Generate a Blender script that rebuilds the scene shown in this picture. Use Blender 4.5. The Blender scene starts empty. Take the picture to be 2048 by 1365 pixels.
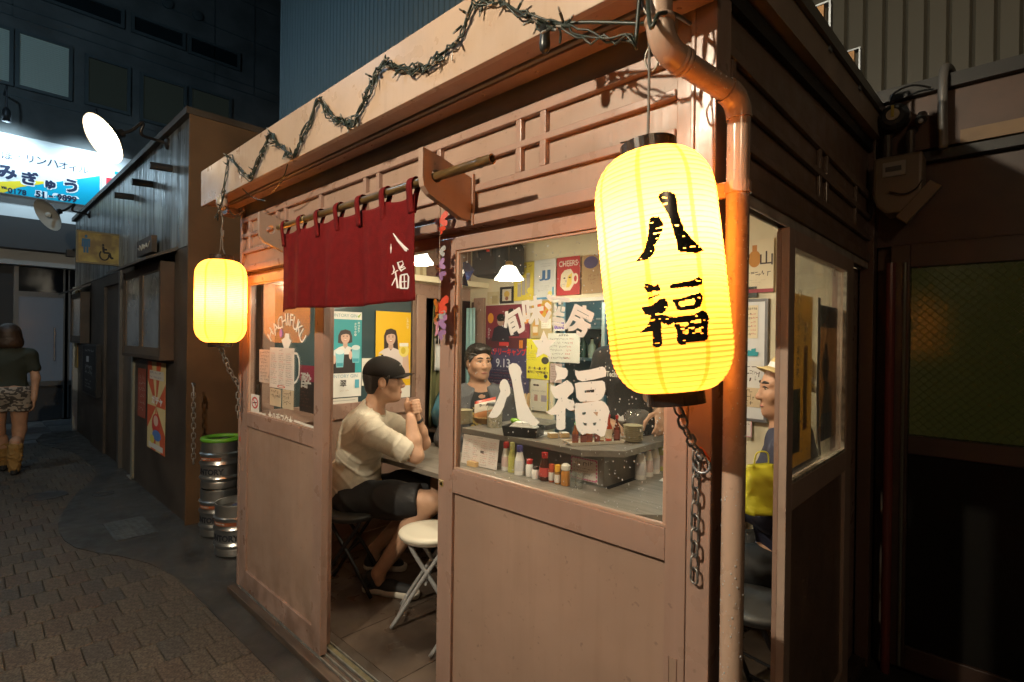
import bpy, bmesh, math, random
import numpy as np
from mathutils import Vector, Matrix
from mathutils.geometry import tessellate_polygon
random.seed(7); np.random.seed(7)
SC = bpy.context.scene
COL = SC.collection

# ---------------------------------------------------------------- camera
F_PX, YAW, PIT, ROL = 1055.33, 0.75872, -0.0032, 0.01325
CAM = np.array([0.0, -1.12, 1.46])
FW = np.array([-math.sin(YAW)*math.cos(PIT), math.cos(YAW)*math.cos(PIT), math.sin(PIT)])
_r0 = np.array([math.cos(YAW), math.sin(YAW), 0.0]); _u0 = np.cross(_r0, FW)
RT = math.cos(ROL)*_r0 + math.sin(ROL)*_u0
UP = -math.sin(ROL)*_r0 + math.cos(ROL)*_u0
cam_d = bpy.data.cameras.new('camera'); cam = bpy.data.objects.new('camera', cam_d); COL.objects.link(cam)
M4 = Matrix(((RT[0], UP[0], -FW[0], CAM[0]), (RT[1], UP[1], -FW[1], CAM[1]), (RT[2], UP[2], -FW[2], CAM[2]), (0, 0, 0, 1)))
cam.matrix_world = M4
cam_d.sensor_width = 36.0; cam_d.sensor_fit = 'HORIZONTAL'; cam_d.lens = 36.0*F_PX/2048.0
cam_d.clip_start = 0.02; cam_d.clip_end = 600.0
SC.camera = cam

# ---------------------------------------------------------------- night sky, exposure
world = bpy.data.worlds.new('World'); SC.world = world; world.use_nodes = True
_nt = world.node_tree; _bg = _nt.nodes['Background']
_sky = _nt.nodes.new('ShaderNodeTexSky'); _sky.sky_type = 'NISHITA'; _sky.sun_disc = False
_sky.sun_elevation = math.radians(-2.0); _sky.sun_rotation = math.radians(120.0)
_nt.links.new(_sky.outputs[0], _bg.inputs[0]); _bg.inputs[1].default_value = 0.02
SC.view_settings.view_transform = 'Standard'; SC.view_settings.look = 'None'
SC.view_settings.exposure = 0.0; SC.view_settings.gamma = 1.0; SC.view_settings.use_curve_mapping = False
SC.cycles.use_denoising = True
SC.cycles.max_bounces = 8; SC.cycles.transparent_max_bounces = 12
SC.cycles.sample_clamp_indirect = 6.0
SC.cycles.caustics_reflective = False; SC.cycles.caustics_refractive = False

def lamp(name, loc, power, col, radius=0.03, parent=None, kind='POINT', aim=None, spot=None, blend=0.4):
    d = bpy.data.lights.new(name, kind); d.energy = power; d.color = col; d.shadow_soft_size = radius
    if kind == 'SPOT': d.spot_size = spot; d.spot_blend = blend
    o = bpy.data.objects.new(name, d); COL.objects.link(o)
    if parent is not None:
        o.parent = parent; loc = Vector(loc) - wloc(parent)
    o.location = loc
    if aim is not None:
        dv = Vector(aim) - (Vector(loc) + (wloc(parent) if parent is not None else Vector()))
        o.rotation_euler = dv.to_track_quat('-Z', 'Y').to_euler()
    return o

def at(px, py, x=None, y=None, z=None, d=None):
    """a point of the photograph on a known plane of the place (survey helper)"""
    dd = FW + RT*(px-1024.0)/F_PX - UP*(py-682.5)/F_PX
    if x is not None: t = (x-CAM[0])/dd[0]
    elif y is not None: t = (y-CAM[1])/dd[1]
    elif z is not None: t = (z-CAM[2])/dd[2]
    else: t = d
    return CAM + t*dd

# ---------------------------------------------------------------- materials
def _links(m): return m.node_tree.nodes, m.node_tree.links
MATS = {}
def mat(name, col, rough=0.5, metal=0.0, var=0.0, vscale=6.0, bump=0.0, bscale=40.0, spec=0.5, coat=0.0,
        col2=None, streak=None, emit=None, estr=0.0, trans=0.0, sheen=0.0, rvar=0.0):
    if name in MATS: return MATS[name]
    m = bpy.data.materials.new(name); m.use_nodes = True
    N, L = _links(m); b = N['Principled BSDF']
    b.inputs['Base Color'].default_value = (*col, 1); b.inputs['Roughness'].default_value = rough
    b.inputs['Metallic'].default_value = metal; b.inputs['Specular IOR Level'].default_value = spec
    if coat: b.inputs['Coat Weight'].default_value = coat; b.inputs['Coat Roughness'].default_value = 0.12
    if sheen: b.inputs['Sheen Weight'].default_value = sheen
    if trans: b.inputs['Transmission Weight'].default_value = trans
    if emit: b.inputs['Emission Color'].default_value = (*emit, 1); b.inputs['Emission Strength'].default_value = estr
    if var or bump or col2 or rvar:
        tc = N.new('ShaderNodeTexCoord'); mp = N.new('ShaderNodeMapping'); L.new(tc.outputs['Object'], mp.inputs[0])
        if streak: mp.inputs['Scale'].default_value = streak
    if var or col2:
        n = N.new('ShaderNodeTexNoise'); n.inputs['Scale'].default_value = vscale; n.inputs['Detail'].default_value = 6
        L.new(mp.outputs[0], n.inputs['Vector'])
        r = N.new('ShaderNodeValToRGB'); L.new(n.outputs['Fac'], r.inputs[0])
        c2 = col2 if col2 else tuple(c*(1-var) for c in col)
        c1 = col if col2 else tuple(min(1, c*(1+var)) for c in col)
        r.color_ramp.elements[0].position = 0.38; r.color_ramp.elements[1].position = 0.62
        r.color_ramp.elements[0].color = (*c2, 1); r.color_ramp.elements[1].color = (*c1, 1)
        L.new(r.outputs[0], b.inputs['Base Color'])
    if rvar:
        n3 = N.new('ShaderNodeTexNoise'); n3.inputs['Scale'].default_value = 9; n3.inputs['Detail'].default_value = 5
        L.new(mp.outputs[0], n3.inputs['Vector'])
        mr = N.new('ShaderNodeMapRange'); mr.inputs[1].default_value = .3; mr.inputs[2].default_value = .7
        mr.inputs[3].default_value = max(.03, rough-rvar); mr.inputs[4].default_value = min(1, rough+rvar)
        L.new(n3.outputs['Fac'], mr.inputs[0]); L.new(mr.outputs[0], b.inputs['Roughness'])
    if bump:
        n2 = N.new('ShaderNodeTexNoise'); n2.inputs['Scale'].default_value = bscale; n2.inputs['Detail'].default_value = 5
        L.new(mp.outputs[0], n2.inputs['Vector'])
        bp = N.new('ShaderNodeBump'); bp.inputs['Strength'].default_value = bump; bp.inputs['Distance'].default_value = 0.004
        L.new(n2.outputs['Fac'], bp.inputs['Height']); L.new(bp.outputs[0], b.inputs['Normal'])
    MATS[name] = m; return m

def paint(name, col, rough=.38, coat=.2, chips=.0, bump=.25, dirt=.22):
    """old brushed gloss paint: mottled, with rain streaks, grime specks and a few chips"""
    if name in MATS: return MATS[name]
    m = bpy.data.materials.new(name); m.use_nodes = True; N, L = _links(m); b = N['Principled BSDF']
    tc = N.new('ShaderNodeTexCoord'); ge = N.new('ShaderNodeNewGeometry')
    def noise(sc, scale=(1, 1, 1), det=6):
        mp = N.new('ShaderNodeMapping'); mp.inputs['Scale'].default_value = scale; L.new(ge.outputs['Position'], mp.inputs[0])
        n = N.new('ShaderNodeTexNoise'); n.inputs['Scale'].default_value = sc; n.inputs['Detail'].default_value = det; L.new(mp.outputs[0], n.inputs['Vector']); return n.outputs['Fac']
    def ramp(f, a, c0, lo=0., hi=1.):
        r = N.new('ShaderNodeMapRange'); r.inputs[1].default_value = a; r.inputs[2].default_value = c0; r.inputs[3].default_value = lo; r.inputs[4].default_value = hi; L.new(f, r.inputs[0]); return r.outputs[0]
    def mix(f, c1, c2):
        x = N.new('ShaderNodeMixRGB'); L.new(f, x.inputs[0])
        for i, c in ((1, c1), (2, c2)):
            if isinstance(c, tuple): x.inputs[i].default_value = (*c, 1)
            else: L.new(c, x.inputs[i])
        return x.outputs[0]
    c = mix(ramp(noise(3.5), .35, .65), tuple(v*.90 for v in col), tuple(min(1, v*1.07) for v in col))
    c = mix(ramp(noise(5, (6, 6, .35)), .52, .75, 0, dirt), c, tuple(v*k for v, k in zip(col, (.62, .58, .52))))
    c = mix(ramp(noise(48, det=3), .66, .74, 0, .55), c, tuple(v*.5 for v in col))
    sp = N.new('ShaderNodeSeparateXYZ'); L.new(ge.outputs['Position'], sp.inputs[0])
    lo_ = N.new('ShaderNodeMath'); lo_.operation = 'MULTIPLY'; L.new(ramp(sp.outputs['Z'], .05, .42, .75, 0), lo_.inputs[0]); L.new(ramp(noise(9), .40, .62), lo_.inputs[1])
    c = mix(lo_.outputs[0], c, tuple(v*k for v, k in zip(col, (.45, .40, .34))))
    if chips: c = mix(ramp(noise(26, det=8), .755, .765, 0, 1), c, (.16, .10, .07))
    L.new(c, b.inputs['Base Color']); L.new(ramp(noise(11), .3, .7, max(.05, rough-.12), rough+.14), b.inputs['Roughness'])
    b.inputs['Coat Weight'].default_value = coat; b.inputs['Coat Roughness'].default_value = .15
    bp = N.new('ShaderNodeBump'); bp.inputs['Strength'].default_value = bump; bp.inputs['Distance'].default_value = .003
    ad = N.new('ShaderNodeMath'); ad.operation = 'ADD'; L.new(noise(60, (1, 1, .12)), ad.inputs[0]); L.new(noise(14), ad.inputs[1]); L.new(ad.outputs[0], bp.inputs['Height']); L.new(bp.outputs[0], b.inputs['Normal'])
    MATS[name] = m; return m

def flat(col, rough=0.55):
    return mat('ink_%02x%02x%02x' % tuple(int(max(0, min(1, c))*255) for c in col), col, rough)

def glass_mat(name, tint=(1, 1, 1), refl=1.0, haze=0.0, bump=0.0, bscale=30):
    """thin pane: see-through with Fresnel reflection, optional dusty film"""
    if name in MATS: return MATS[name]
    m = bpy.data.materials.new(name); m.use_nodes = True; N, L = _links(m)
    N.remove(N['Principled BSDF']); out = N['Material Output']
    t = N.new('ShaderNodeBsdfTransparent'); t.inputs[0].default_value = (*tint, 1)
    g = N.new('ShaderNodeBsdfGlossy'); g.inputs['Roughness'].default_value = 0.02
    lw = N.new('ShaderNodeLayerWeight'); lw.inputs[0].default_value = .5
    pw = N.new('ShaderNodeMath'); pw.operation = 'POWER'; pw.inputs[1].default_value = 5.0; L.new(lw.outputs['Facing'], pw.inputs[0])
    fr = N.new('ShaderNodeMath'); fr.operation = 'MULTIPLY_ADD'; fr.inputs[1].default_value = .96; fr.inputs[2].default_value = .04; L.new(pw.outputs[0], fr.inputs[0])
    mu = N.new('ShaderNodeMath'); mu.operation = 'MULTIPLY'; mu.inputs[1].default_value = refl; mu.use_clamp = True; L.new(fr.outputs[0], mu.inputs[0])
    mx = N.new('ShaderNodeMixShader'); L.new(mu.outputs[0], mx.inputs[0]); L.new(t.outputs[0], mx.inputs[1]); L.new(g.outputs[0], mx.inputs[2])
    last = mx
    if haze:
        d = N.new('ShaderNodeBsdfDiffuse'); d.inputs[0].default_value = (.75, .75, .72, 1)
        n = N.new('ShaderNodeTexNoise'); n.inputs['Scale'].default_value = 5; n.inputs['Detail'].default_value = 8
        tc = N.new('ShaderNodeTexCoord'); L.new(tc.outputs['Object'], n.inputs['Vector'])
        mr = N.new('ShaderNodeMapRange'); mr.inputs[1].default_value = .4; mr.inputs[2].default_value = .75
        mr.inputs[3].default_value = haze*.3; mr.inputs[4].default_value = haze*1.6; L.new(n.outputs['Fac'], mr.inputs[0])
        m2 = N.new('ShaderNodeMixShader'); L.new(mr.outputs[0], m2.inputs[0]); L.new(mx.outputs[0], m2.inputs[1]); L.new(d.outputs[0], m2.inputs[2])
        last = m2
    if bump:
        n = N.new('ShaderNodeTexNoise'); n.inputs['Scale'].default_value = bscale
        bp = N.new('ShaderNodeBump'); bp.inputs['Strength'].default_value = bump; L.new(n.outputs['Fac'], bp.inputs['Height'])
        tc = N.new('ShaderNodeTexCoord'); L.new(tc.outputs['Object'], n.inputs['Vector'])
        L.new(bp.outputs[0], g.inputs['Normal'])
    L.new(last.outputs[0], out.inputs['Surface'])
    MATS[name] = m; return m

def emis(name, col, s):
    if name in MATS: return MATS[name]
    m = bpy.data.materials.new(name); m.use_nodes = True; N, L = _links(m)
    N.remove(N['Principled BSDF']); e = N.new('ShaderNodeEmission'); e.inputs[0].default_value = (*col, 1); e.inputs[1].default_value = s
    L.new(e.outputs[0], N['Material Output'].inputs['Surface']); MATS[name] = m; return m

# ---------------------------------------------------------------- object helpers
def wloc(o):
    v = Vector((0, 0, 0))
    while o is not None:
        v = v + Vector(o.location); o = o.parent
    return v

def tag(o, label=None, cat=None, group=None, kind=None):
    if label: o['label'] = label
    if cat: o['category'] = cat
    if group: o['group'] = group
    if kind: o['kind'] = kind
    return o

def thing(name, label, cat, loc=(0, 0, 0), group=None, kind=None):
    o = bpy.data.objects.new(name, None); COL.objects.link(o); o.location = loc; o.empty_display_size = 0.05
    return tag(o, label, cat, group, kind)

def inst(mesh, name, parent=None, loc=(0, 0, 0), rot=(0, 0, 0), scale=None):
    o = bpy.data.objects.new(name, mesh); COL.objects.link(o)
    o.parent = parent; o.location = loc; o.rotation_euler = rot
    if scale: o.scale = scale
    return o

def dup(root, loc=None, rotz=None, label=None, group=None):
    c = root.copy(); COL.objects.link(c)
    if loc is not None: c.location = loc
    if rotz is not None: c.rotation_euler = (0, 0, rotz)
    if label: c['label'] = label
    if group: c['group'] = group
    for ch in list(root.children):
        k = ch.copy(); COL.objects.link(k); k.parent = c
        for g in list(ch.children):
            q = g.copy(); COL.objects.link(q); q.parent = k
    return c

def frame_from(axis):
    a = Vector(axis).normalized(); t = Vector((0, 0, 1)) if abs(a.z) < .9 else Vector((1, 0, 0))
    u = a.cross(t).normalized(); v = a.cross(u).normalized()
    return u, v, a

class MB:
    def __init__(s): s.v = []; s.f = []; s.m = []
    def add(s, vs, fs, m=0):
        o = len(s.v); s.v += [tuple(map(float, p)) for p in vs]
        for f in fs: s.f.append(tuple(i+o for i in f)); s.m.append(m)
        return s
    def box(s, x0, x1, y0, y1, z0, z1, m=0):
        vs = [(x, y, z) for z in (z0, z1) for y in (y0, y1) for x in (x0, x1)]
        return s.add(vs, [(0, 2, 3, 1), (4, 5, 7, 6), (0, 1, 5, 4), (2, 6, 7, 3), (0, 4, 6, 2), (1, 3, 7, 5)], m)
    def obox(s, c, u, v, w, m=0):
        c, u, v, w = map(Vector, (c, u, v, w))
        vs = [c + a*u + b*v + d*w for d in (-1, 1) for b in (-1, 1) for a in (-1, 1)]
        return s.add(vs, [(0, 2, 3, 1), (4, 5, 7, 6), (0, 1, 5, 4), (2, 6, 7, 3), (0, 4, 6, 2), (1, 3, 7, 5)], m)
    def bar(s, a, b, w, h, up=(0, 0, 1), m=0):
        a, b = Vector(a), Vector(b); d = (b-a); l = d.length/2; d.normalize()
        x = d.cross(Vector(up)).normalized(); y = x.cross(d).normalized()
        return s.obox((a+b)/2, d*l, x*w/2, y*h/2, m)
    def quad(s, a, b, c, d, m=0): return s.add([a, b, c, d], [(0, 1, 2, 3)], m)
    def sheet(s, loops, o, u, v, m=0):
        """flat polygon with holes; loops of (a,b) in the frame o,u,v"""
        if not isinstance(loops[0][0], (tuple, list)): loops = [loops]
        o, u, v = Vector(o), Vector(u), Vector(v)
        L3 = [[Vector((a, b, 0)) for a, b in lp] for lp in loops]
        flatv = [p for lp in L3 for p in lp]
        tr = tessellate_polygon(L3)
        fs = []
        for t in tr:
            a, b, c = (flatv[i] for i in t)
            if (b-a).cross(c-a).z < 0: t = (t[0], t[2], t[1])
            fs.append(tuple(t))
        return s.add([o + p.x*u + p.y*v for p in flatv], fs, m)
    def prism(s, poly, o, u, v, w, m=0):
        """polygon extruded by vector w"""
        o, u, v, w = map(Vector, (o, u, v, w)); n = len(poly)
        a = [o + p[0]*u + p[1]*v for p in poly]
        vs = a + [p + w for p in a]
        L3 = [[Vector((p[0], p[1], 0)) for p in poly]]
        tr = tessellate_polygon(L3); fs = []
        flip = u.cross(v).dot(w) < 0
        for t in tr:
            A, B, C = (L3[0][i] for i in t)
            if (B-A).cross(C-A).z < 0: t = (t[0], t[2], t[1])
            bot = (t[0], t[2], t[1]); top = tuple(i+n for i in t)
            if flip: bot, top = bot[::-1], top[::-1]
            fs += [bot, top]
        area = sum(poly[i][0]*poly[(i+1) % n][1]-poly[(i+1) % n][0]*poly[i][1] for i in range(n))
        for i in range(n):
            j = (i+1) % n; q = (i, j, j+n, i+n)
            fs.append(q if (area > 0) != flip else q[::-1])
        return s.add(vs, fs, m)
    def tube(s, pts, r, n=8, m=0, cap=True, closed=False):
        P = [Vector(p) for p in pts]; k = len(P); R = r if isinstance(r, (list, tuple)) else [r]*k
        vs = []; prev = None
        for i in range(k):
            if closed: d = P[(i+1) % k]-P[i-1]
            else: d = P[min(i+1, k-1)]-P[max(i-1, 0)]
            d = d.normalized() if d.length > 1e-9 else Vector((0, 0, 1))
            if prev is None: u, v, _ = frame_from(d)
            else:
                u = prev - d*prev.dot(d)
                u = u.normalized() if u.length > 1e-6 else frame_from(d)[0]
                v = d.cross(u)
            prev = u; v = d.cross(u)
            for j in range(n):
                a = 2*math.pi*j/n; vs.append(P[i] + (u*math.cos(a)+v*math.sin(a))*R[i])
        fs = []
        for i in range(k if closed else k-1):
            i2 = (i+1) % k
            for j in range(n):
                j2 = (j+1) % n; fs.append((i*n+j, i*n+j2, i2*n+j2, i2*n+j))
        if cap and not closed:
            fs.append(tuple(range(n))[::-1]); fs.append(tuple((k-1)*n+j for j in range(n)))
        return s.add(vs, fs, m)
    def lathe(s, prof, o=(0, 0, 0), n=24, axis=(0, 0, 1), m=0, wob=None, cap=True):
        """profile of (radius, height) turned round the axis"""
        if tuple(axis) == (0, 0, 1): u, v, a = Vector((1, 0, 0)), Vector((0, 1, 0)), Vector((0, 0, 1))
        else:
            u, v, a = frame_from(axis); v = a.cross(u)
        o = Vector(o); vs = []; k = len(prof)
        for r, h in prof:
            for j in range(n):
                t = 2*math.pi*j/n; rr = r*(1+(wob(t, h) if wob else 0)); vs.append(o + a*h + (u*math.cos(t)+v*math.sin(t))*rr)
        fs = [(i*n+j, i*n+(j+1) % n, (i+1)*n+(j+1) % n, (i+1)*n+j) for i in range(k-1) for j in range(n)]
        if cap and prof[0][0] > 1e-4: fs.append(tuple(range(n))[::-1])
        if cap and prof[-1][0] > 1e-4: fs.append(tuple((k-1)*n+j for j in range(n)))
        return s.add(vs, fs, m)
    def ball(s, c, r, n=10, m=0):
        rr = r if isinstance(r, (tuple, list)) else (r, r, r); k = max(4, n//2); c = Vector(c); vs = [c+Vector((0, 0, -rr[2]))]; fs = []
        for i in range(1, k):
            p = math.pi*i/k
            for j in range(n):
                t = 2*math.pi*j/n; vs.append(c+Vector((rr[0]*math.sin(p)*math.cos(t), rr[1]*math.sin(p)*math.sin(t), -rr[2]*math.cos(p))))
        vs.append(c+Vector((0, 0, rr[2]))); T = len(vs)-1
        for j in range(n): fs.append((0, 1+(j+1) % n, 1+j))
        for i in range(k-2):
            for j in range(n): fs.append((1+i*n+j, 1+i*n+(j+1) % n, 1+(i+1)*n+(j+1) % n, 1+(i+1)*n+j))
        for j in range(n): fs.append((T, 1+(k-2)*n+j, 1+(k-2)*n+(j+1) % n))
        return s.add(vs, fs, m)
    def mesh(s, name, mats, smooth=False, off=(0, 0, 0)):
        me = bpy.data.meshes.new(name)
        me.from_pydata([(p[0]-off[0], p[1]-off[1], p[2]-off[2]) for p in s.v], [], s.f)
        for m in (mats if isinstance(mats, (list, tuple)) else [mats]): me.materials.append(m)
        me.polygons.foreach_set('material_index', s.m)
        if smooth: me.polygons.foreach_set('use_smooth', [True]*len(s.f))
        me.update(); return me
    def build(s, name, mats, parent=None, smooth=False, bevel=0.0, auto=None, **t):
        off = wloc(parent) if parent is not None else Vector((0, 0, 0))
        me = s.mesh(name, mats, smooth or bool(auto), off)
        o = bpy.data.objects.new(name, me); COL.objects.link(o); o.parent = parent
        if bevel:
            b = o.modifiers.new('bevel', 'BEVEL'); b.width = bevel; b.segments = 2; b.limit_method = 'ANGLE'; b.angle_limit = math.radians(50)
        if auto:
            me.set_sharp_from_angle(angle=math.radians(auto))
        return tag(o, **t)

# text ------------------------------------------------------------------
_TX = {}
def text2d(s, bold=0.0, sx=1.0, spacing=1.0, shear=0.0):
    """flat triangles of a string, height 1 em, centred on its own bounding box -> (verts, faces, w, h)"""
    key = (s, bold, sx, spacing, shear)
    if key in _TX: return _TX[key]
    c = bpy.data.curves.new('t', 'FONT'); c.body = s; c.size = 1.0; c.offset = bold; c.space_character = spacing; c.resolution_u = 3; c.shear = shear
    c.fill_mode = 'FRONT'
    o = bpy.data.objects.new('t', c); COL.objects.link(o)
    dg = bpy.context.evaluated_depsgraph_get(); dg.update()
    me = o.evaluated_get(dg).to_mesh()
    vs = [(v.co.x*sx, v.co.y) for v in me.vertices]; fs = [tuple(p.vertices) for p in me.polygons]
    o.evaluated_get(dg).to_mesh_clear(); bpy.data.objects.remove(o); bpy.data.curves.remove(c)
    if not vs: return [], [], 0, 0
    xs = [p[0] for p in vs]; ys = [p[1] for p in vs]
    cx, cy = (min(xs)+max(xs))/2, (min(ys)+max(ys))/2
    vs = [(a-cx, b-cy) for a, b in vs]
    _TX[key] = (vs, fs, max(xs)-min(xs), max(ys)-min(ys)); return _TX[key]

def put_text(mb, s, c, u, v, w=None, h=None, bold=0.02, m=0, rot=0.0, spacing=1.0, shear=0.0, fat=0.0):
    """text centred at 3-D point c in the frame u,v, fitted to width w and/or height h (metres)"""
    if fat:                                        # heavy brush-like weight: the same glyph laid a few times, slightly shifted
        n = Vector(u).cross(Vector(v))
        for i, (a, b) in enumerate(((-1, -1), (1, -1), (1, 1), (-1, 1), (0, 0))):
            put_text(mb, s, Vector(c)+(Vector(u)*a+Vector(v)*b)*fat*.7+n*(.00012*i), u, v, w, h, bold, m, rot, spacing, shear)
        return
    vs, fs, tw, th = text2d(s, bold, 1.0, spacing, shear)
    if not vs: return
    if w and h: kx, ky = w/tw, h/th
    elif w: kx = ky = w/tw
    else: kx = ky = h/th
    c, u, v = Vector(c), Vector(u), Vector(v); cr, sr = math.cos(rot), math.sin(rot)
    P = []
    for a, b in vs:
        a, b = a*kx, b*ky; a, b = a*cr-b*sr, a*sr+b*cr; P.append(c + a*u + b*v)
    fs2 = []
    for f in fs:
        fs2.append(f)
    mb.add(P, fs2, m)

# flat prints on paper ------------------------------------------------------
class Sheet:
    """a sheet of paper hung in the frame (o = lower left corner, u right, v up), printed flat on its face"""
    def __init__(s, name, label, cat, o, u, v, w, h, col, group=None, curl=0.0, thick=0.0006, parent=None, rough=.6, thin=0.0):
        s.o, s.u, s.v = Vector(o), Vector(u).normalized(), Vector(v).normalized(); s.n = s.u.cross(s.v)
        s.w, s.h = w, h; s.curl = curl
        s.root = thing(name, label, cat, s.o + s.u*w/2 + s.v*h/2, group) if parent is None else None
        mb = MB(); K = 8
        vs = []
        for side in (0, 1):
            for j in range(K+1):
                for i in (0, 1, 2, 3, 4):
                    a, b = i/4, j/K; vs.append(s.P(a, b, -thick*side))
        n1 = 5*(K+1); fs = []
        for j in range(K):
            for i in range(4):
                q = j*5+i; fs.append((q, q+1, q+6, q+5)); fs.append((n1+q, n1+q+5, n1+q+6, n1+q+1))
        for j in range(K):
            q = j*5; fs.append((q, q+5, n1+q+5, n1+q)); q = j*5+4; fs.append((q+5, q, n1+q, n1+q+5))
        for i in range(4):
            q = i; fs.append((q+1, q, n1+q, n1+q+1)); q = K*5+i; fs.append((q, q+1, n1+q+1, n1+q))
        mb.add(vs, fs)
        s.par = s.root if parent is None else parent
        if thin:                                   # paper thin enough to let the light of the room through
            pm = mat('thin_paper_%02x%02x%02x' % tuple(int(c*255) for c in col), col, rough, var=.12, vscale=14); N, L = _links(pm)
            if not any(n.type == 'BSDF_TRANSLUCENT' for n in N):
                tr = N.new('ShaderNodeBsdfTranslucent'); tr.inputs[0].default_value = (*col, 1); mx = N.new('ShaderNodeMixShader'); mx.inputs[0].default_value = thin
                L.new(N['Principled BSDF'].outputs[0], mx.inputs[1]); L.new(tr.outputs[0], mx.inputs[2]); L.new(mx.outputs[0], N['Material Output'].inputs['Surface'])
            mb.build('paper', pm, s.par)
        else: s.paper = mb.build('paper', mat('paper_%02x%02x%02x' % tuple(int(c*255) for c in col), col, rough, var=.03, vscale=9), s.par, smooth=False)
        s.mb = MB(); s.mats = []; s.lay = 0
    def P(s, a, b, off=0.0):
        z = s.curl*math.sin(b*math.pi)*0.5 + s.curl*0.6*(1-b)**2*(a-.3)
        return s.o + s.u*(a*s.w) + s.v*(b*s.h) + s.n*(z+off)
    def mi(s, col):
        m = flat(col)
        if m not in s.mats: s.mats.append(m)
        return s.mats.index(m)
    def _off(s): s.lay += 1; return 0.0004 + 0.00006*s.lay
    def poly(s, pts, col):
        off = s._off(); pp = [(a, b) for a, b in pts]
        tr = tessellate_polygon([[Vector((a*s.w, b*s.h, 0)) for a, b in pp]])
        fs = []
        for t in tr:
            A, B, C = (Vector((*pp[i], 0)) for i in t)
            fs.append(tuple(t) if (B-A).cross(C-A).z > 0 else (t[0], t[2], t[1]))
        s.mb.add([s.P(a, b, off) for a, b in pp], fs, s.mi(col)); return s
    def rect(s, a0, a1, b0, b1, col):
        off = s._off(); n = 6 if s.curl else 1; c = s.mi(col)
        for k in range(n):
            y0, y1 = b0+(b1-b0)*k/n, b0+(b1-b0)*(k+1)/n
            s.mb.quad(s.P(a0, y0, off), s.P(a1, y0, off), s.P(a1, y1, off), s.P(a0, y1, off), c)
        return s
    def disc(s, a, b, ra, rb, col, n=20, a0=0, a1=2*math.pi):
        return s.poly([(a+ra*math.cos(a0+(a1-a0)*i/n), b+rb*math.sin(a0+(a1-a0)*i/n)) for i in range(n)], col)
    def text(s, t, a, b, col, w=None, h=None, bold=.02, rot=0.0):
        off = s._off(); vs, fs, tw, th = text2d(t, bold)
        if not vs: return s
        W = w*s.w if w else None; H = h*s.h if h else None
        if W and H: kx, ky = W/tw, H/th
        elif W: kx = ky = W/tw
        else: kx = ky = H/th
        cr, sr = math.cos(rot), math.sin(rot)
        P = []
        for x, y in vs:
            x, y = x*kx, y*ky; x, y = x*cr-y*sr, x*sr+y*cr; P.append(s.P(a+x/s.w, b+y/s.h, off))
        s.mb.add(P, fs, s.mi(col)); return s
    def vtext(s, t, a, b, col, h=.05, step=None, bold=.02):
        step = step or h*1.15
        for i, ch in enumerate(t): s.text(ch, a, b-i*step, col, h=h*(.85 if ch in 'っょゅー・' else 1), bold=bold)
        return s
    def lines(s, a0, a1, b1, b0, n, col, dens=.75, th=.55, cols=None):
        """rows of illegible handwriting: short pen strokes"""
        off = s._off(); dy = (b1-b0)/n
        for k in range(n):
            y = b1-dy*(k+.5); x = a0; c = s.mi(col if not cols else cols[k % len(cols)])
            end = a0+(a1-a0)*random.uniform(.6, 1)
            while x < end:
                wq = random.uniform(.3, 1.0)*dy*th*s.h/s.w
                if random.random() < dens:
                    for _ in range(2):
                        h = dy*th*random.uniform(.15, .5); yy = y+random.uniform(-.3, .3)*dy*th; xx = x+random.uniform(0, .5)*wq
                        if random.random() < .5: q = [(xx, yy), (xx+wq*.9, yy+h*.2), (xx+wq*.9, yy+h*.2+dy*.09), (xx, yy+dy*.09)]
                        else: q = [(xx, yy-h), (xx+wq*.18, yy-h), (xx+wq*.28, yy+h), (xx+wq*.1, yy+h)]
                        s.mb.quad(*[s.P(a, b, off) for a, b in q], c)
                x += wq*1.15
        return s
    def done(s, name='print'):
        if s.mb.v: s.mb.build(name, s.mats, s.par)
        return s.root
# ================================================================= GROUND
m_asph = mat('wet_asphalt', (.045, .047, .05), .45, var=.25, vscale=14, bump=.5, bscale=160, rvar=.15)
MB().box(-120, 120, -90, 120, -.3, -.045).build('ground', m_asph, kind='structure')
KERB = [(-10.25, .10), (-10.19, -.24), (-9.67, -.352), (-9.19, -.327), (-8.78, -.218), (-8.3, -.10), (-7.27, -.067), (-6.95, -.09), (-6.655, -.164),
        (-6.14, -.365), (-5.80, -.46), (-5.54, -.526), (-5.28, -.572), (-5.06, -.587), (-4.84, -.58), (-4.63, -.548), (-4.42, -.46), (-4.25, -.364),
        (-3.977, -.256), (-3.69, -.201), (-3.36, -.184), (-3.0, -.177), (-2.556, -.167), (-2.218, -.16), (-1.2, -.155), (0.2, -.15), (2.6, -.15)]
m_apron = mat('worn_concrete', (.036, .034, .031), .55, var=.28, vscale=3.2, bump=.5, bscale=120, rvar=.2)
ap = KERB + [(2.6, 3.2), (-10.25, 3.2)]
MB().prism(ap, (0, 0, -.04), (1, 0, 0), (0, 1, 0), (0, 0, .04)).build('pavement', m_apron, kind='structure')
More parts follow.
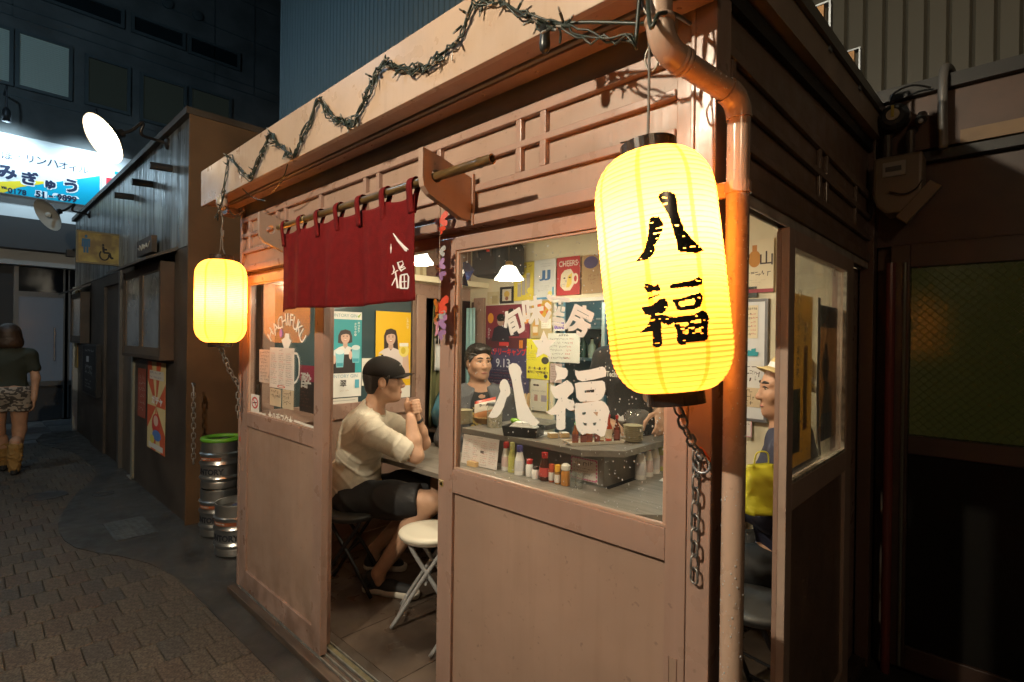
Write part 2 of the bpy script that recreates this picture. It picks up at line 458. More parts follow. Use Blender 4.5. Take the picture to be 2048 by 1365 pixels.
# pavers -------------------------------------------------------------------
pav_m = [mat('paver_%d' % i, c, .62, var=.6, vscale=110, bump=1.0, bscale=240) for i, c in
         enumerate([(.066, .054, .041), (.078, .062, .046), (.054, .047, .040), (.068, .051, .038)])]
bed = MB().box(-9.45, 2.6, -5.2, .3, -.044, -.022).build('paving', mat('paver_bed', (.03, .028, .026), .8), kind='structure')
def paver_mesh(m):
    b = bmesh.new(); bmesh.ops.create_cube(b, size=1.0)
    bmesh.ops.scale(b, vec=(.2005, .0992, .03), verts=b.verts)
    top = [e for e in b.edges if all(v.co.z > 0 for v in e.verts)]
    bmesh.ops.bevel(b, geom=top, offset=.0035, segments=1, affect='EDGES')
    me = bpy.data.meshes.new('paver'); b.to_mesh(me); b.free(); me.materials.append(m); return me
pmesh = [paver_mesh(m) for m in pav_m]
def in_poly(x, y, poly):
    c = False; n = len(poly)
    for i in range(n):
        x1, y1 = poly[i]; x2, y2 = poly[i-1]
        if (y1 > y) != (y2 > y) and x < (x2-x1)*(y-y1)/(y2-y1)+x1: c = not c
    return c
spots = []
for i in range(-46, 13):
    for j in range(-50, 2):
        x, y = i*.203, j*.1012 + (.0506 if i % 2 else 0)
        if x < -9.4 or x > 2.4: continue
        if all(in_poly(x+a*.095, y+b*.045, ap) for a in (-1, 1) for b in (-1, 1)): continue
        if y > -.02: continue
        dd = np.array([x, y, 0])-CAM; z = dd@FW
        vis = z > .2 and abs(dd@RT/z) < 1.0 and abs(dd@UP/z) < .68
        spots.append((0 if vis else 1, z if z > 0 else 99, x, y))
spots.sort()
prest = MB(); base = pmesh[0]
for k, (nv, z, x, y) in enumerate(spots):
    zz = -.0195 + random.uniform(-.0022, .0018); mi = random.choice([0, 0, 1, 1, 2, 3])
    if k < 300:
        o = inst(pmesh[mi], 'paver', bed, (x, y, zz), (random.uniform(-.012, .012), random.uniform(-.008, .008), random.uniform(-.012, .012)))
    else:
        o = len(prest.v); prest.v += [(v.co.x+x, v.co.y+y, v.co.z+zz) for v in base.vertices]
        for p in base.polygons: prest.f.append(tuple(i+o for i in p.vertices)); prest.m.append(mi)
prest.build('paver', pav_m, bed, kind='stuff')
# far street at the end of the alley
m_tile = mat('street_tile', (.16, .165, .17), .5, var=.2, vscale=3, rvar=.2)
st = MB().box(-60, -9.45, -30, 40, -.044, -.016).build('street', m_tile, kind='structure')
tl = MB()
for i in range(9):
    for j in range(10):
        x = -9.8-.62*i; y = -2.6+.62*j
        if y > 2.6: continue
        tl.box(x-.60, x, y, y+.60, -.016, -.008, 0 if (i+j) % 2 else 1)
tl.build('paving_slab', [mat('slab_a', (.17, .17, .17), .45, var=.2, vscale=8), mat('slab_b', (.10, .105, .115), .45, var=.2, vscale=8)], st, kind='stuff')
for i, x in enumerate((-12.5, -15.2)):
    MB().box(x-.32, x, -14, 14, -.005, .012).build('kerb_line', mat('kerb_white', (.55, .58, .62), .5, var=.15), st)
# drain cover and manhole covers
t = thing('drain_cover', 'grey steel drain cover plate with grid relief set in the dark pavement', 'drain cover', (-4.79, -.205, .0))
mb = MB().box(-5.04, -4.555, -.335, -.08, .001, .007); m2 = MB()
for i in range(12):
    for j in range(6):
        m2.box(-5.02+i*.039, -4.998+i*.039, -.318+j*.039, -.296+j*.039, .007, .0095)
m_steel = mat('galvanised', (.34, .37, .40), .42, .7, var=.2, vscale=12)
m_cov = mat('drain_steel', (.085, .095, .10), .5, .3, var=.3, vscale=20); mb.build('plate', m_cov, t); m2.build('stud', m_cov, t, kind='stuff')
for (x, y, r, lab) in ((-6.01, -.18, .085, 'small round dark manhole cover in the curved concrete edge'), (-6.3, -.55, .16, 'round manhole cover flush with the paving stones'),
                       (-9.3, -.12, .16, 'round manhole cover near the far end of the pavement')):
    t = thing('manhole_cover', lab, 'manhole cover', (x, y, 0), 'manhole covers in the alley')
    z0 = 0 if y > -.5 else -.006
    mb = MB().lathe([(r, z0+.001), (r, z0+.005), (r*.92, z0+.005), (r*.9, z0+.002), (r*.5, z0+.002), (r*.48, z0+.005), (.0001, z0+.005)], (x, y, 0), 28)
    mb.build('lid', mat('cast_iron', (.06, .06, .062), .5, .5), t, smooth=False)

# ================================================================= SIDING WALL BEHIND THE STALL
m_sid = mat('pale_siding_dim', (.095, .085, .062), .5, var=.06, vscale=4, streak=(1, 1, .15))  # right stretch, colour darkened to offset the warm lamp light
sw = thing('siding_building', 'tall building clad in vertical pale metal siding rising behind the stall', 'building', (-3, 2.6, 0))
MB().box(-9.02, 3.5, 2.62, 5.0, 0, 9.5).build('wall', mat('siding_back', (.05, .05, .05), .8), sw)
m_sid2 = mat('blue_grey_siding_lit', (.34, .42, .44), .5, var=.06, vscale=4, streak=(1, 1, .15))  # left stretch: blue-grey boards, with the cool light put into the colour too
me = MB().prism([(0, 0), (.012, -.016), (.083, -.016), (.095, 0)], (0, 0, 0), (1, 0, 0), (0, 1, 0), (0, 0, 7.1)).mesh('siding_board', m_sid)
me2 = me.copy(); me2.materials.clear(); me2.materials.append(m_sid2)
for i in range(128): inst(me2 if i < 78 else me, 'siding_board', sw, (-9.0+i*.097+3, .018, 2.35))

# ================================================================= FAR BUILDING ACROSS THE STREET
X0 = -11.5
fb = thing('office_building', 'dark concrete office building closing the alley behind the lit shop sign', 'building', (X0, 1.0, 0))
m_con = mat('board_concrete', (.17, .18, .18), .7, var=.2, vscale=1.6, bump=.4, bscale=30)
m_fr = mat('window_frame_grey', (.16, .19, .20), .4, .3)
MB().box(X0-6, X0, -9, 9, 4.6, 14).build('wall', m_con, fb)
MB().box(X0-6, X0-.02, -9, 9, 2.55, 4.6).build('cladding', mat('white_cladding', (.72, .74, .75), .45, var=.06, vscale=2), fb)
MB().box(X0-.02, X0+.25, -9, 9, 2.78, 3.26).build('eave', mat('eave_dark', (.10, .10, .105), .6), fb)
MB().box(X0-6, X0-.25, -9, 9, 0, 2.55).build('wall', mat('shop_dark', (.05, .05, .055), .6), fb, label='recessed ground floor wall')
for z in (5.2, 6.45, 6.62, 7.55, 8.3): MB().box(X0, X0+.012, -9, 9, z, z+.018).build('cladding_joint', m_fr, fb)
for y in (-.55, 3.1, 2.35): MB().box(X0, X0+.012, y, y+.02, 6.46, 9).build('cladding_joint', m_fr, fb)
m_blind = mat('blind_lit', (.45, .55, .52), .6, emit=(.55, .8, .72), estr=.07)
m_pane = mat('frosted_pane', (.06, .075, .065), .25, emit=(.45, .52, .38), estr=.012)
for k, (y0, y1, z0, z1, lit) in enumerate([(-1.5, -.52, 5.34, 6.25, 1), (-.50, .20, 5.34, 6.26, 1), (.36, 1.0, 5.36, 6.22, 0), (1.14, 1.88, 5.32, 6.2, 0), (1.92, 2.68, 5.32, 6.24, 0),
                                       (1.0, 1.85, 6.86, 7.2, 0), (1.9, 2.83, 6.84, 7.2, 0), (-.6, .9, 6.86, 7.2, 0)]):
    f = MB(); w = .05
    f.box(X0, X0+.05, y0, y1, z0, z0+w); f.box(X0, X0+.05, y0, y1, z1-w, z1); f.box(X0, X0+.05, y0, y0+w, z0+w, z1-w); f.box(X0, X0+.05, y1-w, y1, z0+w, z1-w)
    fo = f.build('window', m_fr, fb)
    MB().box(X0+.005, X0+.012, y0+w, y1-w, z0+w, z1-w).build('pane', m_blind if lit else (m_pane if z0 < 6 else mat('pane_dark', (.02, .03, .035), .12)), fo)
    if lit:
        b = MB()
        for i in range(26): b.box(X0+.013, X0+.022, y0+w, y1-w, z0+w+i*(z1-z0-2*w)/26, z0+w+(i+.45)*(z1-z0-2*w)/26)
        b.build('blind', mat('blind_slat', (.5, .56, .55), .5), fo)
for y in (1.55, 2.05): MB().lathe([(.09, 0), (.09, .05), (.05, .06), (.0001, .06)], (X0, y, 7.62), 14, (1, 0, 0)).build('vent', m_fr, fb)
# ground-floor shop front
sf = [(-2.2, -.72, .62, 2.1), (-.42, .14, .66, 2.06), (.22, .8, .66, 2.06)]
for y0, y1, z0, z1 in sf:
    f = MB(); x = X0-.25
    f.box(x, x+.05, y0-.06, y0, .02, 2.75); f.box(x, x+.05, y1, y1+.06, .02, 2.75); f.box(x, x+.05, y0, y1, z1, z1+.08); f.box(x, x+.05, y0, y1, z0-.08, z0)
    fo = f.build('shop_window', mat('shop_frame', (.13, .14, .15), .4, .4), fb)
    MB().box(x+.01, x+.02, y0, y1, z0, z1).build('pane', mat('shop_pane', (.12, .14, .165), .22, emit=(.4, .5, .62), estr=.045), fo)
    MB().box(x+.01, x+.02, y0, y1, z1+.08, 2.75).build('pane', mat('shop_pane_dark', (.012, .014, .018), .1), fo)
for y in (.02, .34):
    MB().tube([(X0-.20, y, 1.0), (X0-.14, y, 1.0), (X0-.14, y, 1.55), (X0-.20, y, 1.55)], .014, 6).build('door_handle', mat('chrome', (.7, .72, .75), .25, 1.0), fb)
# the big shop sign ------------------------------------------------------------
sg = thing('shop_sign', 'floodlit white shop sign with cyan and yellow corner and large black kana', 'sign', (X0+.02, -.6, 3.9))
m_sw = mat('sign_white', (.80, .82, .84), .35)
SX = X0+.06
MB().box(X0-.02, SX, -3.2, .57, 3.64, 4.50).build('panel', m_sw, sg)
m_cy = mat('sign_cyan', (.0, .36, .55), .35); m_ye = mat('sign_yellow', (.80, .60, .03), .35); m_nv = mat('sign_navy', (.012, .02, .06), .4); m_rd = mat('sign_red', (.62, .03, .05), .4)
MB().sheet([(.57, 3.64), (.57, 4.18), (-.45, 3.76), (-.62, 3.64)], (SX+.002, 0, 0), (0, 1, 0), (0, 0, 1)).build('cyan_corner', m_cy, sg)
MB().sheet([(-.62, 3.64), (-.45, 3.76), (.0, 3.945), (-.3, 3.90), (-.75, 3.78), (-1.6, 3.64)], (SX+.004, 0, 0), (0, 1, 0), (0, 0, 1)).build('yellow_corner', m_ye, sg)
mb = MB(); U, V = (0, 1, 0), (0, 0, 1)
def sgn(px, py): return Vector(at(px, py, x=SX+.008))
wb = MB()
for ch, px, py, h in (('み', 14, 345, .20), ('ぎ', 60, 357, .20), ('ゅ', 101, 370, .125), ('う', 142, 372, .20)):
    put_text(mb, ch, sgn(px, py), U, V, h=h, bold=.014, fat=.010)
    put_text(wb, ch, sgn(px, py)-Vector((.003, 0, 0)), U, V, h=h*1.08, bold=.014, fat=.026)
for ch, px, py in (('ほ', 14, 311), ('・', 38, 313), ('リ', 60, 318), ('ン', 83, 322), ('ハ', 106, 327), ('オ', 127, 331), ('イ', 146, 336), ('ル', 168, 339)):
    put_text(mb, ch, sgn(px, py), U, V, h=.115 if ch != '・' else .02, bold=.0)
put_text(mb, '℡0178', sgn(28, 382), U, V, h=.085, bold=.02); put_text(mb, '51', sgn(80, 389), U, V, h=.10, bold=.04)
put_text(mb, '-', sgn(102, 393), U, V, w=.05, bold=.03); put_text(mb, '9899', sgn(134, 397), U, V, h=.10, bold=.04)
put_text(wb, '51-9899', sgn(115, 394)-Vector((.003, 0, 0)), U, V, h=.115, w=.56, bold=.09)
wb.build('letter_outline', m_sw, sg); mb.build('lettering', m_nv, sg)
s2 = thing('shop_sign', 'white sign with red bordered square beside the kana sign', 'sign', (X0+.02, 1.0, 3.9))
MB().box(X0-.02, SX-.01, .60, 2.6, 3.55, 4.34).build('panel', m_sw, s2)
mb = MB().sheet([[(.66, 3.60), (1.4, 3.60), (1.4, 4.18), (.66, 4.18)], [(.73, 3.67), (.73, 4.11), (1.33, 4.11), (1.33, 3.67)]], (SX-.007, 0, 0), U, V)
mb.build('red_frame', m_rd, s2)
MB().sheet([(.78, 4.26), (2.5, 4.26), (2.5, 4.31), (.78, 4.31)], (SX-.007, 0, 0), U, V).build('cyan_stripe', m_cy, s2)
mb = MB(); put_text(mb, 'ド', (SX-.006, .98, 3.88), U, V, h=.3, bold=.05); mb.build('lettering', m_cy, s2)
# sign floodlights: pendant cans on rods from the wall above
m_can = mat('lamp_can', (.10, .10, .11), .4, .6)
for i, y in enumerate((-1.75, -.62, .45)):
    t = thing('sign_floodlight', ['black floodlight can on a rod above the left end of the kana sign', 'black floodlight can on a rod above the middle of the kana sign', 'black floodlight can on a rod above the red framed sign'][i], 'floodlight', (X0+.5, y, 4.7), 'floodlights above the shop sign')
    MB().tube([(X0, y, 5.18), (X0+.55, y, 5.15), (X0+.60, y, 5.05), (X0+.60, y, 4.78)], .012, 6).build('rod', m_can, t)
    MB().lathe([(.0001, .22), (.03, .2), (.05, .16), (.055, .0), (.05, .0), (.045, .05), (.0001, .06)], (X0+.60, y, 4.60), 14).build('can', m_can, t, smooth=True)
    lamp('floodlight_bulb', (X0+.60, y, 4.58), 75, (.62, .86, 1.0), .05, t, 'SPOT', aim=(X0, y, 4.15), spot=math.radians(125), blend=.9)

# ================================================================= NEIGHBOURING STALL (LEFT)
NY = .12; NX = -4.58; NH = 3.15
ns = thing('neighbour_stall', 'dark brown neighbouring stall with rain streaked metal cladding along its top', 'stall', (-7, 1, 0))
m_brn = mat('brown_board', (.10, .055, .026), .55, var=.22, vscale=2.2, bump=.25, bscale=60)
m_dk = mat('dark_brown', (.055, .040, .030), .5, var=.25, vscale=4)
m_clad = mat('stained_metal', (.30, .33, .35), .38, .35, var=.0, vscale=2.6, streak=(3.2, 3.2, .32), col2=(.075, .075, .075), rvar=.15)
m_front = mat('front_board', (.06, .046, .036), .5, var=.3, vscale=2.4, bump=.2, bscale=50)
MB().box(-10.3, NX-.02, NY+.03, 2.4, 0, NH-.03).build('wall', m_dk, ns)
MB().box(NX-.02, NX, NY-.02, 2.4, 0, NH).build('side_wall', m_brn, ns)
MB().box(-10.33, NX+.01, NY-.045, 2.4, NH, NH+.05).build('roof', m_dk, ns)
xs = [-10.3, -9.35, -8.5, -7.72, -7.0, -6.3, -5.72, -5.15, NX-.02]
for a, b in zip(xs, xs[1:]): MB().box(a+.004, b-.004, NY, NY+.03, 2.16, NH).build('metal_panel', m_clad, ns)
# lower front: boards around recesses
def nb(x0, x1, z0, z1, name='front_panel', m=None, y0=NY+.002, y1=NY+.03): return MB().box(x0, x1, y0, y1, z0, z1).build(name, m or m_front, ns)
nb(-6.38, NX-.02, 0, 1.22); nb(-5.02, NX-.02, 1.22, 2.155); nb(-7.05, -6.45, 2.02, 2.155, m=m_dk)
nb(-8.9, -8.02, 0, 2.155); nb(-10.3, -8.95, .95, 1.30); nb(-8.02, -7.05, 2.03, 2.155, m=m_dk)
nb(-10.3, -10.2, 0, 2.155, 'end_post', mat('alu_post', (.45, .48, .5), .35, .8), NY-.03)
nb(-7.12, -7.04, 0, 2.155, 'door_post', mat('door_post', (.16, .15, .14), .35, .5), NY-.015)
nb(-6.47, -6.40, 0, 2.0, 'door_post', mat('door_post2', (.36, .36, .30), .35, .5), NY-.015)
nb(-7.05, -6.47, .0, 2.02, 'door', mat('brown_door', (.09, .068, .05), .35, var=.2), NY+.022, NY+.045)
nb(-10.2, -9.95, .96, 2.1, 'yellow_panel', mat('yellow_panel', (.36, .22, .05), .5), NY-.01)
MB().box(-6.6, -6.40, NY-.02, NY+.1, .0, .012).build('door_sill', mat('alu_sill', (.55, .58, .6), .3, .8), ns)
for i, (px, py) in enumerate(((330, 335), (292, 367), (255, 393))):
    p = at(px, py, y=NY-.05); MB().tube([(p[0], NY, p[2]), (p[0], NY-.16, p[2]-.01)], .032, 8).build('pipe_stub', mat('stub', (.03, .03, .032), .4), ns)
MB().tube([(NX+.035, NY+.62, 0), (NX+.035, NY+.62, 3.1)], .03, 8).build('downpipe', m_dk, ns)
# window boxes with canopies
def winbox(x0, x1, z0, z1, dep, lab_panes):
    fo = MB().box(x1-.03, x1, NY-dep, NY, z0, z1).box(x0, x0+.03, NY-dep, NY, z0, z1).box(x0, x1, NY-dep, NY, z0-.03, z0).build('window_box', m_dk, ns)
    MB().prism([(NY, z1+.12), (NY-dep-.12, z1+.01), (NY-dep-.12, z1-.01), (NY, z1+.09)], (x0-.08, 0, 0), (0, 1, 0), (0, 0, 1), (x1-x0+.16, 0, 0)).build('canopy', mat('canopy', (.10, .095, .09), .4, .3), fo)
    n = lab_panes; w = (x1-x0-.06)/n
    for i in range(n):
        a = x0+.03+i*w; f = MB(); y0, y1 = NY-dep+.01, NY-dep+.035
        f.box(a, a+.06, y0, y1, z0, z1); f.box(a+w-.06, a+w, y0, y1, z0, z1); f.box(a+.06, a+w-.06, y0, y1, z0, z0+.07); f.box(a+.06, a+w-.06, y0, y1, z1-.07, z1)
        f.build('sash', mat('brown_sash', (.10, .075, .055), .45), ns)
        MB().box(a+.06, a+w-.06, y0+.01, y0+.016, z0+.07, z1-.07).build('pane', mat('grey_pane', (.16, .18, .20), .16, var=.25, vscale=3), fo)
winbox(-6.42, -5.02, 1.28, 2.06, .10, 2); winbox(-9.9, -9.0, 1.36, 2.02, .10, 1)
# board with pasted lettering
t = thing('notice_board', 'black notice board with white writing on the brown stall front', 'notice board', (-9.2, NY, 1.1))
p0, p1 = at(167, 688, y=NY-.04), at(195, 690, y=NY-.04); q0 = at(168, 785, y=NY-.04)
MB().box(p0[0], p1[0], NY-.05, NY, q0[2], p0[2]).build('board', mat('board_black', (.015, .015, .016), .4), t)
s = Sheet('x', '', '', (p0[0]+.05, NY-.052, q0[2]+.02), (1, 0, 0), (0, 0, 1), p1[0]-p0[0]-.1, p0[2]-q0[2]-.04, (.015, .015, .016), parent=t)
s.lines(.2, .9, .95, .85, 1, (.6, .6, .62)); s.rect(.3, .5, .66, .78, (.6, .6, .62)); s.lines(.2, .95, .6, .4, 2, (.65, .65, .66), .95, .9); s.lines(.2, .9, .3, .1, 3, (.5, .5, .5)); s.done()
# name plate over the window
t = thing('name_plate', 'small dark wooden name plate with pale lettering above the window canopy', 'name plate', (-6, NY-.06, 2.22))
MB().box(-6.0, -5.45, NY-.07, NY-.03, 2.185, 2.33).build('board', m_dk, t)
mb = MB()
mb.tube([(-5.94+i*.024, NY-.071, 2.255+random.uniform(-.026, .026)) for i in range(19)], .006, 5)
mb.build('lettering', flat((.4, .38, .33)), t)
# projecting toilet sign
xt = -7.2
A, B, C_, D_ = at(157, 463, x=xt), at(238, 473, x=xt), at(157, 522, x=xt), at(238, 528, x=xt)
ya, yb = A[1], B[1]; z1, z0 = A[2], C_[2]
t = thing('toilet_sign', 'rusty yellow projecting toilet sign with blue man and wheelchair symbol', 'sign', (xt, (ya+yb)/2, z0))
MB().box(xt-.05, xt, ya, yb, z0, z1).build('box', mat('sign_rusty', (.42, .33, .10), .5, var=.0, vscale=7, col2=(.20, .14, .06)), t)
fr = MB(); w = .018
fr.box(xt-.055, xt+.008, ya-w, ya, z0-w, z1+w); fr.box(xt-.055, xt+.008, yb, yb+w, z0-w, z1+w); fr.box(xt-.055, xt+.008, ya, yb, z1, z1+w); fr.box(xt-.055, xt+.008, ya, yb, z0-w, z0)
fr.build('frame', mat('sign_frame', (.20, .17, .10), .4, .4), t)
MB().box(xt-.04, xt-.015, yb+w, NY, z0+.1, z0+.14).box(xt-.04, xt-.015, yb+w, NY, z1-.14, z1-.1).build('bracket', m_dk, t)
W, H = yb-ya, z1-z0
def tq(a, b): return (ya+a*W, z0+b*H)
mb = MB(); o3 = (xt+.003, 0, 0)
def pol(mb, pts): mb.sheet([tq(a, b) for a, b in pts], o3, (0, 1, 0), (0, 0, 1))
pol(mb, [(.18+.035*math.cos(k), .86+.055*math.sin(k)) for k in np.linspace(0, 6, 12)])
pol(mb, [(.08, .78), (.28, .78), (.28, .50), (.245, .50), (.245, .70), (.24, .70), (.24, .30), (.19, .30), (.19, .5), (.17, .5), (.17, .30), (.12, .30), (.12, .70), (.115, .70), (.115, .50), (.08, .50)])
mb.build('man_symbol', flat((.03, .13, .26)), t)
mb = MB()
pol(mb, [(.60+.03*math.cos(k), .62+.045*math.sin(k)) for k in np.linspace(0, 6, 12)])
for a, b in (((.60, .57), (.615, .36)), ((.605, .47), (.70, .47)), ((.615, .36), (.76, .36)), ((.76, .36), (.80, .18)), ((.80, .18), (.86, .20))):
    mb.bar((xt+.004, *tq(*a)), (xt+.004, *tq(*b)), .02, .003, (1, 0, 0))
ring = [(xt+.004, *tq(.63+.115*math.cos(k), .27+.17*math.sin(k))) for k in np.linspace(2.3, 6.5, 16)]
for a, b in zip(ring, ring[1:]): mb.bar(a, b, .014, .003, (1, 0, 0))
mb.build('wheelchair_symbol', flat((.012, .012, .014)), t)
# gooseneck lamps on the neighbour
m_shade = mat('lamp_shade_black', (.035, .03, .028), .35, .3); m_shin = mat('lamp_shade_inside', (.78, .74, .66), .4)
def gooseneck(base, dish, axis, rad, name, label, on, power, col, group):
    base, dish, ax = Vector(base), Vector(dish), Vector(axis).normalized()
    t = thing(name, label, 'lamp', base, group)
    n = [base, base+Vector((0, -.10, .01)), base+(dish-base)*.45+Vector((0, 0, .06)), dish-ax*.30+Vector((0, .02, .05)), dish-ax*.22, dish-ax*.14]
    pts = []
    for i in range(len(n)-1):
        p0, p1, p2, p3 = n[max(i-1, 0)], n[i], n[i+1], n[min(i+2, len(n)-1)]
        for k in range(5):
            q = k/5; pts.append(.5*((2*p1)+(p2-p0)*q+(2*p0-5*p1+4*p2-p3)*q*q+(3*p1-p0-3*p2+p3)*q**3))
    MB().tube(pts+[n[-1]], .013, 8).build('arm', m_shade, t, smooth=True)
    MB().lathe([(.05, 0), (.05, .015), (.02, .03)], base, 14, (0, -1, 0)).build('wall_plate', m_shade, t)
    u = frame_from(ax)
    out = [(.032, -.15), (.036, -.09), (.06, -.07), (.10, -.06), (rad*.62, -.035), (rad*.95, .0), (rad, .012)]
    MB().lathe(out, dish, 30, ax, cap=False).build('shade', m_shade, t, smooth=True)
    MB().lathe([(rad*.998, .0125), (rad*.93, .005), (rad*.6, -.028), (.08, -.050), (.0001, -.054)], dish, 30, ax, cap=False).build('shade_lining', m_shin, t, smooth=True)
    bm_ = emis('bulb_on_%d' % int(power), col, power/(math.pi*4*math.pi*.032**2)) if on else mat('bulb_off', (.8, .78, .7), .1)
    MB().ball(dish+ax*.004, .032, 12).build('bulb', bm_, t, smooth=True)
    return t
d1 = at(209, 277, y=-.34); b1 = at(336, 288, y=NY)
gooseneck(b1, d1, (.22, -.80, -.56), .19, 'gooseneck_lamp', 'lit gooseneck lamp with white glowing dish on the neighbouring stall', True, 12, (1.0, .80, .55), 'gooseneck lamps on the neighbouring stall')
d2 = at(97, 430, y=-.34); b2 = at(180, 430, y=NY)
gooseneck(b2, d2, (.35, -.80, -.50), .20, 'gooseneck_lamp', 'unlit dark gooseneck lamp hanging below the shop sign', False, 0, (1, 1, 1), 'gooseneck lamps on the neighbouring stall')
# posters on the neighbour's lower front
pa, pb, pc = at(297, 722, y=NY), at(333, 724, y=NY), at(299, 895, y=NY)
s = Sheet('poster', 'bright poster with red and yellow sunburst and cartoon girl below the window', 'poster', (pa[0], NY-.004, pc[2]), (1, 0, 0), (0, 0, 1), pb[0]-pa[0], pa[2]-pc[2], (.75, .60, .30))
for k in range(10):
    a = k*math.pi/5; s.poly([(.5, .5)]+[(min(1, max(0, .5+.9*math.cos(a+q))), min(1, max(0, .5+.9*math.sin(a+q)))) for q in (0, .16, .31)], (.65, .12, .05))
s.disc(.5, .30, .22, .12, (.6, .06, .05)); s.disc(.5, .34, .13, .06, (.75, .5, .4)); s.disc(.55, .18, .24, .06, (.10, .22, .55)); s.rect(.12, .9, .8, .9, (.72, .7, .66))
s.text('ガチャ', .55, .57, (.8, .78, .75), w=.6, h=.10, bold=.05); s.lines(.15, .85, .9, .8, 2, (.1, .1, .3)); s.rect(.1, .9, .02, .08, (.72, .7, .66)); s.disc(.3, .12, .12, .05, (.7, .6, .1)); s.done()
pa, pb, pc = at(277, 736, y=NY), at(293, 738, y=NY), at(278, 832, y=NY)
s = Sheet('poster', 'faded red poster left of the sunburst poster', 'poster', (pa[0], NY-.004, pc[2]), (1, 0, 0), (0, 0, 1), pb[0]-pa[0], pa[2]-pc[2], (.33, .08, .05))
s.lines(.1, .9, .9, .1, 6, (.45, .35, .3), .8, .8); s.done()
# wall meter box and little lamp at the far end
t = thing('wall_light', 'small dark box light on the far top corner of the neighbouring stall', 'light', (-10.3, NY-.05, 2.75))
MB().box(-10.42, -10.30, NY-.1, NY, 2.62, 2.72).build('box', m_dk, t); MB().box(-10.36, -10.30, NY-.03, NY+.0, 2.70, 2.74).build('bracket', m_dk, t)
# chain hanging on the neighbour's corner built later; kegs in the gap
m_keg = mat('keg_steel', (.52, .51, .49), .30, .95, var=.12, vscale=8, bump=.1, bscale=20)
def keg(loc, name, label, ring_col, group, rot=0, rim=None):
    t = thing(name, label, 'keg', (0, 0, 0), group)
    R = .143; H = .345
    prof = [(.118, 0), (.126, .004), (R*.95, .014), (R*.95, .05), (R*.93, .058), (R, .075), (R+.004, .083), (R, .092), (R*.955, .10), (R*.955, .165), (R, .178), (R+.004, .186), (R, .195), (R*.955, .205), (R*.955, .24),
            (R, .252), (R+.003, .259), (R*.96, .268), (R*.95, .33), (R*.965, .338), (R*.95, H), (R*.90, H), (R*.89, .30), (.05, .285), (.045, .30), (.0001, .30)]
    MB().lathe(prof, (0, 0, 0), 36).build('barrel', m_keg, t, auto=35)
    MB().lathe([(.032, .30), (.032, .318), (.022, .322), (.0001, .322)], (0, 0, 0), 14).build('valve', mat('valve_cap', (.05, .06, .12), .4), t)
    # printed band + label
    mb = MB(); n = 14
    a0, a1 = -math.pi*.62, -math.pi*.12
    for k in range(n):
        p, q = a0+(a1-a0)*k/n, a0+(a1-a0)*(k+1)/n; r = R*.955+.0012
        mb.quad(*[(r*math.cos(a), r*math.sin(a), z) for a, z in ((p, .212), (q, .212), (q, .236), (p, .236))])
    mb.build('label', mat('keg_label', (.26, .075, .03), .5), t)
    mb = MB(); r = R*.955+.0014
    vs, fs, tw, th = text2d('SUNTORY', .05); k = .042/th
    mb.add([(r*math.cos(-math.pi*.36+x*k/r), r*math.sin(-math.pi*.36+x*k/r), .132+y*k) for x, y in vs], [tuple(f) for f in fs])
    vs, fs, tw, th = text2d('サントリー', .05); k = .036/th
    mb.add([(r*math.cos(-math.pi*.80+x*k/r), r*math.sin(-math.pi*.80+x*k/r), .132+y*k) for x, y in vs], [tuple(f) for f in fs])
    r2 = R*.955+.002
    mb.build('lettering', flat((.02, .022, .03)), t)
    mb2 = MB()
    for q in range(9):
        a = -math.pi*.50+q*.075; wq = random.uniform(.03, .055)
        mb2.quad(*[(r2*math.cos(e), r2*math.sin(e), z) for e, z in ((a, .220), (a+wq, .220), (a+wq, .229), (a, .229))])
    mb2.build('label_print', flat((.55, .5, .45)), t)
    if rim:
        MB().lathe([(R*.90, H-.004), (R*.97, H-.004), (R*1.0, H+.006), (R*.98, H+.022), (R*.72, H+.022), (R*.64, H+.012), (R*.66, H+.0), (R*.90, H-.004)], (0, 0, 0), 36, cap=False).build('rim_cover', mat('green_rim', (.10, .30, .02), .4), t, smooth=True)
    t.location = loc; t.rotation_euler = (0, 0, rot)
    return t
keg((-4.245, .245, 0), 'beer_keg', 'steel beer keg standing under the green rimmed keg', None, 'steel beer kegs beside the stall')
keg((-4.24, .245, .3465), 'beer_keg', 'upper steel beer keg with bright green rubber rim', None, 'steel beer kegs beside the stall', .04, rim=True)
keg((-3.80, .205, 0), 'beer_keg', 'front steel beer keg on the pavement with open dark top', None, 'steel beer kegs beside the stall', .0)
# ================================================================= THE STALL
m_paint = paint('pink_beige_paint', (.338, .218, .172), .34, .3, .5)
m_paint2 = paint('pink_beige_board', (.345, .228, .172), .42, .1)
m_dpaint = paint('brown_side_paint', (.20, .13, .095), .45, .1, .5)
m_cream = mat('cream_wall', (.74, .68, .50), .6, var=.05, vscale=5)
m_alu = mat('rail_metal', (.42, .42, .40), .38, .8, var=.2, vscale=20)
m_glass = glass_mat('window_glass', (.96, .97, .96), 1.0, haze=.012)
m_glass_side = glass_mat('dusty_glass', (.92, .92, .88), 1.0, haze=.22)
XL, XR, YB, ZT = -3.21, -.466, 1.74, 2.16
fs_ = thing('food_stall', 'pink beige wooden food stall with sliding glazed doors, lit from within', 'stall', (-1.85, .85, 0))
def part(name, m=None, parent=fs_, bev=.0025):
    def go(*boxes, label=None):
        mb = MB()
        for b in boxes: mb.box(*b)
        return mb.build(name, m or m_paint, parent, bevel=bev, label=label)
    return go
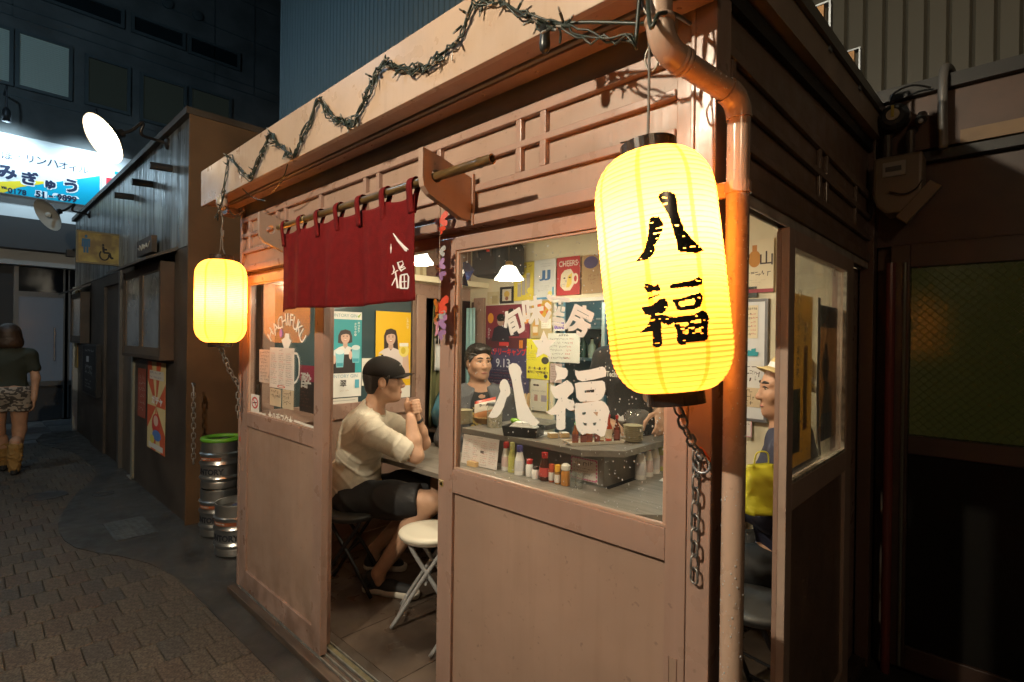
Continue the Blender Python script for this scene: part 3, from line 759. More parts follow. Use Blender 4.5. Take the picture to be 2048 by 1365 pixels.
# floor, ceiling, roof
MB().box(XL, XR, .1, YB, 0, .036).build('floor', mat('dark_floor', (.075, .055, .042), .45, var=.3, vscale=2.2, rvar=.2), fs_)
fl = MB()
for i in range(6):
    for j in range(4):
        fl.box(XL+.03+i*.45, XL+.03+i*.45+.446, .14+j*.40+(.0), .14+j*.40+.396, .036, .0385)
fl.build('floor_tile', mat('floor_tile', (.085, .060, .045), .42, var=.35, vscale=3, rvar=.2), fs_, kind='stuff')
part('ceiling', m_cream)((XL+.05, XR-.05, .06, 2.6, ZT+.06, ZT+.10))
MB().prism([(-.165, 2.385), (YB+.05, 2.53), (YB+.05, 2.49), (-.165, 2.345)], (XL-.15, 0, 0), (0, 1, 0), (0, 0, 1), (XR-XL+.19, 0, 0)).build('roof', mat('roof_metal', (.16, .15, .14), .4, .5), fs_)
# sill with two metal tracks
part('sill', mat('sill_wood', (.075, .052, .038), .5, var=.3, vscale=6, streak=(1, 8, 8)))((XL-.02, XR, -.045, .112, 0, .034))
sr = MB()
for y in (-.004, .024, .052, .086): sr.box(XL, XR-.03, y, y+.006, .034, .044)
sr.build('track', m_alu, fs_)
part('threshold', mat('threshold', (.20, .17, .10), .45, .3, var=.3, vscale=15))((XL, XR-.03, .058, .084, .034, .038))
# posts
part('corner_post')((XL, -3.182, -.004, .08, .034, 2.22)); part('corner_post')((-.519, XR, -.003, .075, .034, 2.30))
part('corner_post', m_paint2)((-.560, -.519, .004, .05, 1.82, 2.28)); part('corner_batten')((-.522, -.512, -.008, .0, 1.80, 2.30))
part('corner_post', mat('end_post_brown', (.10, .055, .04), .4))((XR-.06, XR+.01, YB-.02, YB+.05, 0, 2.5))
# front frieze: lintel, rails, uprights and recessed boards
part('lintel')((XL+.03, -.56, -.006, .09, 1.818, 1.852)); part('lintel', m_paint2)((XL+.03, -.519, .045, .085, 1.775, 1.818))
for z0, z1 in ((1.922, 1.944), (2.014, 2.034), (2.098, 2.128)): part('rail')((XL+.03, -.56, -.002, .03, z0, z1))
ups = [-.955, -1.047, -1.415, -1.79, -1.885, -2.262, -2.63, -2.725, -3.09]
zb = [1.852, 1.922, 1.944, 2.014, 2.034, 2.098]
for x in ups: part('upright')((x-.011, x+.011, -.001, .03, 1.944, 2.098))
edges = [-.56]+ups+[XL+.03]
for a, b in zip(edges, edges[1:]):
    for z0, z1 in ((1.944, 2.014), (2.034, 2.098)): part('frieze_board', m_paint2, bev=0)((b+.011 if b != XL+.03 else b, a-(.011 if a != -.56 else 0), .016, .028, z0, z1))
part('frieze_board', m_paint2, bev=0)((XL+.03, -.56, .012, .028, 1.852, 1.922))
part('upper_board', mat('eave_shade_board', (.33, .30, .27), .55, var=.1))((XL+.03, -.519, .016, .05, 2.128, 2.36))  # the eave's shade is painted into this grey
# eave: fascia, soffit, lip
part('fascia', paint('fascia_paint', (.44, .31, .225), .34, .3, .4))((-3.345, -.425, -.168, -.148, 2.188, 2.388))
part('fascia_end')((-3.345, -3.325, -.148, .02, 2.20, 2.375))
part('soffit', m_paint2)((-3.325, -.45, -.148, -.085, 2.196, 2.212)); part('gutter_lip', mat('lip_grey', (.22, .20, .18), .4, .4))((-3.32, -.45, -.083, -.068, 2.190, 2.215))
part('soffit', m_paint2)((-3.31, -.44, -.066, -.012, 2.186, 2.202)); part('eave_bracket')((-3.33, -3.22, -.07, .0, 2.15, 2.185))
mb = MB()
for i in range(14): mb.ball((-3.2+i*.205, -.04, 2.186), (.006, .006, .004), 8)
mb.build('screw', m_paint, fs_, kind='stuff')
# side (right) wall: lintel, tracks, boards, fascia
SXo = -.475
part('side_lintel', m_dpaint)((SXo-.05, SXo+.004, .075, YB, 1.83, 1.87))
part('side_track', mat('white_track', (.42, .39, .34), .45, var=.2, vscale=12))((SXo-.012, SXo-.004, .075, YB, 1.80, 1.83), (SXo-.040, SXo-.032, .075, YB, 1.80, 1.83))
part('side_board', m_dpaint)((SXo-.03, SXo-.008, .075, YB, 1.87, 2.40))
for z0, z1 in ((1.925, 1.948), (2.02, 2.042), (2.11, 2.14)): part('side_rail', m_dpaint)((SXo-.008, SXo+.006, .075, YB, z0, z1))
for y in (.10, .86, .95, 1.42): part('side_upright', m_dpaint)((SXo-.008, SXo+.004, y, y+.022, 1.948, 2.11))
MB().prism([(.02, 2.22), (YB, 2.33), (YB, 2.37), (.02, 2.26)], (SXo-.01, 0, 0), (0, 1, 0), (0, 0, 1), (.02, 0, 0)).build('eave_gap_shade', mat('gap_shade_black', (.012, .011, .010), .6), fs_)  # solid strip, its black stands for the shade in the gap
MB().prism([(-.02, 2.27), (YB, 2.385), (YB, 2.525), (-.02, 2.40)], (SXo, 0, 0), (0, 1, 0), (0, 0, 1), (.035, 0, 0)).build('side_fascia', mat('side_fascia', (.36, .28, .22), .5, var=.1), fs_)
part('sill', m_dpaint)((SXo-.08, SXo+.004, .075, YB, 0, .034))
for y in (.83, 1.28):
    p = MB(); zz = 2.40+.075*y
    p.box(SXo+.035, SXo+.041, y-.03, y, zz-.06, zz+.10).box(SXo-.02, SXo+.035, y-.03, y, zz+.094, zz+.10).box(SXo-.02, SXo-.014, y-.03, y, zz+.02, zz+.094)
    b = p.build('roof_clip', m_steel, fs_); MB().box(SXo-.014, SXo+.02, y-.026, y-.004, zz+.0, zz+.094).build('wood_block', mat('wood_block', (.42, .22, .08), .6), b)
# left wall (inside face seen through the doorway)
XI = -3.16
part('left_wall')((XI-.05, XI, .09, YB, .036, .62)); part('left_skirting', m_paint2)((XI, XI+.012, .10, 1.30, .036, .15), (XI, XI+.012, .10, 1.30, .60, .64))
part('left_wall_head')((XI-.05, XI, .09, YB, 1.76, ZT+.06)); part('left_rail')((XI, XI+.02, .10, 1.20, .93, 1.03))
part('left_panel', m_paint2)((XI-.02, XI, .10, 1.20, .62, .95))
part('left_stile')((XI-.01, XI+.02, 1.185, 1.27, .036, 1.78)); part('left_stile', m_dpaint)((XI-.01, XI+.012, 1.155, 1.185, 1.03, 1.76)); part('left_stile')((XI-.01, XI+.02, .10, .17, 1.03, 1.76))
MB().box(XI-.014, XI-.008, .17, 1.16, 1.03, 1.76).build('left_pane', mat('teal_pane', (.045, .075, .085), .12), fs_)
part('left_shelf', m_cream)((XI-.02, XI+.20, .40, YB-.02, 1.86, 1.885)); part('shelf_edge', mat('shelf_edge', (.80, .72, .52), .5))((XI+.20, XI+.215, .40, YB-.02, 1.852, 1.892))
# back wall
part('back_wall', m_cream)((XI, -2.29, YB-.02, YB, .036, 1.72)); part('back_wall', m_cream)((XI, XR-.04, YB-.02, YB, 1.72, ZT+.06))
part('back_wall', m_cream)((-1.22, XR-.04, YB-.02, YB, .036, 1.72))
part('back_post')((-3.085, -2.98, YB-.05, YB-.02, .036, 1.78)); part('back_post', m_dk)((-3.125, -3.087, YB-.04, YB-.02, .036, 1.75))
part('back_batten', mat('white_batten', (.7, .68, .62), .5))((-2.95, -1.25, YB-.035, YB-.02, 1.715, 1.74))
# sliding doors -------------------------------------------------------------
def door(x0, x1, y, label, sl, sr_, glass_l, glass_r, handle=None):
    z0, z1, gz0, gz1, pz1, pz0 = .045, 1.790, 1.033, 1.746, .958, .15
    th = .034; fr = MB()
    fr.box(x0, x0+sl, y, y+th, z0, z1); fr.box(x1-sr_, x1, y, y+th, z0, z1)
    fr.box(x0+sl, x1-sr_, y, y+th, gz1, z1); fr.box(x0+sl, x1-sr_, y, y+th, pz1, gz0); fr.box(x0+sl, x1-sr_, y, y+th, z0, pz0)
    d = fr.build('door', m_paint, fs_, bevel=.002, label=label)
    MB().box(x0+sl, x1-sr_, y+.012, y+.022, pz0, pz1).build('lower_panel', m_paint2, d)
    g = MB().box(x0+sl, x1-sr_, y+.018, y+.0205, gz0, gz1).build('glass_pane', m_glass, d)
    b = MB(); w = .012
    b.box(x0+sl, x1-sr_, y+.004, y+.016, gz0, gz0+.008).box(x0+sl, x0+sl+.010, y+.006, y+.016, gz0+.008, gz1).box(x1-sr_-.010, x1-sr_, y+.006, y+.016, gz0+.008, gz1).box(x0+sl+.010, x1-sr_-.010, y+.006, y+.016, gz1-.008, gz1)
    b.build('glazing_bead', mat('bead_paint', (.42, .28, .21), .3, bump=.3, bscale=90, coat=.4), d, bevel=.0015)
    return d
LD0, LD1, RD0, RD1 = -3.178, -2.207, -1.393, -.521
ldoor = door(LD0, LD1, -.002, 'left sliding door with menus on its glass', .09, .085, 0, 0)
rdoor = door(RD0, RD1, -.002, 'right sliding door with large white lettering', .073, .05, 0, 0)
part('left_rear_stile')((LD1-.16, LD1-.06, .046, .08, .045, 1.79), label='stile of a second door behind the left one')
# finger pulls
for dr, x, z in ((rdoor, -.548, .62), (ldoor, -3.14, .70)):
    MB().box(x-.009, x+.009, -.0032, -.0018, z, z+.125).build('finger_pull', mat('pull_dark', (.30, .20, .15), .5), dr)
    MB().box(x-.011, x-.008, -.005, -.002, z-.002, z+.127).box(x+.008, x+.010, -.0045, -.002, z-.002, z+.127).build('pull_rim', m_paint, dr)
MB().lathe([(.0095, 0), (.0095, .002), (.006, .002), (.005, -.004), (.0001, -.004)], (RD0+.018, -.002, .975), 12, (0, -1, 0)).build('lock_hole', mat('brass_dull', (.55, .42, .16), .4, .7), rdoor)
MB().box(RD0+.004, RD0+.03, -.0026, -.002, .986, .9885).build('lock_chip', flat((.7, .6, .3)), rdoor)
# white lettering on the right pane ------------------------------------------------
GY = .0148
def C(cx, cy):
    p = at(970+cx/4.264, 580+cy/4.266, y=GY); return (p[0], p[2])
def glyph(mb, loops): mb.sheet([[C(*q) for q in lp] for lp in loops], (0, GY, 0), (1, 0, 0), (0, 0, 1))
BIG = [
 [[(150,765),(130,790),(122,830),(132,865),(110,925),(70,1010),(25,1085),(60,1095),(100,1090),(130,1060),(160,1000),(185,920),(205,905),(217,880),(210,820),(190,775),(170,762)]],
 [[(235,625),(210,640),(200,670),(208,710),(228,770),(245,870),(262,990),(278,1095),(300,1115),(340,1125),(390,1150),(420,1162),(445,1150),(465,1130),(400,1060),(355,970),(330,880),(310,780),(305,735),(315,705),(300,660),(270,630)]],
 [[(600,640),(640,660),(690,668),(705,690),(703,730),(680,760),(640,765),(615,770),(592,788),(608,750),(612,720),(600,680)]],
 [[(560,812),(600,825),(650,800),(700,770),(740,800),(758,840),(750,875),(720,900),(700,925),(715,935),(755,945),(765,975),(768,1000),(755,1030),(720,1030),(690,1010),(685,1020),(685,1180),(665,1195),(640,1200),(618,1190),(606,1170),(610,1065),(570,1068),(545,1060),(520,1040),(560,1020),(600,980),(625,930),(600,925),(575,890),(560,850)]],
 [[(768,685),(800,695),(900,680),(1000,655),(1022,665),(1035,700),(1030,740),(930,765),(830,782),(790,765),(770,725)]],
 [[(765,800),(800,790),(1000,775),(1020,790),(1028,850),(1015,900),(990,935),(960,950),(810,955),(780,920),(775,860)],[(850,860),(850,880),(930,875),(933,850)]],
 [[(775,965),(820,968),(990,945),(1020,960),(1050,1000),(1063,1040),(1050,1090),(1040,1170),(1020,1245),(990,1255),(940,1225),(900,1230),(870,1225),(830,1238),(790,1200),(775,1160),(770,1100),(765,1030),(755,1000)],
  [(828,1048),(832,1070),(858,1062),(860,1045)],[(922,1045),(958,1080),(965,1042)],[(832,1132),(850,1158),(865,1160),(868,1140)],[(922,1135),(925,1158),(940,1158),(952,1132)]],
 [[(500,345),(535,425),(600,432),(550,490),(565,580),(500,545),(435,580),(450,500),(402,430),(470,425)]],
]
m_vinyl = mat('white_vinyl', (.88, .86, .82), .5)
_N, _L = _links(m_vinyl); _t = _N.new('ShaderNodeBsdfTranslucent'); _t.inputs[0].default_value = (.84, .80, .74, 1); _m = _N.new('ShaderNodeMixShader'); _m.inputs[0].default_value = .22
_L.new(_N['Principled BSDF'].outputs[0], _m.inputs[1]); _L.new(_t.outputs[0], _m.inputs[2]); _L.new(_m.outputs[0], _N['Material Output'].inputs['Surface'])
mb = MB()
for g in BIG: glyph(mb, g)
for ch, cx, cy, rot in (('旬', 240, 275, .42), ('味', 410, 180, .12), ('酒', 605, 175, -.14), ('房', 805, 255, -.42)):
    a, b = C(cx, cy); put_text(mb, ch, (a, GY, b), (1, 0, 0), (0, 0, 1), h=.080, bold=.016, rot=rot, fat=.0026)
mb.build('window_lettering', m_vinyl, rdoor)
# rain drops on the right pane and its bead
m_drop = mat('rain_drop', (.85, .87, .88), .04, spec=.9, trans=.35)
mb = MB(); rng = random.Random(3)
for k in range(620):
    x = RD0+.073+(rng.random()**.55)*.745; z = 1.045+rng.random()*.69; r = rng.choice([.0008, .001, .0014, .0018])*(1+.3*rng.random())
    mb.ball((x, GY+.0005, z), (r, r*.6, r*1.25), 6)
mb.build('rain_drop', m_drop, rdoor, smooth=True, kind='stuff')
# lettering, outline mug and menus on the left pane
def GL(px, py): p = at(px, py, y=GY); return Vector((p[0], GY-.0006, p[2]))
mb = MB(); UX, UZ = (1, 0, 0), (0, 0, 1)
for ch, px, py, rot in (('H', 541, 669, .95), ('A', 551, 656, .75), ('C', 560, 647, .50), ('H', 568, 642, .25), ('I', 576, 639, .08), ('F', 583, 641, -.15), ('U', 591, 648, -.35), ('K', 599, 659, -.6), ('U', 605, 673, -.85)):
    put_text(mb, ch, GL(px, py), UX, UZ, h=.062, bold=-.004, rot=rot)
put_text(mb, '★ハチフク★', GL(560, 836), UX, UZ, h=.05, w=.30, bold=.03)
for a, b in (((505, 823), (531, 830)), ((588, 842), (630, 856))):
    mb.bar(GL(*a), GL(*b), .010, .0008, (0, 1, 0))
mb.sheet([tuple(GL(px, py)[i] for i in (0, 2)) for px, py in ((571, 667), (578, 668), (579, 678), (583, 682), (576, 700), (569, 699), (563, 680), (569, 676))], (0, GY-.0006, 0), UX, UZ)
mug = [GL(*q) for q in ((588, 707), (594, 708), (598, 718), (599, 735), (598, 752), (593, 763), (588, 767))]
for a, b in zip(mug, mug[1:]): mb.bar(a, b, .010, .0008, (0, 1, 0))
mb.build('window_lettering', m_vinyl, ldoor)
mb = MB(); c = GL(562, 667); mb.ball(c, (.018, .001, .022), 10); mb.build('purple_sticker', mat('purple', (.18, .08, .55), .4), ldoor)
def gsheet(name, label, cat, px0, py0, px1, py1, col, group=None, y=GY-.001):
    a = at(px0, py0, y=y); b = at(px1, (py0+py1)/2, y=y); c = at(px0, py1, y=y)
    return Sheet(name, label, cat, (a[0], y, c[2]), (1, 0, 0), (0, 0, 1), b[0]-a[0], a[2]-c[2], col, group)
INK = (.05, .03, .03); RED = (.5, .04, .03)
G1 = 'handwritten menus taped to the left door'
s = gsheet('menu_sheet', 'narrow pinkish handwritten menu strip taped left of the white menu', 'menu', 519, 699, 540, 764, (.62, .50, .42), G1); s.lines(.08, .92, .96, .04, 9, INK, .95, .75); s.done()
s = gsheet('menu_sheet', 'large white menu with red headings taped to the left door glass', 'menu', 540, 695, 588, 774, (.74, .68, .62), G1)
for a in (.05, .38, .68): s.lines(a, a+.27, .88, .08, 16, INK, .9, .7, cols=[RED, INK, INK, INK])
s.lines(.4, .6, .97, .91, 1, INK, 1, .8); s.disc(.5, .05, .16, .035, RED); s.disc(.5, .05, .12, .022, (.74, .68, .62)); s.done()
s = gsheet('menu_sheet', 'tan note with dark writing under the left half of the white menu', 'menu', 540, 776, 562, 810, (.58, .47, .33), G1); s.lines(.08, .95, .95, .45, 2, INK, 1, .9); s.done()
s = gsheet('menu_sheet', 'tan note with dark writing under the right half of the white menu', 'menu', 565, 779, 587, 816, (.58, .47, .33), G1); s.lines(.08, .95, .95, .2, 3, INK, 1, .9); s.done()
s = gsheet('no_smoking_sign', 'small white no smoking sticker in the lower left corner of the glass', 'sign', 502, 788, 518, 824, (.78, .76, .72))
s.disc(.5, .55, .40, .32, (.55, .03, .04), 28); s.disc(.5, .55, .30, .24, (.78, .76, .72), 28)
s.poly([(.25, .50), (.75, .56), (.75, .62), (.25, .56)], INK); s.poly([(.24, .74), (.30, .79), (.78, .36), (.72, .31)], (.55, .03, .04)); s.done()
s = gsheet('poster', 'dark maroon sake poster with a white brush character behind the left glass', 'poster', 600, 730, 633, 822, (.030, .018, .016), y=.034)
s.rect(0, 1, .66, 1, (.34, .03, .07)); s.text('酔', .38, .68, (.8, .75, .72), h=.34, w=.62, bold=.02); s.lines(.05, .7, .6, .1, 7, (.22, .10, .06), .6, .6); s.done()
MB().box(-3.182, -3.176, -.006, -.002, .862, .885).build('red_tape', mat('red_card', (.5, .04, .03), .4), fs_)
t = thing('plank_shelf', 'small wooden plank shelf in the gap left of the stall', 'shelf', (-3.33, .5, 1.02))
MB().box(-3.52, -3.215, .30, .75, 1.02, 1.045).build('plank', mat('plank', (.22, .10, .04), .6, var=.2), t); MB().box(-3.24, -3.215, .32, .345, .86, 1.02).build('bracket', m_dk, t)
# ================================================================= DRAINPIPE
m_pipe = paint('pipe_paint', (.46, .32, .24), .24, .4, .3, .2)
t = thing('drainpipe', 'pink painted drainpipe with two elbows running down the stall corner', 'drainpipe', (-.42, -.03, 0))
PT = Vector(at(1319, 95, d=.985)); PT0 = Vector((PT.x, PT.y, 2.42)); PB = Vector((-.425, .002, 1.9)); PB.z = at(1478, 200, d=1.09)[2]
PB.x, PB.y = at(1478, 230, d=1.085)[:2]
def arc(p, a, b, r, n=6):
    a, b = Vector(a).normalized(), Vector(b).normalized()
    return [p+a*r*(1-k/n)**2+b*r*(k/n)**2 for k in range(n+1)]
d1_ = (PB-PT).normalized(); R_ = .0228
MB().tube([PT0, PT+Vector((0, 0, .045))], R_, 20).build('pipe', m_pipe, t, auto=50)
MB().tube(arc(PT, (0, 0, 1), d1_, .05), R_*1.13, 20).build('elbow', m_pipe, t, auto=50)
MB().tube([PT+d1_*.05, PB-d1_*.045], R_, 20).build('pipe', m_pipe, t, auto=50)
MB().tube(arc(PB, -d1_, (0, 0, -1), .042), R_*1.12, 20).build('elbow', m_pipe, t, auto=50)
MB().tube([PB-Vector((0, 0, .042)), (PB.x, PB.y, .01)], R_, 20).build('pipe', m_pipe, t, auto=50)
for p in (PT+Vector((0, 0, .048)), ): MB().lathe([(R_*1.2, -.006), (R_*1.26, 0), (R_*1.2, .006)], p, 20).build('collar', m_pipe, t, smooth=True)
for q in (.052, .062): MB().lathe([(R_*1.16, -.005), (R_*1.24, 0), (R_*1.16, .005)], PT+d1_*q, 20, d1_).build('collar', m_pipe, t, smooth=True)
zc = at(1470, 378, d=1.09)[2]
MB().lathe([(R_*1.02, -.012), (R_*1.14, -.012), (R_*1.14, .012), (R_*1.02, .012)], (PB.x, PB.y, zc), 20).box(PB.x-.045, PB.x-.01, PB.y-.006, PB.y+.006, zc-.016, zc+.016).build('clamp', m_pipe, t)
mb = MB(); rng = random.Random(5)
for k in range(200):
    a = rng.uniform(-2.9, .3); z = rng.uniform(.2, 1.85); r = rng.choice([.0010, .0013, .0018])
    mb.ball((PB.x+R_*math.cos(a), PB.y+R_*math.sin(a), z), (r, r, r*1.3), 6)
for k in range(70):
    q = rng.uniform(.07, .2); a = rng.uniform(0, 2*math.pi); u, v, _ = frame_from(d1_); r = rng.choice([.001, .0015, .002])
    mb.ball(PT+d1_*q+(u*math.cos(a)+v*math.sin(a))*R_, r, 6)
mb.build('rain_drop', m_drop, t, smooth=True, kind='stuff')

# ================================================================= LANTERNS
def paper_mat(name, em, tr):
    m = bpy.data.materials.new(name); m.use_nodes = True; N, L = _links(m); N.remove(N['Principled BSDF'])
    tc = N.new('ShaderNodeTexCoord'); sp = N.new('ShaderNodeSeparateXYZ'); L.new(tc.outputs['Object'], sp.inputs[0])
    at2 = N.new('ShaderNodeMath'); at2.operation = 'ARCTAN2'; L.new(sp.outputs['Y'], at2.inputs[0]); L.new(sp.outputs['X'], at2.inputs[1])
    k = N.new('ShaderNodeMath'); k.operation = 'MULTIPLY'; k.inputs[1].default_value = 8/(2*math.pi); L.new(at2.outputs[0], k.inputs[0])
    k2 = N.new('ShaderNodeMath'); k2.operation = 'ADD'; k2.inputs[1].default_value = 20.62; L.new(k.outputs[0], k2.inputs[0])
    fr = N.new('ShaderNodeMath'); fr.operation = 'FRACT'; L.new(k2.outputs[0], fr.inputs[0])
    gt = N.new('ShaderNodeMath'); gt.operation = 'GREATER_THAN'; gt.inputs[1].default_value = .90; L.new(fr.outputs[0], gt.inputs[0])
    # fibres and wires of the paper: overlaps and rib lines pass less light
    wv = N.new('ShaderNodeMath'); wv.operation = 'MULTIPLY'; wv.inputs[1].default_value = 104.0; L.new(sp.outputs['Z'], wv.inputs[0])
    wf = N.new('ShaderNodeMath'); wf.operation = 'FRACT'; L.new(wv.outputs[0], wf.inputs[0])
    wg = N.new('ShaderNodeMath'); wg.operation = 'LESS_THAN'; wg.inputs[1].default_value = .24; L.new(wf.outputs[0], wg.inputs[0])
    n = N.new('ShaderNodeTexNoise'); n.inputs['Scale'].default_value = 28; n.inputs['Detail'].default_value = 6; L.new(tc.outputs['Object'], n.inputs['Vector'])
    mx1 = N.new('ShaderNodeMixRGB'); mx1.inputs[1].default_value = (1.0, .315, .032, 1); mx1.inputs[2].default_value = (.90, .225, .012, 1); L.new(gt.outputs[0], mx1.inputs[0])
    wm = N.new('ShaderNodeMath'); wm.operation = 'MULTIPLY'; L.new(wg.outputs[0], wm.inputs[0]); L.new(n.outputs['Fac'], wm.inputs[1])
    mx2 = N.new('ShaderNodeMixRGB'); mx2.inputs[2].default_value = (.50, .13, .004, 1); L.new(wm.outputs[0], mx2.inputs[0]); L.new(mx1.outputs[0], mx2.inputs[1])
    trn = N.new('ShaderNodeBsdfTranslucent'); L.new(mx2.outputs[0], trn.inputs[0])
    dif = N.new('ShaderNodeBsdfDiffuse'); dif.inputs[0].default_value = (.30, .19, .05, 1)
    ms = N.new('ShaderNodeMixShader'); ms.inputs[0].default_value = .18; L.new(trn.outputs[0], ms.inputs[1]); L.new(dif.outputs[0], ms.inputs[2])
    e = N.new('ShaderNodeEmission'); e.inputs[1].default_value = em; L.new(mx2.outputs[0], e.inputs[0])
    ad = N.new('ShaderNodeAddShader'); L.new(ms.outputs[0], ad.inputs[0]); L.new(e.outputs[0], ad.inputs[1])
    L.new(ad.outputs[0], N['Material Output'].inputs['Surface']); return m
m_lpaper = paper_mat('lantern_paper', .09, 1)
m_black = mat('lantern_black', (.015, .012, .011), .25)
def lantern(loc, axis, R, H, name, label, power, bz, spin=0):
    """axis: up direction; origin at the middle"""
    t = thing(name, label, 'lantern', loc, 'yellow paper lanterns')
    N = 46; prof = []
    def rad(q):                                  # q -1..1
        a = abs(q); r = R
        if a > .62: k = (a-.62)/.38; r = R*(1-(1-.46)*(1-math.sqrt(max(0, 1-k*k*.97))))
        return r*(1+.012*(1-a))
    for i in range(N):
        for k in range(3):
            q = -1+2*(i+k/3)/N; prof.append((rad(q)*(1-.011*(1 if k == 0 else 0)+.004*(k == 1)), q*H/2))
    prof.append((rad(1), H/2))
    b = MB().lathe(prof, (0, 0, 0), 56); bo = b.mesh('paper_shade', m_lpaper, True)
    o = bpy.data.objects.new('paper_shade', bo); COL.objects.link(o); o.parent = t
    for s_, nm in ((1, 'top_ring'), (-1, 'bottom_ring')):
        rr = R*.46; z0, z1 = s_*H/2-.004*s_, s_*(H/2+.026)
        c = MB().lathe([(rr*.90, z0), (rr*1.03, z0), (rr*1.04, z1), (rr*.90, z1), (rr*.90, z0)] if s_ > 0 else [(rr*.90, z1), (rr*1.04, z1), (rr*1.03, z0), (rr*.90, z0), (rr*.90, z1)], (0, 0, 0), 36)
        if s_ < 0: c.lathe([(rr*.9, z1+.004), (.0001, z1+.004)], (0, 0, 0), 36)
        m_ = c.mesh(nm, m_black, False); q = bpy.data.objects.new(nm, m_); COL.objects.link(q); q.parent = t
    l = bpy.data.lights.new('lantern_bulb', 'POINT'); l.energy = power; l.color = (1.0, .97, 1.0); l.shadow_soft_size = .035
    lo = bpy.data.objects.new('lantern_bulb', l); COL.objects.link(lo); lo.parent = t; lo.location = (0, 0, bz)
    zq = Vector(axis).normalized(); t.rotation_mode = 'QUATERNION'
    t.rotation_quaternion = Vector((0, 0, 1)).rotation_difference(zq) @ Matrix.Rotation(spin, 4, 'Z').to_quaternion()
    return t, rad
TR, BR = Vector(at(1299, 316, d=1.045)), Vector(at(1350, 782, d=1.02))
LR = (TR-BR).length; cR = (TR+BR)/2; axR = (TR-BR)/LR
big, radf = lantern(cR, axR, .115, LR, 'paper_lantern', 'large glowing yellow paper lantern with black characters beside the drainpipe', 18, .075)
TL, BL = Vector(at(443, 522, d=2.78)), Vector(at(441, 685, d=2.78)); LL = (TL-BL).length
sml, _ = lantern((TL+BL)/2, (TL-BL), .122, LL, 'paper_lantern', 'smaller looking glowing yellow lantern hanging at the far left end of the eave', 19, .01, .4)
# black brush characters wrapped round the big lantern
Rm = (Matrix.Translation(cR) @ (Vector((0, 0, 1)).rotation_difference(axR)).to_matrix().to_4x4()).inverted()
def lan_uv(px, py):
    """photo pixel -> (angle, height) on the lantern skin"""
    o = Rm @ Vector(CAM); p = Rm @ Vector(at(px, py, d=1.0)); d = (p-o).normalized()
    t_ = .5
    for _ in range(300):
        q = o+d*t_; r = math.hypot(q.x, q.y); t_ += max(.0004, (r-radf(max(-1, min(1, q.z/(LR/2)))))*.7)
        if r < radf(max(-1, min(1, q.z/(LR/2))))+.0003: break
    return math.atan2(q.y, q.x), q.z
def LC(cx, cy): return lan_uv(1240+cx/3.79, 360+cy/3.7917)
HACHI = [[(290,115),(330,90),(370,92),(410,115),(430,160),(435,240),(455,310),(490,390),(540,450),(600,510),(632,540),(610,557),(540,560),(450,555),(435,535),(425,470),(400,390),(370,290),(330,210),(290,150)],
         [(222,290),(290,283),(325,330),(318,390),(295,440),(265,500),(262,545),(240,580),(210,612),(120,628),(150,585),(185,530),(205,450),(215,380)]]
FUKU = [[(185,788),(240,800),(295,800),(303,845),(240,858),(205,860),(185,825)], [(205,900),(290,870),(297,880),(215,912)],
        [(160,970),(230,962),(290,915),(330,903),(362,930),(362,965),(340,1000),(315,1025),(345,1032),(400,1050),(400,1095),(365,1108),(325,1095),(310,1080),(318,1250),(310,1268),(270,1275),(245,1260),(248,1150),(150,1165),(200,1120),(222,1075),(232,1030),(190,1028)],
        [(375,800),(540,768),(590,742),(622,760),(618,800),(560,815),(375,832)],
        [(385,915),(450,905),(600,860),(625,880),(618,930),(600,970),(560,985),(450,1000),(425,985),(410,945)],
        [(385,1050),(560,1025),(620,990),(660,1020),(672,1060),(660,1130),(662,1210),(640,1228),(500,1240),(490,1258),(450,1255),(428,1230),(425,1150),(405,1100)]]
FHOLE = [[(445,930),(555,905),(565,920),(555,955),(460,965),(440,950)], [(450,1090),(510,1085),(515,1105),(490,1118),(455,1115)], [(555,1070),(605,1060),(610,1085),(560,1095)], [(470,1150),(515,1140),(515,1165),(475,1170)], [(560,1140),(605,1125),(612,1155),(565,1165)]]
polys = [[LC(*p) for p in g] for g in HACHI+FUKU]; holes = [[LC(*p) for p in g] for g in FHOLE]
aa = [a for g in polys for a, z in g]; zz_ = [z for g in polys for a, z in g]
mb = MB(); st_ = .0016; ri = random.Random(11)
na = int((max(aa)-min(aa))*.134/st_)+1; nz = int((max(zz_)-min(zz_))/st_)+1; ridge = LR/46
from mathutils import noise as mnoise
for j in range(nz):
    z = min(zz_)+j*st_; rr = radf(z/(LR/2))+.0012; zl = z+LR/2
    dry = ((zl/ridge) % 1.0) < .30
    for i in range(na):
        a = min(aa)+i*st_/.115
        q = mnoise.noise((a*14, z*240, 3.1)); jit = mnoise.noise((a*60, z*420, 0))*.0012
        if not any(in_poly(a+jit/.115, z+jit, g) for g in polys) or any(in_poly(a, z, g) for g in holes): continue
        if dry and q > .27: continue
        a2, z2 = a+st_/.115*1.02, z+st_*1.02
        mb.quad((rr*math.cos(a), rr*math.sin(a), z), (rr*math.cos(a2), rr*math.sin(a2), z), (rr*math.cos(a2), rr*math.sin(a2), z2), (rr*math.cos(a), rr*math.sin(a), z2))
me = mb.mesh('brush_lettering', mat('lacquer_black', (.012, .010, .009), .18)); o = bpy.data.objects.new('brush_lettering', me); COL.objects.link(o); o.parent = big
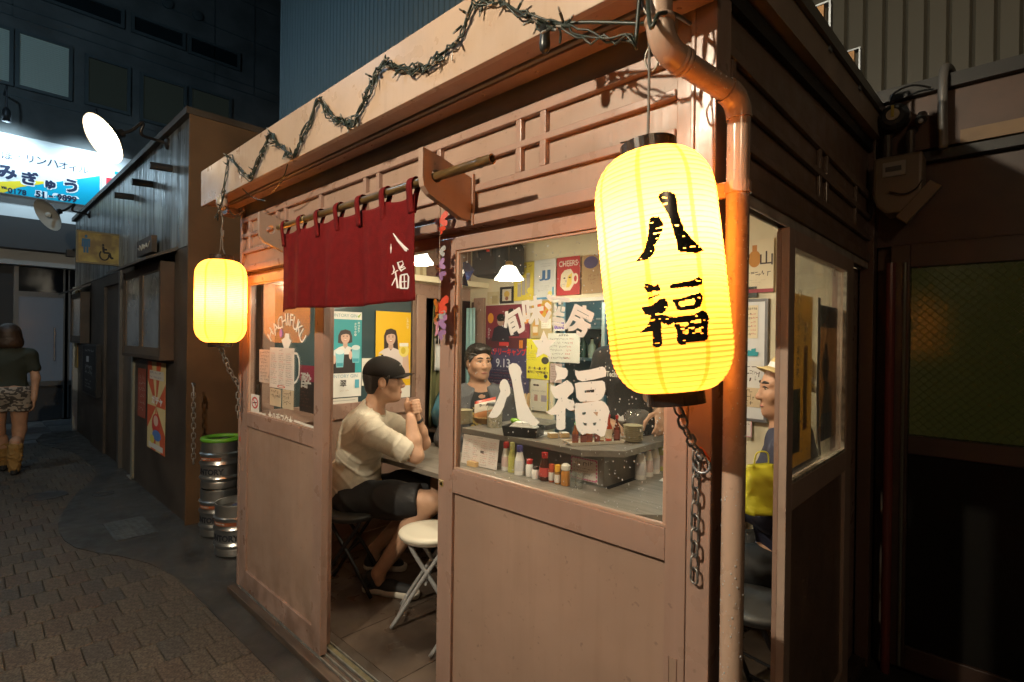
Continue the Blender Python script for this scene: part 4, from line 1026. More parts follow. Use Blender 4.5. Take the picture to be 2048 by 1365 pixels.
# hanging hardware
m_wire = mat('rusty_wire', (.22, .19, .16), .45, .6)
def link_mesh(L, W, r):
    pts = []
    for k in range(20):
        a = 2*math.pi*k/20; pts.append(((W/2)*math.cos(a), 0, (L/2-W/2)*(1 if math.sin(a) >= 0 else -1)+(W/2)*math.sin(a)))
    return MB().tube(pts, r, 6, closed=True).mesh('link', mat('chain_steel', (.25, .25, .24), .42, .75, var=.3, vscale=60), True)
def chain(pts, name, label, L=.034, W=.019, r=.0026, group='steel chains'):
    P = [Vector(p) for p in pts]; t = thing(name, label, 'chain', P[0], group); me = link_mesh(L, W, r)
    seg = [(b-a).length for a, b in zip(P, P[1:])]; tot = sum(seg); pitch = L-2*r-.001; n = max(2, int(tot/pitch))
    for i in range(n):
        s_ = (i+.5)*tot/n; k = 0
        while k < len(seg)-1 and s_ > seg[k]: s_ -= seg[k]; k += 1
        d = (P[k+1]-P[k]).normalized(); p = P[k]+d*s_
        o = inst(me, 'link', t, p-P[0]); q = Vector((0, 0, 1)).rotation_difference(d) @ Matrix.Rotation(.5+(math.pi/2)*(i % 2)+random.uniform(-.2, .2), 4, 'Z').to_quaternion()
        o.rotation_euler = q.to_euler()
    return t
def cat_curve(P, n=6):
    P = [Vector(p) for p in P]; out = []
    for i in range(len(P)-1):
        p0, p1, p2, p3 = P[max(i-1, 0)], P[i], P[i+1], P[min(i+2, len(P)-1)]
        for k in range(n):
            q = k/n; out.append(.5*((2*p1)+(p2-p0)*q+(2*p0-5*p1+4*p2-p3)*q*q+(3*p1-p0-3*p2+p3)*q**3))
    return out+[P[-1]]
HK = Vector((TR.x-.012, TR.y+.01, 2.19))
t = thing('lantern_hanger', 'rusty carabiner, hook and cord holding up the big lantern', 'hook', HK, 'lantern hangers')
top = TR+axR*.03
MB().tube(cat_curve([HK+Vector((0, 0, .015)), HK+Vector((-.012, 0, -.005)), HK+Vector((-.014, 0, -.045)), HK+Vector((.0, 0, -.075)), HK+Vector((.010, 0, -.05)), HK+Vector((.006, 0, -.01)), HK+Vector((0, 0, .012))]), .0032, 8).build('carabiner', m_wire, t, smooth=True)
MB().tube(cat_curve([HK+Vector((.0, 0, -.07)), HK+Vector((-.004, 0, -.10)), HK+Vector((.006, 0, -.13)), HK+Vector((-.006, 0, -.16)), HK+Vector((.004, 0, -.19)), HK+Vector((.020, 0, -.185)), HK+Vector((.022, 0, -.165))]), .0026, 8).build('hook', m_wire, t, smooth=True)
MB().tube([HK+Vector((.002, 0, -.12)), HK*.5+top*.5+Vector((.002, 0, -.02)), top+Vector((0, 0, -.0))], .0028, 8).build('cord', m_wire, t)
MB().tube([top+Vector(RT)*.055, top+axR*.012, top-Vector(RT)*.055], .0016, 6).build('handle_wire', m_wire, t)
HKL = Vector((TL.x, TL.y, 2.18)); topL = TL+Vector((0, 0, .03))
t = thing('lantern_hanger', 'twisted wire hook holding the left lantern under the end of the eave', 'hook', HKL, 'lantern hangers')
MB().tube(cat_curve([HKL, HKL+Vector((-.01, 0, -.06)), HKL+Vector((.012, 0, -.12)), HKL+Vector((-.008, 0, -.17)), HKL+Vector((.02, 0, -.20)), HKL+Vector((.026, 0, -.17))]), .004, 6).build('hook', m_wire, t, smooth=True)
MB().tube([HKL+Vector((0, 0, -.15)), topL+Vector((-.02, 0, .03)), topL+Vector((-.05, 0, 0))], .003, 6).build('cord', m_wire, t)
MB().tube([HKL+Vector((0, 0, -.15)), topL+Vector((.02, 0, .03)), topL+Vector((.05, 0, 0))], .003, 6).build('cord', m_wire, t)
MB().ball(HKL+Vector((0, 0, -.02)), (.03, .03, .045), 10).build('plug', mat('clear_tape', (.35, .30, .25), .25), t, smooth=True)
# chains
bR = BR-axR*.028; hR = Vector(at(1404, 918, y=-.02))
chain([bR+Vector((.0, 0, .0)), bR+(hR-bR)*.4+Vector((0, 0, -.012)), hR], 'chain', 'steel chain from the base of the big lantern down to the ring on the door')
e = Vector(at(1388, 1165, y=-.014)); s0 = Vector(at(1393, 898, y=-.016))
chain([s0, e], 'chain', 'loose end of steel chain hanging straight down the right door')
t = thing('chain_ring', 'bright ring and orange tie joining the two chains on the door', 'ring', hR)
MB().tube([hR+Vector((.018*math.cos(a), -.002, .018*math.sin(a)-.012)) for a in np.linspace(0, 2*math.pi, 20, endpoint=False)], .003, 6, closed=True).build('ring', m_steel, t, smooth=True)
MB().tube(cat_curve([hR+Vector((-.004, .0, .024)), hR+Vector((.01, -.004, .012)), hR+Vector((.018, .0, -.004))]), .0025, 6).build('tie', mat('orange_tie', (.7, .12, .03), .4), t)
MB().tube([hR+Vector((0, .02, .005)), hR+Vector((0, -.006, .005))], .004, 6).build('eye_screw', m_steel, t)
bL = BL-Vector((0, 0, .028)); kL = Vector(at(477, 772, y=-.03)); zL = Vector(at(476, 836, y=-.03))
chain([bL, bL+(kL-bL)*.5+Vector((0, 0, -.02)), kL], 'chain', 'steel chain from the left lantern slanting to the stall corner', .04, .022, .0035)
chain([kL, zL], 'chain', 'short chain end hanging at the stall corner left of the door', .04, .022, .0035)
a = at(387, 776, y=NY-.02); b = at(387, 928, y=NY-.02)
chain([a, b], 'chain', 'pale steel chain hanging from a hook on the brown neighbouring stall', .046, .026, .004)
t = thing('wall_hook', 'hook on the neighbouring stall carrying the pale chain', 'hook', a)
MB().tube(cat_curve([Vector(a)+Vector((-.03, .02, .02)), Vector(a)+Vector((0, -.01, .035)), Vector(a)+Vector((.035, -.01, .005)), Vector(a)+Vector((.045, -.01, -.06))]), .005, 6).build('hook', m_steel, t, smooth=True)

# ================================================================= FAIRY LIGHT STRING
gpx = [(434,440),(440,415),(452,372),(457,330),(463,318),(478,338),(498,354),(506,352),(516,330),(530,300),(541,271),(560,290),(577,305),(592,308),(604,280),(618,250),(637,206),(650,215),(668,235),(690,244),(706,250),(720,225),(740,180),(756,148),(770,124),(790,132),(822,140),(850,138),(872,122),(892,108),(918,76),(936,40),(955,10),(985,2),(1010,6),(1050,28),(1085,44),(1130,56),(1180,66),(1230,84),(1272,88)]
yg = -.176
gp = [Vector(at(px, py, y=yg)) for px, py in gpx]
for p in gp:
    if p.z > 2.395 or p.x > -.95: p.y = yg+random.uniform(-.01, 0)
t = thing('fairy_lights', 'unlit dark green fairy light string draped in zigzags along the fascia', 'fairy lights', (-2, yg, 2.3))
m_cab = mat('green_cable', (.018, .026, .020), .45)
cur = cat_curve(gp, 5); mb = MB(); rg = random.Random(2)
for s_ in range(5):
    pts = [p+Vector((rg.uniform(-.016, .016), rg.uniform(-.012, .002), rg.uniform(-.018, .018)))*(1.0 if s_ else .4) for p in cur]
    n0 = 0 if s_ < 3 else rg.randrange(10, 60); n1 = len(pts) if s_ < 3 else len(pts)-rg.randrange(20, 60)
    mb.tube(cat_curve(pts[n0:n1:2], 2), .0026, 5)
mb.build('cable', m_cab, t, smooth=True)
bulbm = MB().tube([(0, 0, 0), (0, 0, .022)], .0035, 6).mesh('bulb_socket', m_cab); tipm = MB().lathe([(.0028, .022), (.0028, .032), (.0001, .036)], (0, 0, 0), 6).mesh('bulb', mat('clear_bulb', (.28, .27, .25), .1, spec=.8))
for k in range(84):
    p = cur[rg.randrange(len(cur)-4)]; d = Vector((rg.uniform(-1, 1), rg.uniform(-.8, -.0), rg.uniform(-1, .9))).normalized()
    q = Vector((0, 0, 1)).rotation_difference(d).to_euler(); lo = p-Vector(t.location)+Vector((rg.uniform(-.012, .012), 0, rg.uniform(-.012, .012)))
    o = inst(bulbm, 'bulb_socket', t, lo, q); inst(tipm, 'bulb', o)
pl = Vector(at(1090, 50, y=yg)); 
MB().lathe([(.006, 0), (.012, -.004), (.012, -.03), (.0135, -.045), (.0115, -.06), (.006, -.066), (.0001, -.068)], pl, 14).build('plug', mat('plug_black', (.012, .013, .013), .3), t, smooth=True)
MB().tube(cat_curve([pl+Vector((0, 0, 0)), pl+Vector((.02, 0, .0)), pl+Vector((.045, 0, -.03)), pl+Vector((.045, 0, -.06))]), .0028, 5).build('cable', m_cab, t)
q1 = [gp[-1], Vector(at(1300, 50, d=.94)), Vector(at(1318, 28, d=.94)), Vector(at(1350, 30, d=1.0)), Vector(at(1380, 48, d=1.12))]
MB().tube(cat_curve([gp[-1], HK+Vector((0, -.02, .03)), *[Vector(v) for v in q1[1:]]]), .0042, 6).build('cable', m_cab, t, smooth=True)
MB().tube(cat_curve([Vector(at(1105, 48, y=yg)), Vector(at(1180, 45, y=yg+.01)), Vector(at(1290, 48, y=yg+.03))]), .004, 6).build('cable', m_cab, t, smooth=True)
for P_ in ([(577,307),(575,330),(568,352),(556,372),(545,385)], [(463,318),(467,345),(480,372),(505,395),(530,402)], [(436,440),(440,405),(455,418),(470,432),(490,420)]):
    MB().tube(cat_curve([Vector(at(*q, y=yg+.006+.05*i/4)) for i, q in enumerate(P_)]), .0026, 5).build('cable', m_cab, t)
for k, (px, py) in enumerate(((482, 350), (905, 110), (878, 118))):
    p = Vector(at(px, py, y=-.169)); tt = thing('cable_hook', ['clear plastic cable hook at the left end of the fascia', 'clear plastic cable hook under the cable bundle at mid fascia', 'clear plastic cable clip beside the mid fascia hook'][k], 'hook', p, 'cable hooks on the fascia')
    MB().tube(cat_curve([p+Vector((0, 0, .015)), p+Vector((.002, -.002, -.015)), p+Vector((.008, -.008, -.02)), p+Vector((.009, -.01, -.008))]), .0018, 6).build('hook', mat('clear_plastic', (.75, .70, .65), .15), tt, smooth=True)
MB().box(-1.183, -1.163, -.1695, -.168, 2.265, 2.275).build('sensor', flat((.012, .012, .012)), fs_)
for px, py in ((657, 573), (1088, 190), (403, 420)): pass

# ================================================================= NOREN CURTAIN
py_ = -.15
z_p = 1.935
PX0, PX1 = -2.335, -1.0
m_bam = mat('bamboo', (.095, .055, .02), .30, var=.35, vscale=14, streak=(1, 6, 6), coat=.3)
t = thing('bamboo_pole', 'dark bamboo pole carrying the red curtain through two brackets', 'pole', (PX0, py_, z_p))
prof = []; L = PX1-PX0
nodes = [.03, .19, .40, .62, .80, .965]
ss = sorted(set([0, 1]+[n+d for n in nodes for d in (-.006, 0, .006)]+list(np.linspace(.01, .99, 20))))
prof = [((.0138 if any(abs(s_-n) < .003 for n in nodes) else .0122)*(1.0+.12*s_), s_*L) for s_ in ss]
MB().lathe(prof[:-1]+[(prof[-1][0], L), (prof[-1][0]*.72, L), (prof[-1][0]*.70, L-.03), (.0001, L-.031)], (PX0, py_, z_p), 16, (1, 0, 0)).build('pole', m_bam, t, smooth=False, auto=40)
for n in nodes: MB().lathe([(.0135, -.004), (.0152, 0), (.0135, .004)], (PX0+n*L, py_, z_p), 16, (1, 0, 0)).build('bamboo_node', mat('bamboo_node', (.33, .22, .08), .35), t, smooth=True)
for x in (-2.43, -1.245):
    p = thing('pole_bracket', 'pink painted bracket board at the %s end of the curtain pole' % ('left' if x < -2 else 'right'), 'bracket', (x, -.05, z_p), 'brackets of the curtain pole')
    hole = [(py_+.019*math.cos(a), z_p+.002+.019*math.sin(a)) for a in np.linspace(2*math.pi, 0, 18, endpoint=False)]
    outl = [(-.002, z_p-.105), (-.05, z_p-.105), (-.10, z_p-.085), (-.175, z_p-.055), (-.195, z_p-.035), (-.20, z_p-.01), (-.20, z_p+.075), (-.13, z_p+.062), (-.002, z_p+.025)]
    b = MB(); b.sheet([outl, hole], (x-.011, 0, 0), (0, 1, 0), (0, 0, 1)); b.sheet([outl, hole], (x+.011, 0, 0), (0, 1, 0), (0, 0, 1))
    for lp in (outl, hole):
        for i in range(len(lp)):
            (a0, b0), (a1, b1) = lp[i], lp[(i+1) % len(lp)]; b.quad((x-.011, a0, b0), (x+.011, a0, b0), (x+.011, a1, b1), (x-.011, a1, b1))
    b.build('board', m_paint2, p); MB().box(x-.018, x+.018, -.012, -.003, z_p-.12, z_p+.04).build('base_plate', m_paint, p)
m_red = mat('red_cloth', (.125, .0035, .004), .85, var=.12, vscale=30, bump=.5, bscale=420, spec=.2)
t = thing('noren_curtain', 'deep red cloth curtain with white brush characters hanging over the doorway', 'curtain', (-1.8, py_, 1.75))
CX0, CX1, CZ0, CZ1 = -2.287, -1.335, 1.572, 1.905
NXc, NZc = 96, 30
def cloth(a, b):
    x = CX0+(CX1-CX0)*a; fold = .010*math.sin(a*21+.6)+.006*math.sin(a*47+2)+.004*math.sin(a*9+b*3)
    y = py_-.002+fold*(.25+.75*(1-b))+.012*(1-b)*(a-.5)
    sag = .012*abs(math.sin(a*6*math.pi))**.8*(b**6)
    z = CZ0+(CZ1-CZ0)*b-sag+.004*math.sin(a*8)*(1-b)-.007*(1-b)*(a < .02)
    return Vector((x, y, z))
vs, fs = [], []
for j in range(NZc+1):
    for i in range(NXc+1): vs.append(cloth(i/NXc, j/NZc))
fs = [(j*(NXc+1)+i, j*(NXc+1)+i+1, (j+1)*(NXc+1)+i+1, (j+1)*(NXc+1)+i) for j in range(NZc) for i in range(NXc)]
co = MB().add(vs, fs).build('cloth', m_red, t, smooth=True); so = co.modifiers.new('thickness', 'SOLIDIFY'); so.thickness = .0016; so.offset = 1
for k in range(7):
    a = .018+.964*k/6; c = cloth(a, .985); w = .030
    ring = [Vector((c.x, py_-.006, c.z-.05)), Vector((c.x, py_-.012, c.z)), Vector((c.x+.006, py_-.0185, z_p)), Vector((c.x+.008, py_-.008, z_p+.0185)), Vector((c.x+.008, py_+.010, z_p+.0175)), Vector((c.x+.006, py_+.018, z_p)), Vector((c.x+.002, py_+.010, c.z)), Vector((c.x, py_+.004, c.z-.05))]
    cr = cat_curve(ring, 4); vv = [q+Vector((s_*w/2, 0, 0)) for q in cr for s_ in (-1, 1)]
    lo = MB().add(vv, [(2*i, 2*i+1, 2*i+3, 2*i+2) for i in range(len(cr)-1)]).build('hanging_loop', m_red, t, smooth=True)
    so = lo.modifiers.new('thickness', 'SOLIDIFY'); so.thickness = .0018
mb = MB()
def NC(cx, cy):   # from the 4x crop at (380,300)
    p = at(380+cx/4, 300+cy/4, y=py_-.01); return ((p[0]-CX0)/(CX1-CX0), (p[2]-CZ0)/(CZ1-CZ0))
def nor(loops):
    L3 = [[Vector((*NC(*q), 0)) for q in lp] for lp in loops]; fl_ = [v for lp in L3 for v in lp]
    mb.add([cloth(v.x, v.y)+Vector((0, -.0022, 0)) for v in fl_], [tuple(t_) for t_ in tessellate_polygon(L3)])
def stroke(pts, ws):
    P = [Vector((*p, 0)) for p in pts]; l, r = [], []
    for i, p in enumerate(P):
        d = (P[min(i+1, len(P)-1)]-P[max(i-1, 0)]).normalized(); n_ = Vector((-d.y, d.x, 0))*ws[i]/2; l.append(p+n_); r.append(p-n_)
    vv = [];
    for a, b in zip(l, r):
        for q in (a, b): u = NC(q.x, q.y); vv.append(cloth(*u)+Vector((0, -.0024, 0)))
    mb.add(vv, [(2*i, 2*i+1, 2*i+3, 2*i+2) for i in range(len(P)-1)])
stroke([(1598, 752), (1597, 790), (1596, 830)], [2, 9, 3])
stroke([(1613, 665), (1640, 725), (1675, 775), (1720, 800)], [4, 16, 24, 6]); stroke([(1650, 740), (1690, 800), (1700, 812)], [10, 26, 8])
stroke([(1630, 905), (1660, 890), (1665, 915), (1640, 950)], [6, 9, 9, 12]); stroke([(1640, 950), (1670, 935), (1680, 945), (1650, 965)], [8, 8, 8, 10])
stroke([(1632, 900), (1640, 950), (1650, 975)], [8, 10, 8])
stroke([(1605, 925), (1612, 960), (1606, 985)], [5, 8, 6]); stroke([(1596, 1000), (1625, 970), (1632, 965)], [4, 8, 6])
stroke([(1617, 975), (1622, 1050), (1625, 1110)], [7, 9, 10]); stroke([(1596, 1090), (1612, 1040), (1620, 1020)], [5, 7, 6])
stroke([(1645, 1005), (1640, 1060), (1640, 1112)], [10, 13, 13]); stroke([(1645, 1005), (1690, 995), (1705, 1020), (1690, 1110)], [10, 13, 20, 16])
stroke([(1640, 1060), (1680, 1055)], [8, 8]); stroke([(1638, 1110), (1690, 1112)], [11, 11]); stroke([(1666, 1000), (1662, 1110)], [8, 8])
mb.build('white_lettering', flat((.80, .76, .74)), t)
for k, (x, z, s_) in enumerate(((-2.49, 1.905, 1), (-2.485, 1.825, 1))):
    pass

# ================================================================= HANGING MOBILE of butterflies and fish
t = thing('hanging_mobile', 'string of red, clear and purple plastic butterflies hanging by the doorway', 'mobile', (-1.34, -.05, 1.65))
mx_ = at(878, 600, y=-.05)[0]
MB().tube([(mx_, -.05, 1.905), (mx_, -.05, 1.40)], .0011, 5).build('string', mat('thread', (.8, .78, .75), .4), t)
def butterfly(z, s, m, rot):
    c, sn = math.cos(rot), math.sin(rot); mb = MB()
    wing = [(0, 0), (.3, .5), (.75, .75), (1, .55), (.9, .15), (.55, .0), (.8, -.25), (.7, -.65), (.4, -.6), (.15, -.3)]
    for sg_ in (-1, 1):
        pts = [(p*sg_*s, q*s) for p, q in wing]
        if sg_ < 0: pts = pts[::-1]
        u = Vector((c*math.cos(.5*sg_), math.sin(.5*sg_)*.6, sn)).normalized(); v = Vector((-sn, 0, c))
        mb.prism(pts, (mx_, -.051, z), u, v, u.cross(v)*.0012)
    mb.ball((mx_, -.051, z), (s*.07, s*.07, s*.4), 8); return mb.build('butterfly', m, t)
m_cl = mat('clear_acrylic', (.85, .88, .88), .05, trans=.6); m_bred = mat('red_plastic', (.55, .06, .03), .3); m_bpur = mat('purple_plastic', (.28, .16, .34), .3)
butterfly(1.835, .036, m_bred, .3); butterfly(1.815, .022, m_bred, -.6); butterfly(1.737, .026, m_cl, .1); butterfly(1.690, .028, m_bpur, .5); butterfly(1.668, .026, m_bpur, -.5)
butterfly(1.565, .040, m_bred, .1); butterfly(1.543, .024, m_bred, .7); butterfly(1.535, .026, m_cl, -.2); butterfly(1.508, .036, m_bpur, .2); butterfly(1.478, .028, m_bpur, -.4)
# ================================================================= TABLE AND COUNTER
m_lam = mat('grey_wood_laminate', (.20, .18, .155), .38, var=.14, vscale=5, streak=(.6, 6, 6), rvar=.08)
m_lam2 = mat('laminate_edge', (.165, .148, .128), .45, var=.08, vscale=8)
ZT1, ZC = .735, .92
tb = thing('guest_table', 'grey wood grain table running along the counter for the guests', 'table', (-1.9, .9, 0))
tp = [(-2.915, .66), (-1.35, .66), (-.98, .98), (-.98, 1.66), (-1.42, 1.66), (-1.42, 1.08), (-2.35, 1.08), (-2.35, 1.66), (-2.915, 1.66)]
MB().prism(tp, (0, 0, ZT1-.028), (1, 0, 0), (0, 1, 0), (0, 0, .028)).build('table_top', [m_lam], tb, bevel=.002)
for x, y in ((-2.15, .74), (-1.45, .76), (-1.05, 1.5), (-2.85, 1.55)): MB().box(x-.02, x+.02, y-.02, y+.02, .036, ZT1-.028).build('leg', mat('leg_black', (.02, .02, .02), .4), tb)
ct = thing('bar_counter', 'raised grey counter with condiments and plates in front of the cook', 'counter', (-1.9, 1.2, 0))
cp = [(-2.42, 1.0), (-1.53, 1.0), (-1.37, 1.14), (-1.37, 1.70), (-1.66, 1.70), (-1.66, 1.30), (-2.13, 1.30), (-2.13, 1.66), (-2.42, 1.66)]
MB().prism(cp, (0, 0, ZC-.032), (1, 0, 0), (0, 1, 0), (0, 0, .032)).build('counter_top', m_lam, ct, bevel=.002)
MB().prism([(-2.40, 1.085), (-1.452, 1.085), (-1.452, 1.65), (-1.475, 1.65), (-1.475, 1.108), (-2.40, 1.108)], (0, 0, ZT1+.0005), (1, 0, 0), (0, 1, 0), (0, 0, ZC-.033-ZT1)).build('counter_front', m_lam2, ct)
# ---------------------------------------------------------------- bottles
def bottle(px, py, prof, mats, name, label, cat='bottle', group=None, y=None, z=ZT1, parts=None, pos=None):
    p = Vector(pos) if pos is not None else Vector(at(px, py, z=z)); p.z = z+.0005
    t = thing(name, label, cat, p, group)
    for nm, pr, m in parts: MB().lathe(pr, p, 18).build(nm, m, t, auto=40)
    return t
def pl(nm, col, r=.35, **k): return mat(nm, col, r, **k)
W_, RC, BC, YC, BK = pl('plastic_white', (.75, .72, .68)), pl('cap_red', (.42, .02, .02)), pl('cap_blue', (.05, .05, .22)), pl('cap_yellow', (.75, .40, .04)), pl('soy_dark', (.045, .012, .006), .12)
def squeeze(w, h, body, cap, band=None):
    r = w/2; P_ = [('body', [(r, 0), (r, h*.12), (r*.92, h*.5), (r*.62, h*.72), (r*.55, h*.78), (.0001, h*.78)], body), ('cap', [(r*.62, h*.78), (r*.66, h*.93), (r*.40, h*.96), (.0001, h)], cap)]
    P_[1] = ('cap', [(r*.60, h*.781), (r*.62, h*.96), (r*.5, h), (.0001, h)], cap)
    if band: P_.append(('label', [(r*.995, h*.14), (r*1.02, h*.16), (r*.955, h*.48), (r*.91, h*.5)], band))
    return P_
BG = 'condiment bottles under the counter edge'
bt = [
 (1012, 940, squeeze(.052, .155, W_, RC, pl('lab_red', (.62, .45, .42))), 'white squeeze bottle with red cap, first right of the standing menu'),
 (1024, 944, squeeze(.046, .16, pl('body_olive', (.52, .50, .14)), pl('cap_olive', (.45, .44, .16)), pl('lab_olive', (.45, .43, .10))), 'olive yellow bottle with green foot standing third in the row'),
 (1039, 949, squeeze(.056, .155, W_, BC, pl('lab_pale', (.62, .60, .62))), 'white squeeze bottle with navy cap in the middle of the row'),
]
for px, py, prt, lab in bt: bottle(px, py, None, None, 'sauce_bottle', lab, group=BG, parts=prt)
g = Vector(at(1024, 944, z=ZT1)); 
bottle(1059, 953, 0, 0, 'salt_shaker', 'small salt shaker with red cap beside the soy sauce', 'shaker', BG, parts=[('body', [(.019, 0), (.021, .01), (.021, .055), (.016, .066), (.0001, .066)], pl('salt', (.78, .76, .72))), ('cap', [(.0165, .0665), (.017, .088), (.012, .092), (.0001, .092)], RC)])
bottle(1071, 957, 0, 0, 'white_pot', 'little white lidded pot between salt shaker and soy sauce', 'pot', BG, parts=[('body', [(.020, 0), (.022, .02), (.020, .042), (.017, .046), (.0001, .046)], W_), ('lid', [(.014, .0465), (.014, .062), (.0001, .066)], pl('lid_dark', (.05, .04, .035)))])
bottle(1089, 961, 0, 0, 'soy_sauce_bottle', 'dark soy sauce bottle with red cap and red label', 'bottle', BG, parts=[('body', [(.025, 0), (.027, .01), (.027, .075), (.018, .105), (.013, .115), (.0001, .115)], BK), ('cap', [(.016, .1155), (.017, .143), (.0001, .146)], pl('cap_bright', (.55, .03, .03))), ('label', [(.0272, .022), (.0276, .024), (.0276, .066), (.0272, .068)], pl('lab_soy', (.45, .06, .05)))])
bottle(1103, 964, 0, 0, 'spice_bottle', 'small bottle with red cap right of the soy sauce', 'bottle', BG, parts=[('body', [(.014, 0), (.015, .01), (.015, .06), (.0001, .062)], pl('spice', (.50, .10, .04))), ('cap', [(.0145, .0625), (.0145, .09), (.0001, .092)], pl('cap_rust', (.5, .08, .03))), ('label', [(.0152, .01), (.0156, .012), (.0156, .048), (.0152, .05)], pl('lab_white', (.7, .66, .6)))])
bottle(1115, 968, 0, 0, 'sesame_oil_bottle', 'small bottle with orange yellow cap and white label', 'bottle', BG, parts=[('body', [(.015, 0), (.016, .01), (.016, .06), (.0001, .062)], pl('oil', (.30, .14, .02), .1)), ('cap', [(.0155, .0625), (.0155, .094), (.0001, .096)], YC), ('label', [(.0162, .008), (.0166, .01), (.0166, .046), (.0162, .048)], pl('lab_white', (.7, .66, .6)))])
bottle(1131, 971, 0, 0, 'vinegar_pourer', 'glass pourer of amber vinegar with a white rounded lid', 'bottle', BG, parts=[('body', [(.022, 0), (.024, .008), (.024, .06), (.018, .075), (.0001, .076)], pl('vinegar', (.42, .17, .03), .08)), ('lid', [(.021, .0765), (.024, .085), (.022, .100), (.012, .108), (.0001, .109)], pl('lid_cream', (.74, .70, .60)))])
GT = 'empty glasses beside the vinegar pourer'
for k, px in enumerate((1146, 1158)):
    bottle(px, 975+2*k, 0, 0, 'drinking_glass', ['clear tumbler right of the vinegar pourer', 'clear tumbler touching the pink bordered note'][k], 'glass', GT, parts=[('tumbler', [(.017, 0), (.019, .075), (.0175, .075), (.0155, .004), (.0001, .004)], glass_mat('tumbler_glass', (.9, .92, .9), 1.6, haze=.1))])
for k, (px, cap, lab) in enumerate(((1281, BC, 'navy capped white bottle left of the right hand row'), (1295, RC, 'dark red capped white bottle in the right hand row'), (1309, BC, 'navy capped white bottle right in the right hand row'), (1322, pl('body_olive', (.52, .50, .14)), 'green yellow bottle at the right end behind the door stile'))):
    bottle(px, 958-k*6, 0, 0, 'sauce_bottle', lab, group='sauce bottles on the right part of the table', parts=squeeze(.060, .175, W_ if k < 3 else pl('body_olive', (.5, .5, .14)), cap, pl('lab_pale', (.62, .60, .62)) if k % 2 == 0 else pl('lab_red', (.62, .45, .42))))
# paper note on the counter front and the standing menu
s = Sheet('paper_note', 'white handwritten note with pink wavy border stuck on the counter front', 'note', (-1.655, 1.083, .748), (1, 0, 0), (0, 0, 1), .165, .115, (.72, .66, .60))
for k in range(10):
    for b in (.05, .95): s.disc(.07+.095*k, b, .05, .035, (.62, .16, .30), 8)
for k in range(6):
    for a in (.03, .97): s.disc(a, .1+.16*k, .03, .06, (.62, .16, .30), 8)
s.rect(.07, .93, .09, .91, (.72, .66, .60)); s.lines(.12, .9, .88, .62, 1, INK, 1, .8); s.lines(.12, .9, .58, .12, 4, INK, .9, .7); s.done()
a, b, c = (Vector(at(px, py, y=.80)) for px, py in ((921, 845), (998, 857), (918, 925)))
p0 = Vector(at(922, 925, z=ZT1+.004)); p1 = Vector(at(993, 941, z=ZT1+.004)); hgt = .165
s = Sheet('standing_menu', 'white laminated drinks menu with red writing standing in a wooden foot behind the glass', 'menu', p0, (p1-p0), (0, .12, 1), (p1-p0).length, hgt, (.70, .64, .60), rough=.25)
for k in range(4): s.lines(.06+.235*k, .26+.235*k, .88, .12, 11, INK, .85, .6, cols=[RED, (.25, .08, .08), RED, INK])
s.lines(.38, .62, .97, .91, 1, INK, 1, .8); s.rect(.52, .62, .50, .53, INK); s.rect(.52, .62, .455, .485, INK); s.lines(.3, .9, .10, .03, 1, INK, 1, .8); s.done()
f = thing('menu_stand', 'small wooden block foot holding the drinks menu', 'menu stand', p0*.7+p1*.3)
d_ = (p1-p0).normalized(); n_ = Vector((d_.y, -d_.x, 0))
MB().obox(p0*.62+p1*.38+n_*.012+Vector((0, 0, .010)), d_*.035, n_*.012, (0, 0, .013)).build('block', mat('pale_wood', (.62, .42, .20), .55, var=.1), f)
# ---------------------------------------------------------------- things on the raised counter
ZK = ZC+.001
def stack(p, n, r, col, name, label, group, h=.0095):
    t = thing(name, label, 'plates', p, group); m = mat('plate_%s' % name, col, .3, var=.05)
    me = MB().lathe([(r*.55, 0), (r*.6, .002), (r*.98, .011), (r, .014), (r*.96, .0135), (r*.6, .005), (.0001, .004)], (0, 0, 0), 26).mesh('plate', m, True)
    for k in range(n): inst(me, 'plate', t, (random.uniform(-.002, .002), random.uniform(-.002, .002), k*h))
    return t
stack(at(1266, 884, z=ZK), 9, .052, (.42, .36, .22), 'plate_stack', 'stack of small brown rimmed plates on the right of the counter', 'stacks of small plates')
stack(at(928, 848, z=ZK), 9, .055, (.40, .34, .20), 'plate_stack', 'stack of small brown rimmed plates at the left edge of the window', 'stacks of small plates')
tr = Vector(at(1200, 884, z=ZK)); ux = Vector((.80, .60, 0)).normalized(); vx = Vector((-.60, .80, 0))
ux = (Vector(at(1255, 886, z=ZK))-Vector(at(1140, 892, z=ZK))).normalized(); vx = Vector((-ux.y, ux.x, 0))
o0 = Vector(at(1140, 893, z=ZK)); WT = (Vector(at(1254, 889, z=ZK))-o0).length; DT = .105
t = thing('sauce_tray', 'white rectangular tray of hot sauces at the corner of the counter', 'tray', o0+ux*WT/2)
def tray(mb, o, u, v, w, d, h, fl=.010, th=.003):
    P0 = [o, o+u*w, o+u*w+v*d, o+v*d]; c = o+u*w/2+v*d/2
    z = Vector((0, 0, 1)); inn = [c+(p-c)*.93+z*.004 for p in P0]; top = [c+(p-c)*(1+fl)+z*h for p in P0]; tin = [c+(p-c)*.965+z*(h-.002) for p in P0]; bot = [c+(p-c)*.95 for p in P0]
    vs = bot+top+tin+inn; fs = [(3, 2, 1, 0)]
    for i in range(4):
        j = (i+1) % 4; fs += [(i, j, 4+j, 4+i), (4+i, 4+j, 8+j, 8+i), (8+i, 8+j, 12+j, 12+i)]
    fs.append((12, 13, 14, 15)); mb.add(vs, fs)
mb = MB(); tray(mb, o0, ux, vx, WT, DT, .016, .02); mb.build('tray', mat('tray_cream', (.72, .66, .55), .35), t)
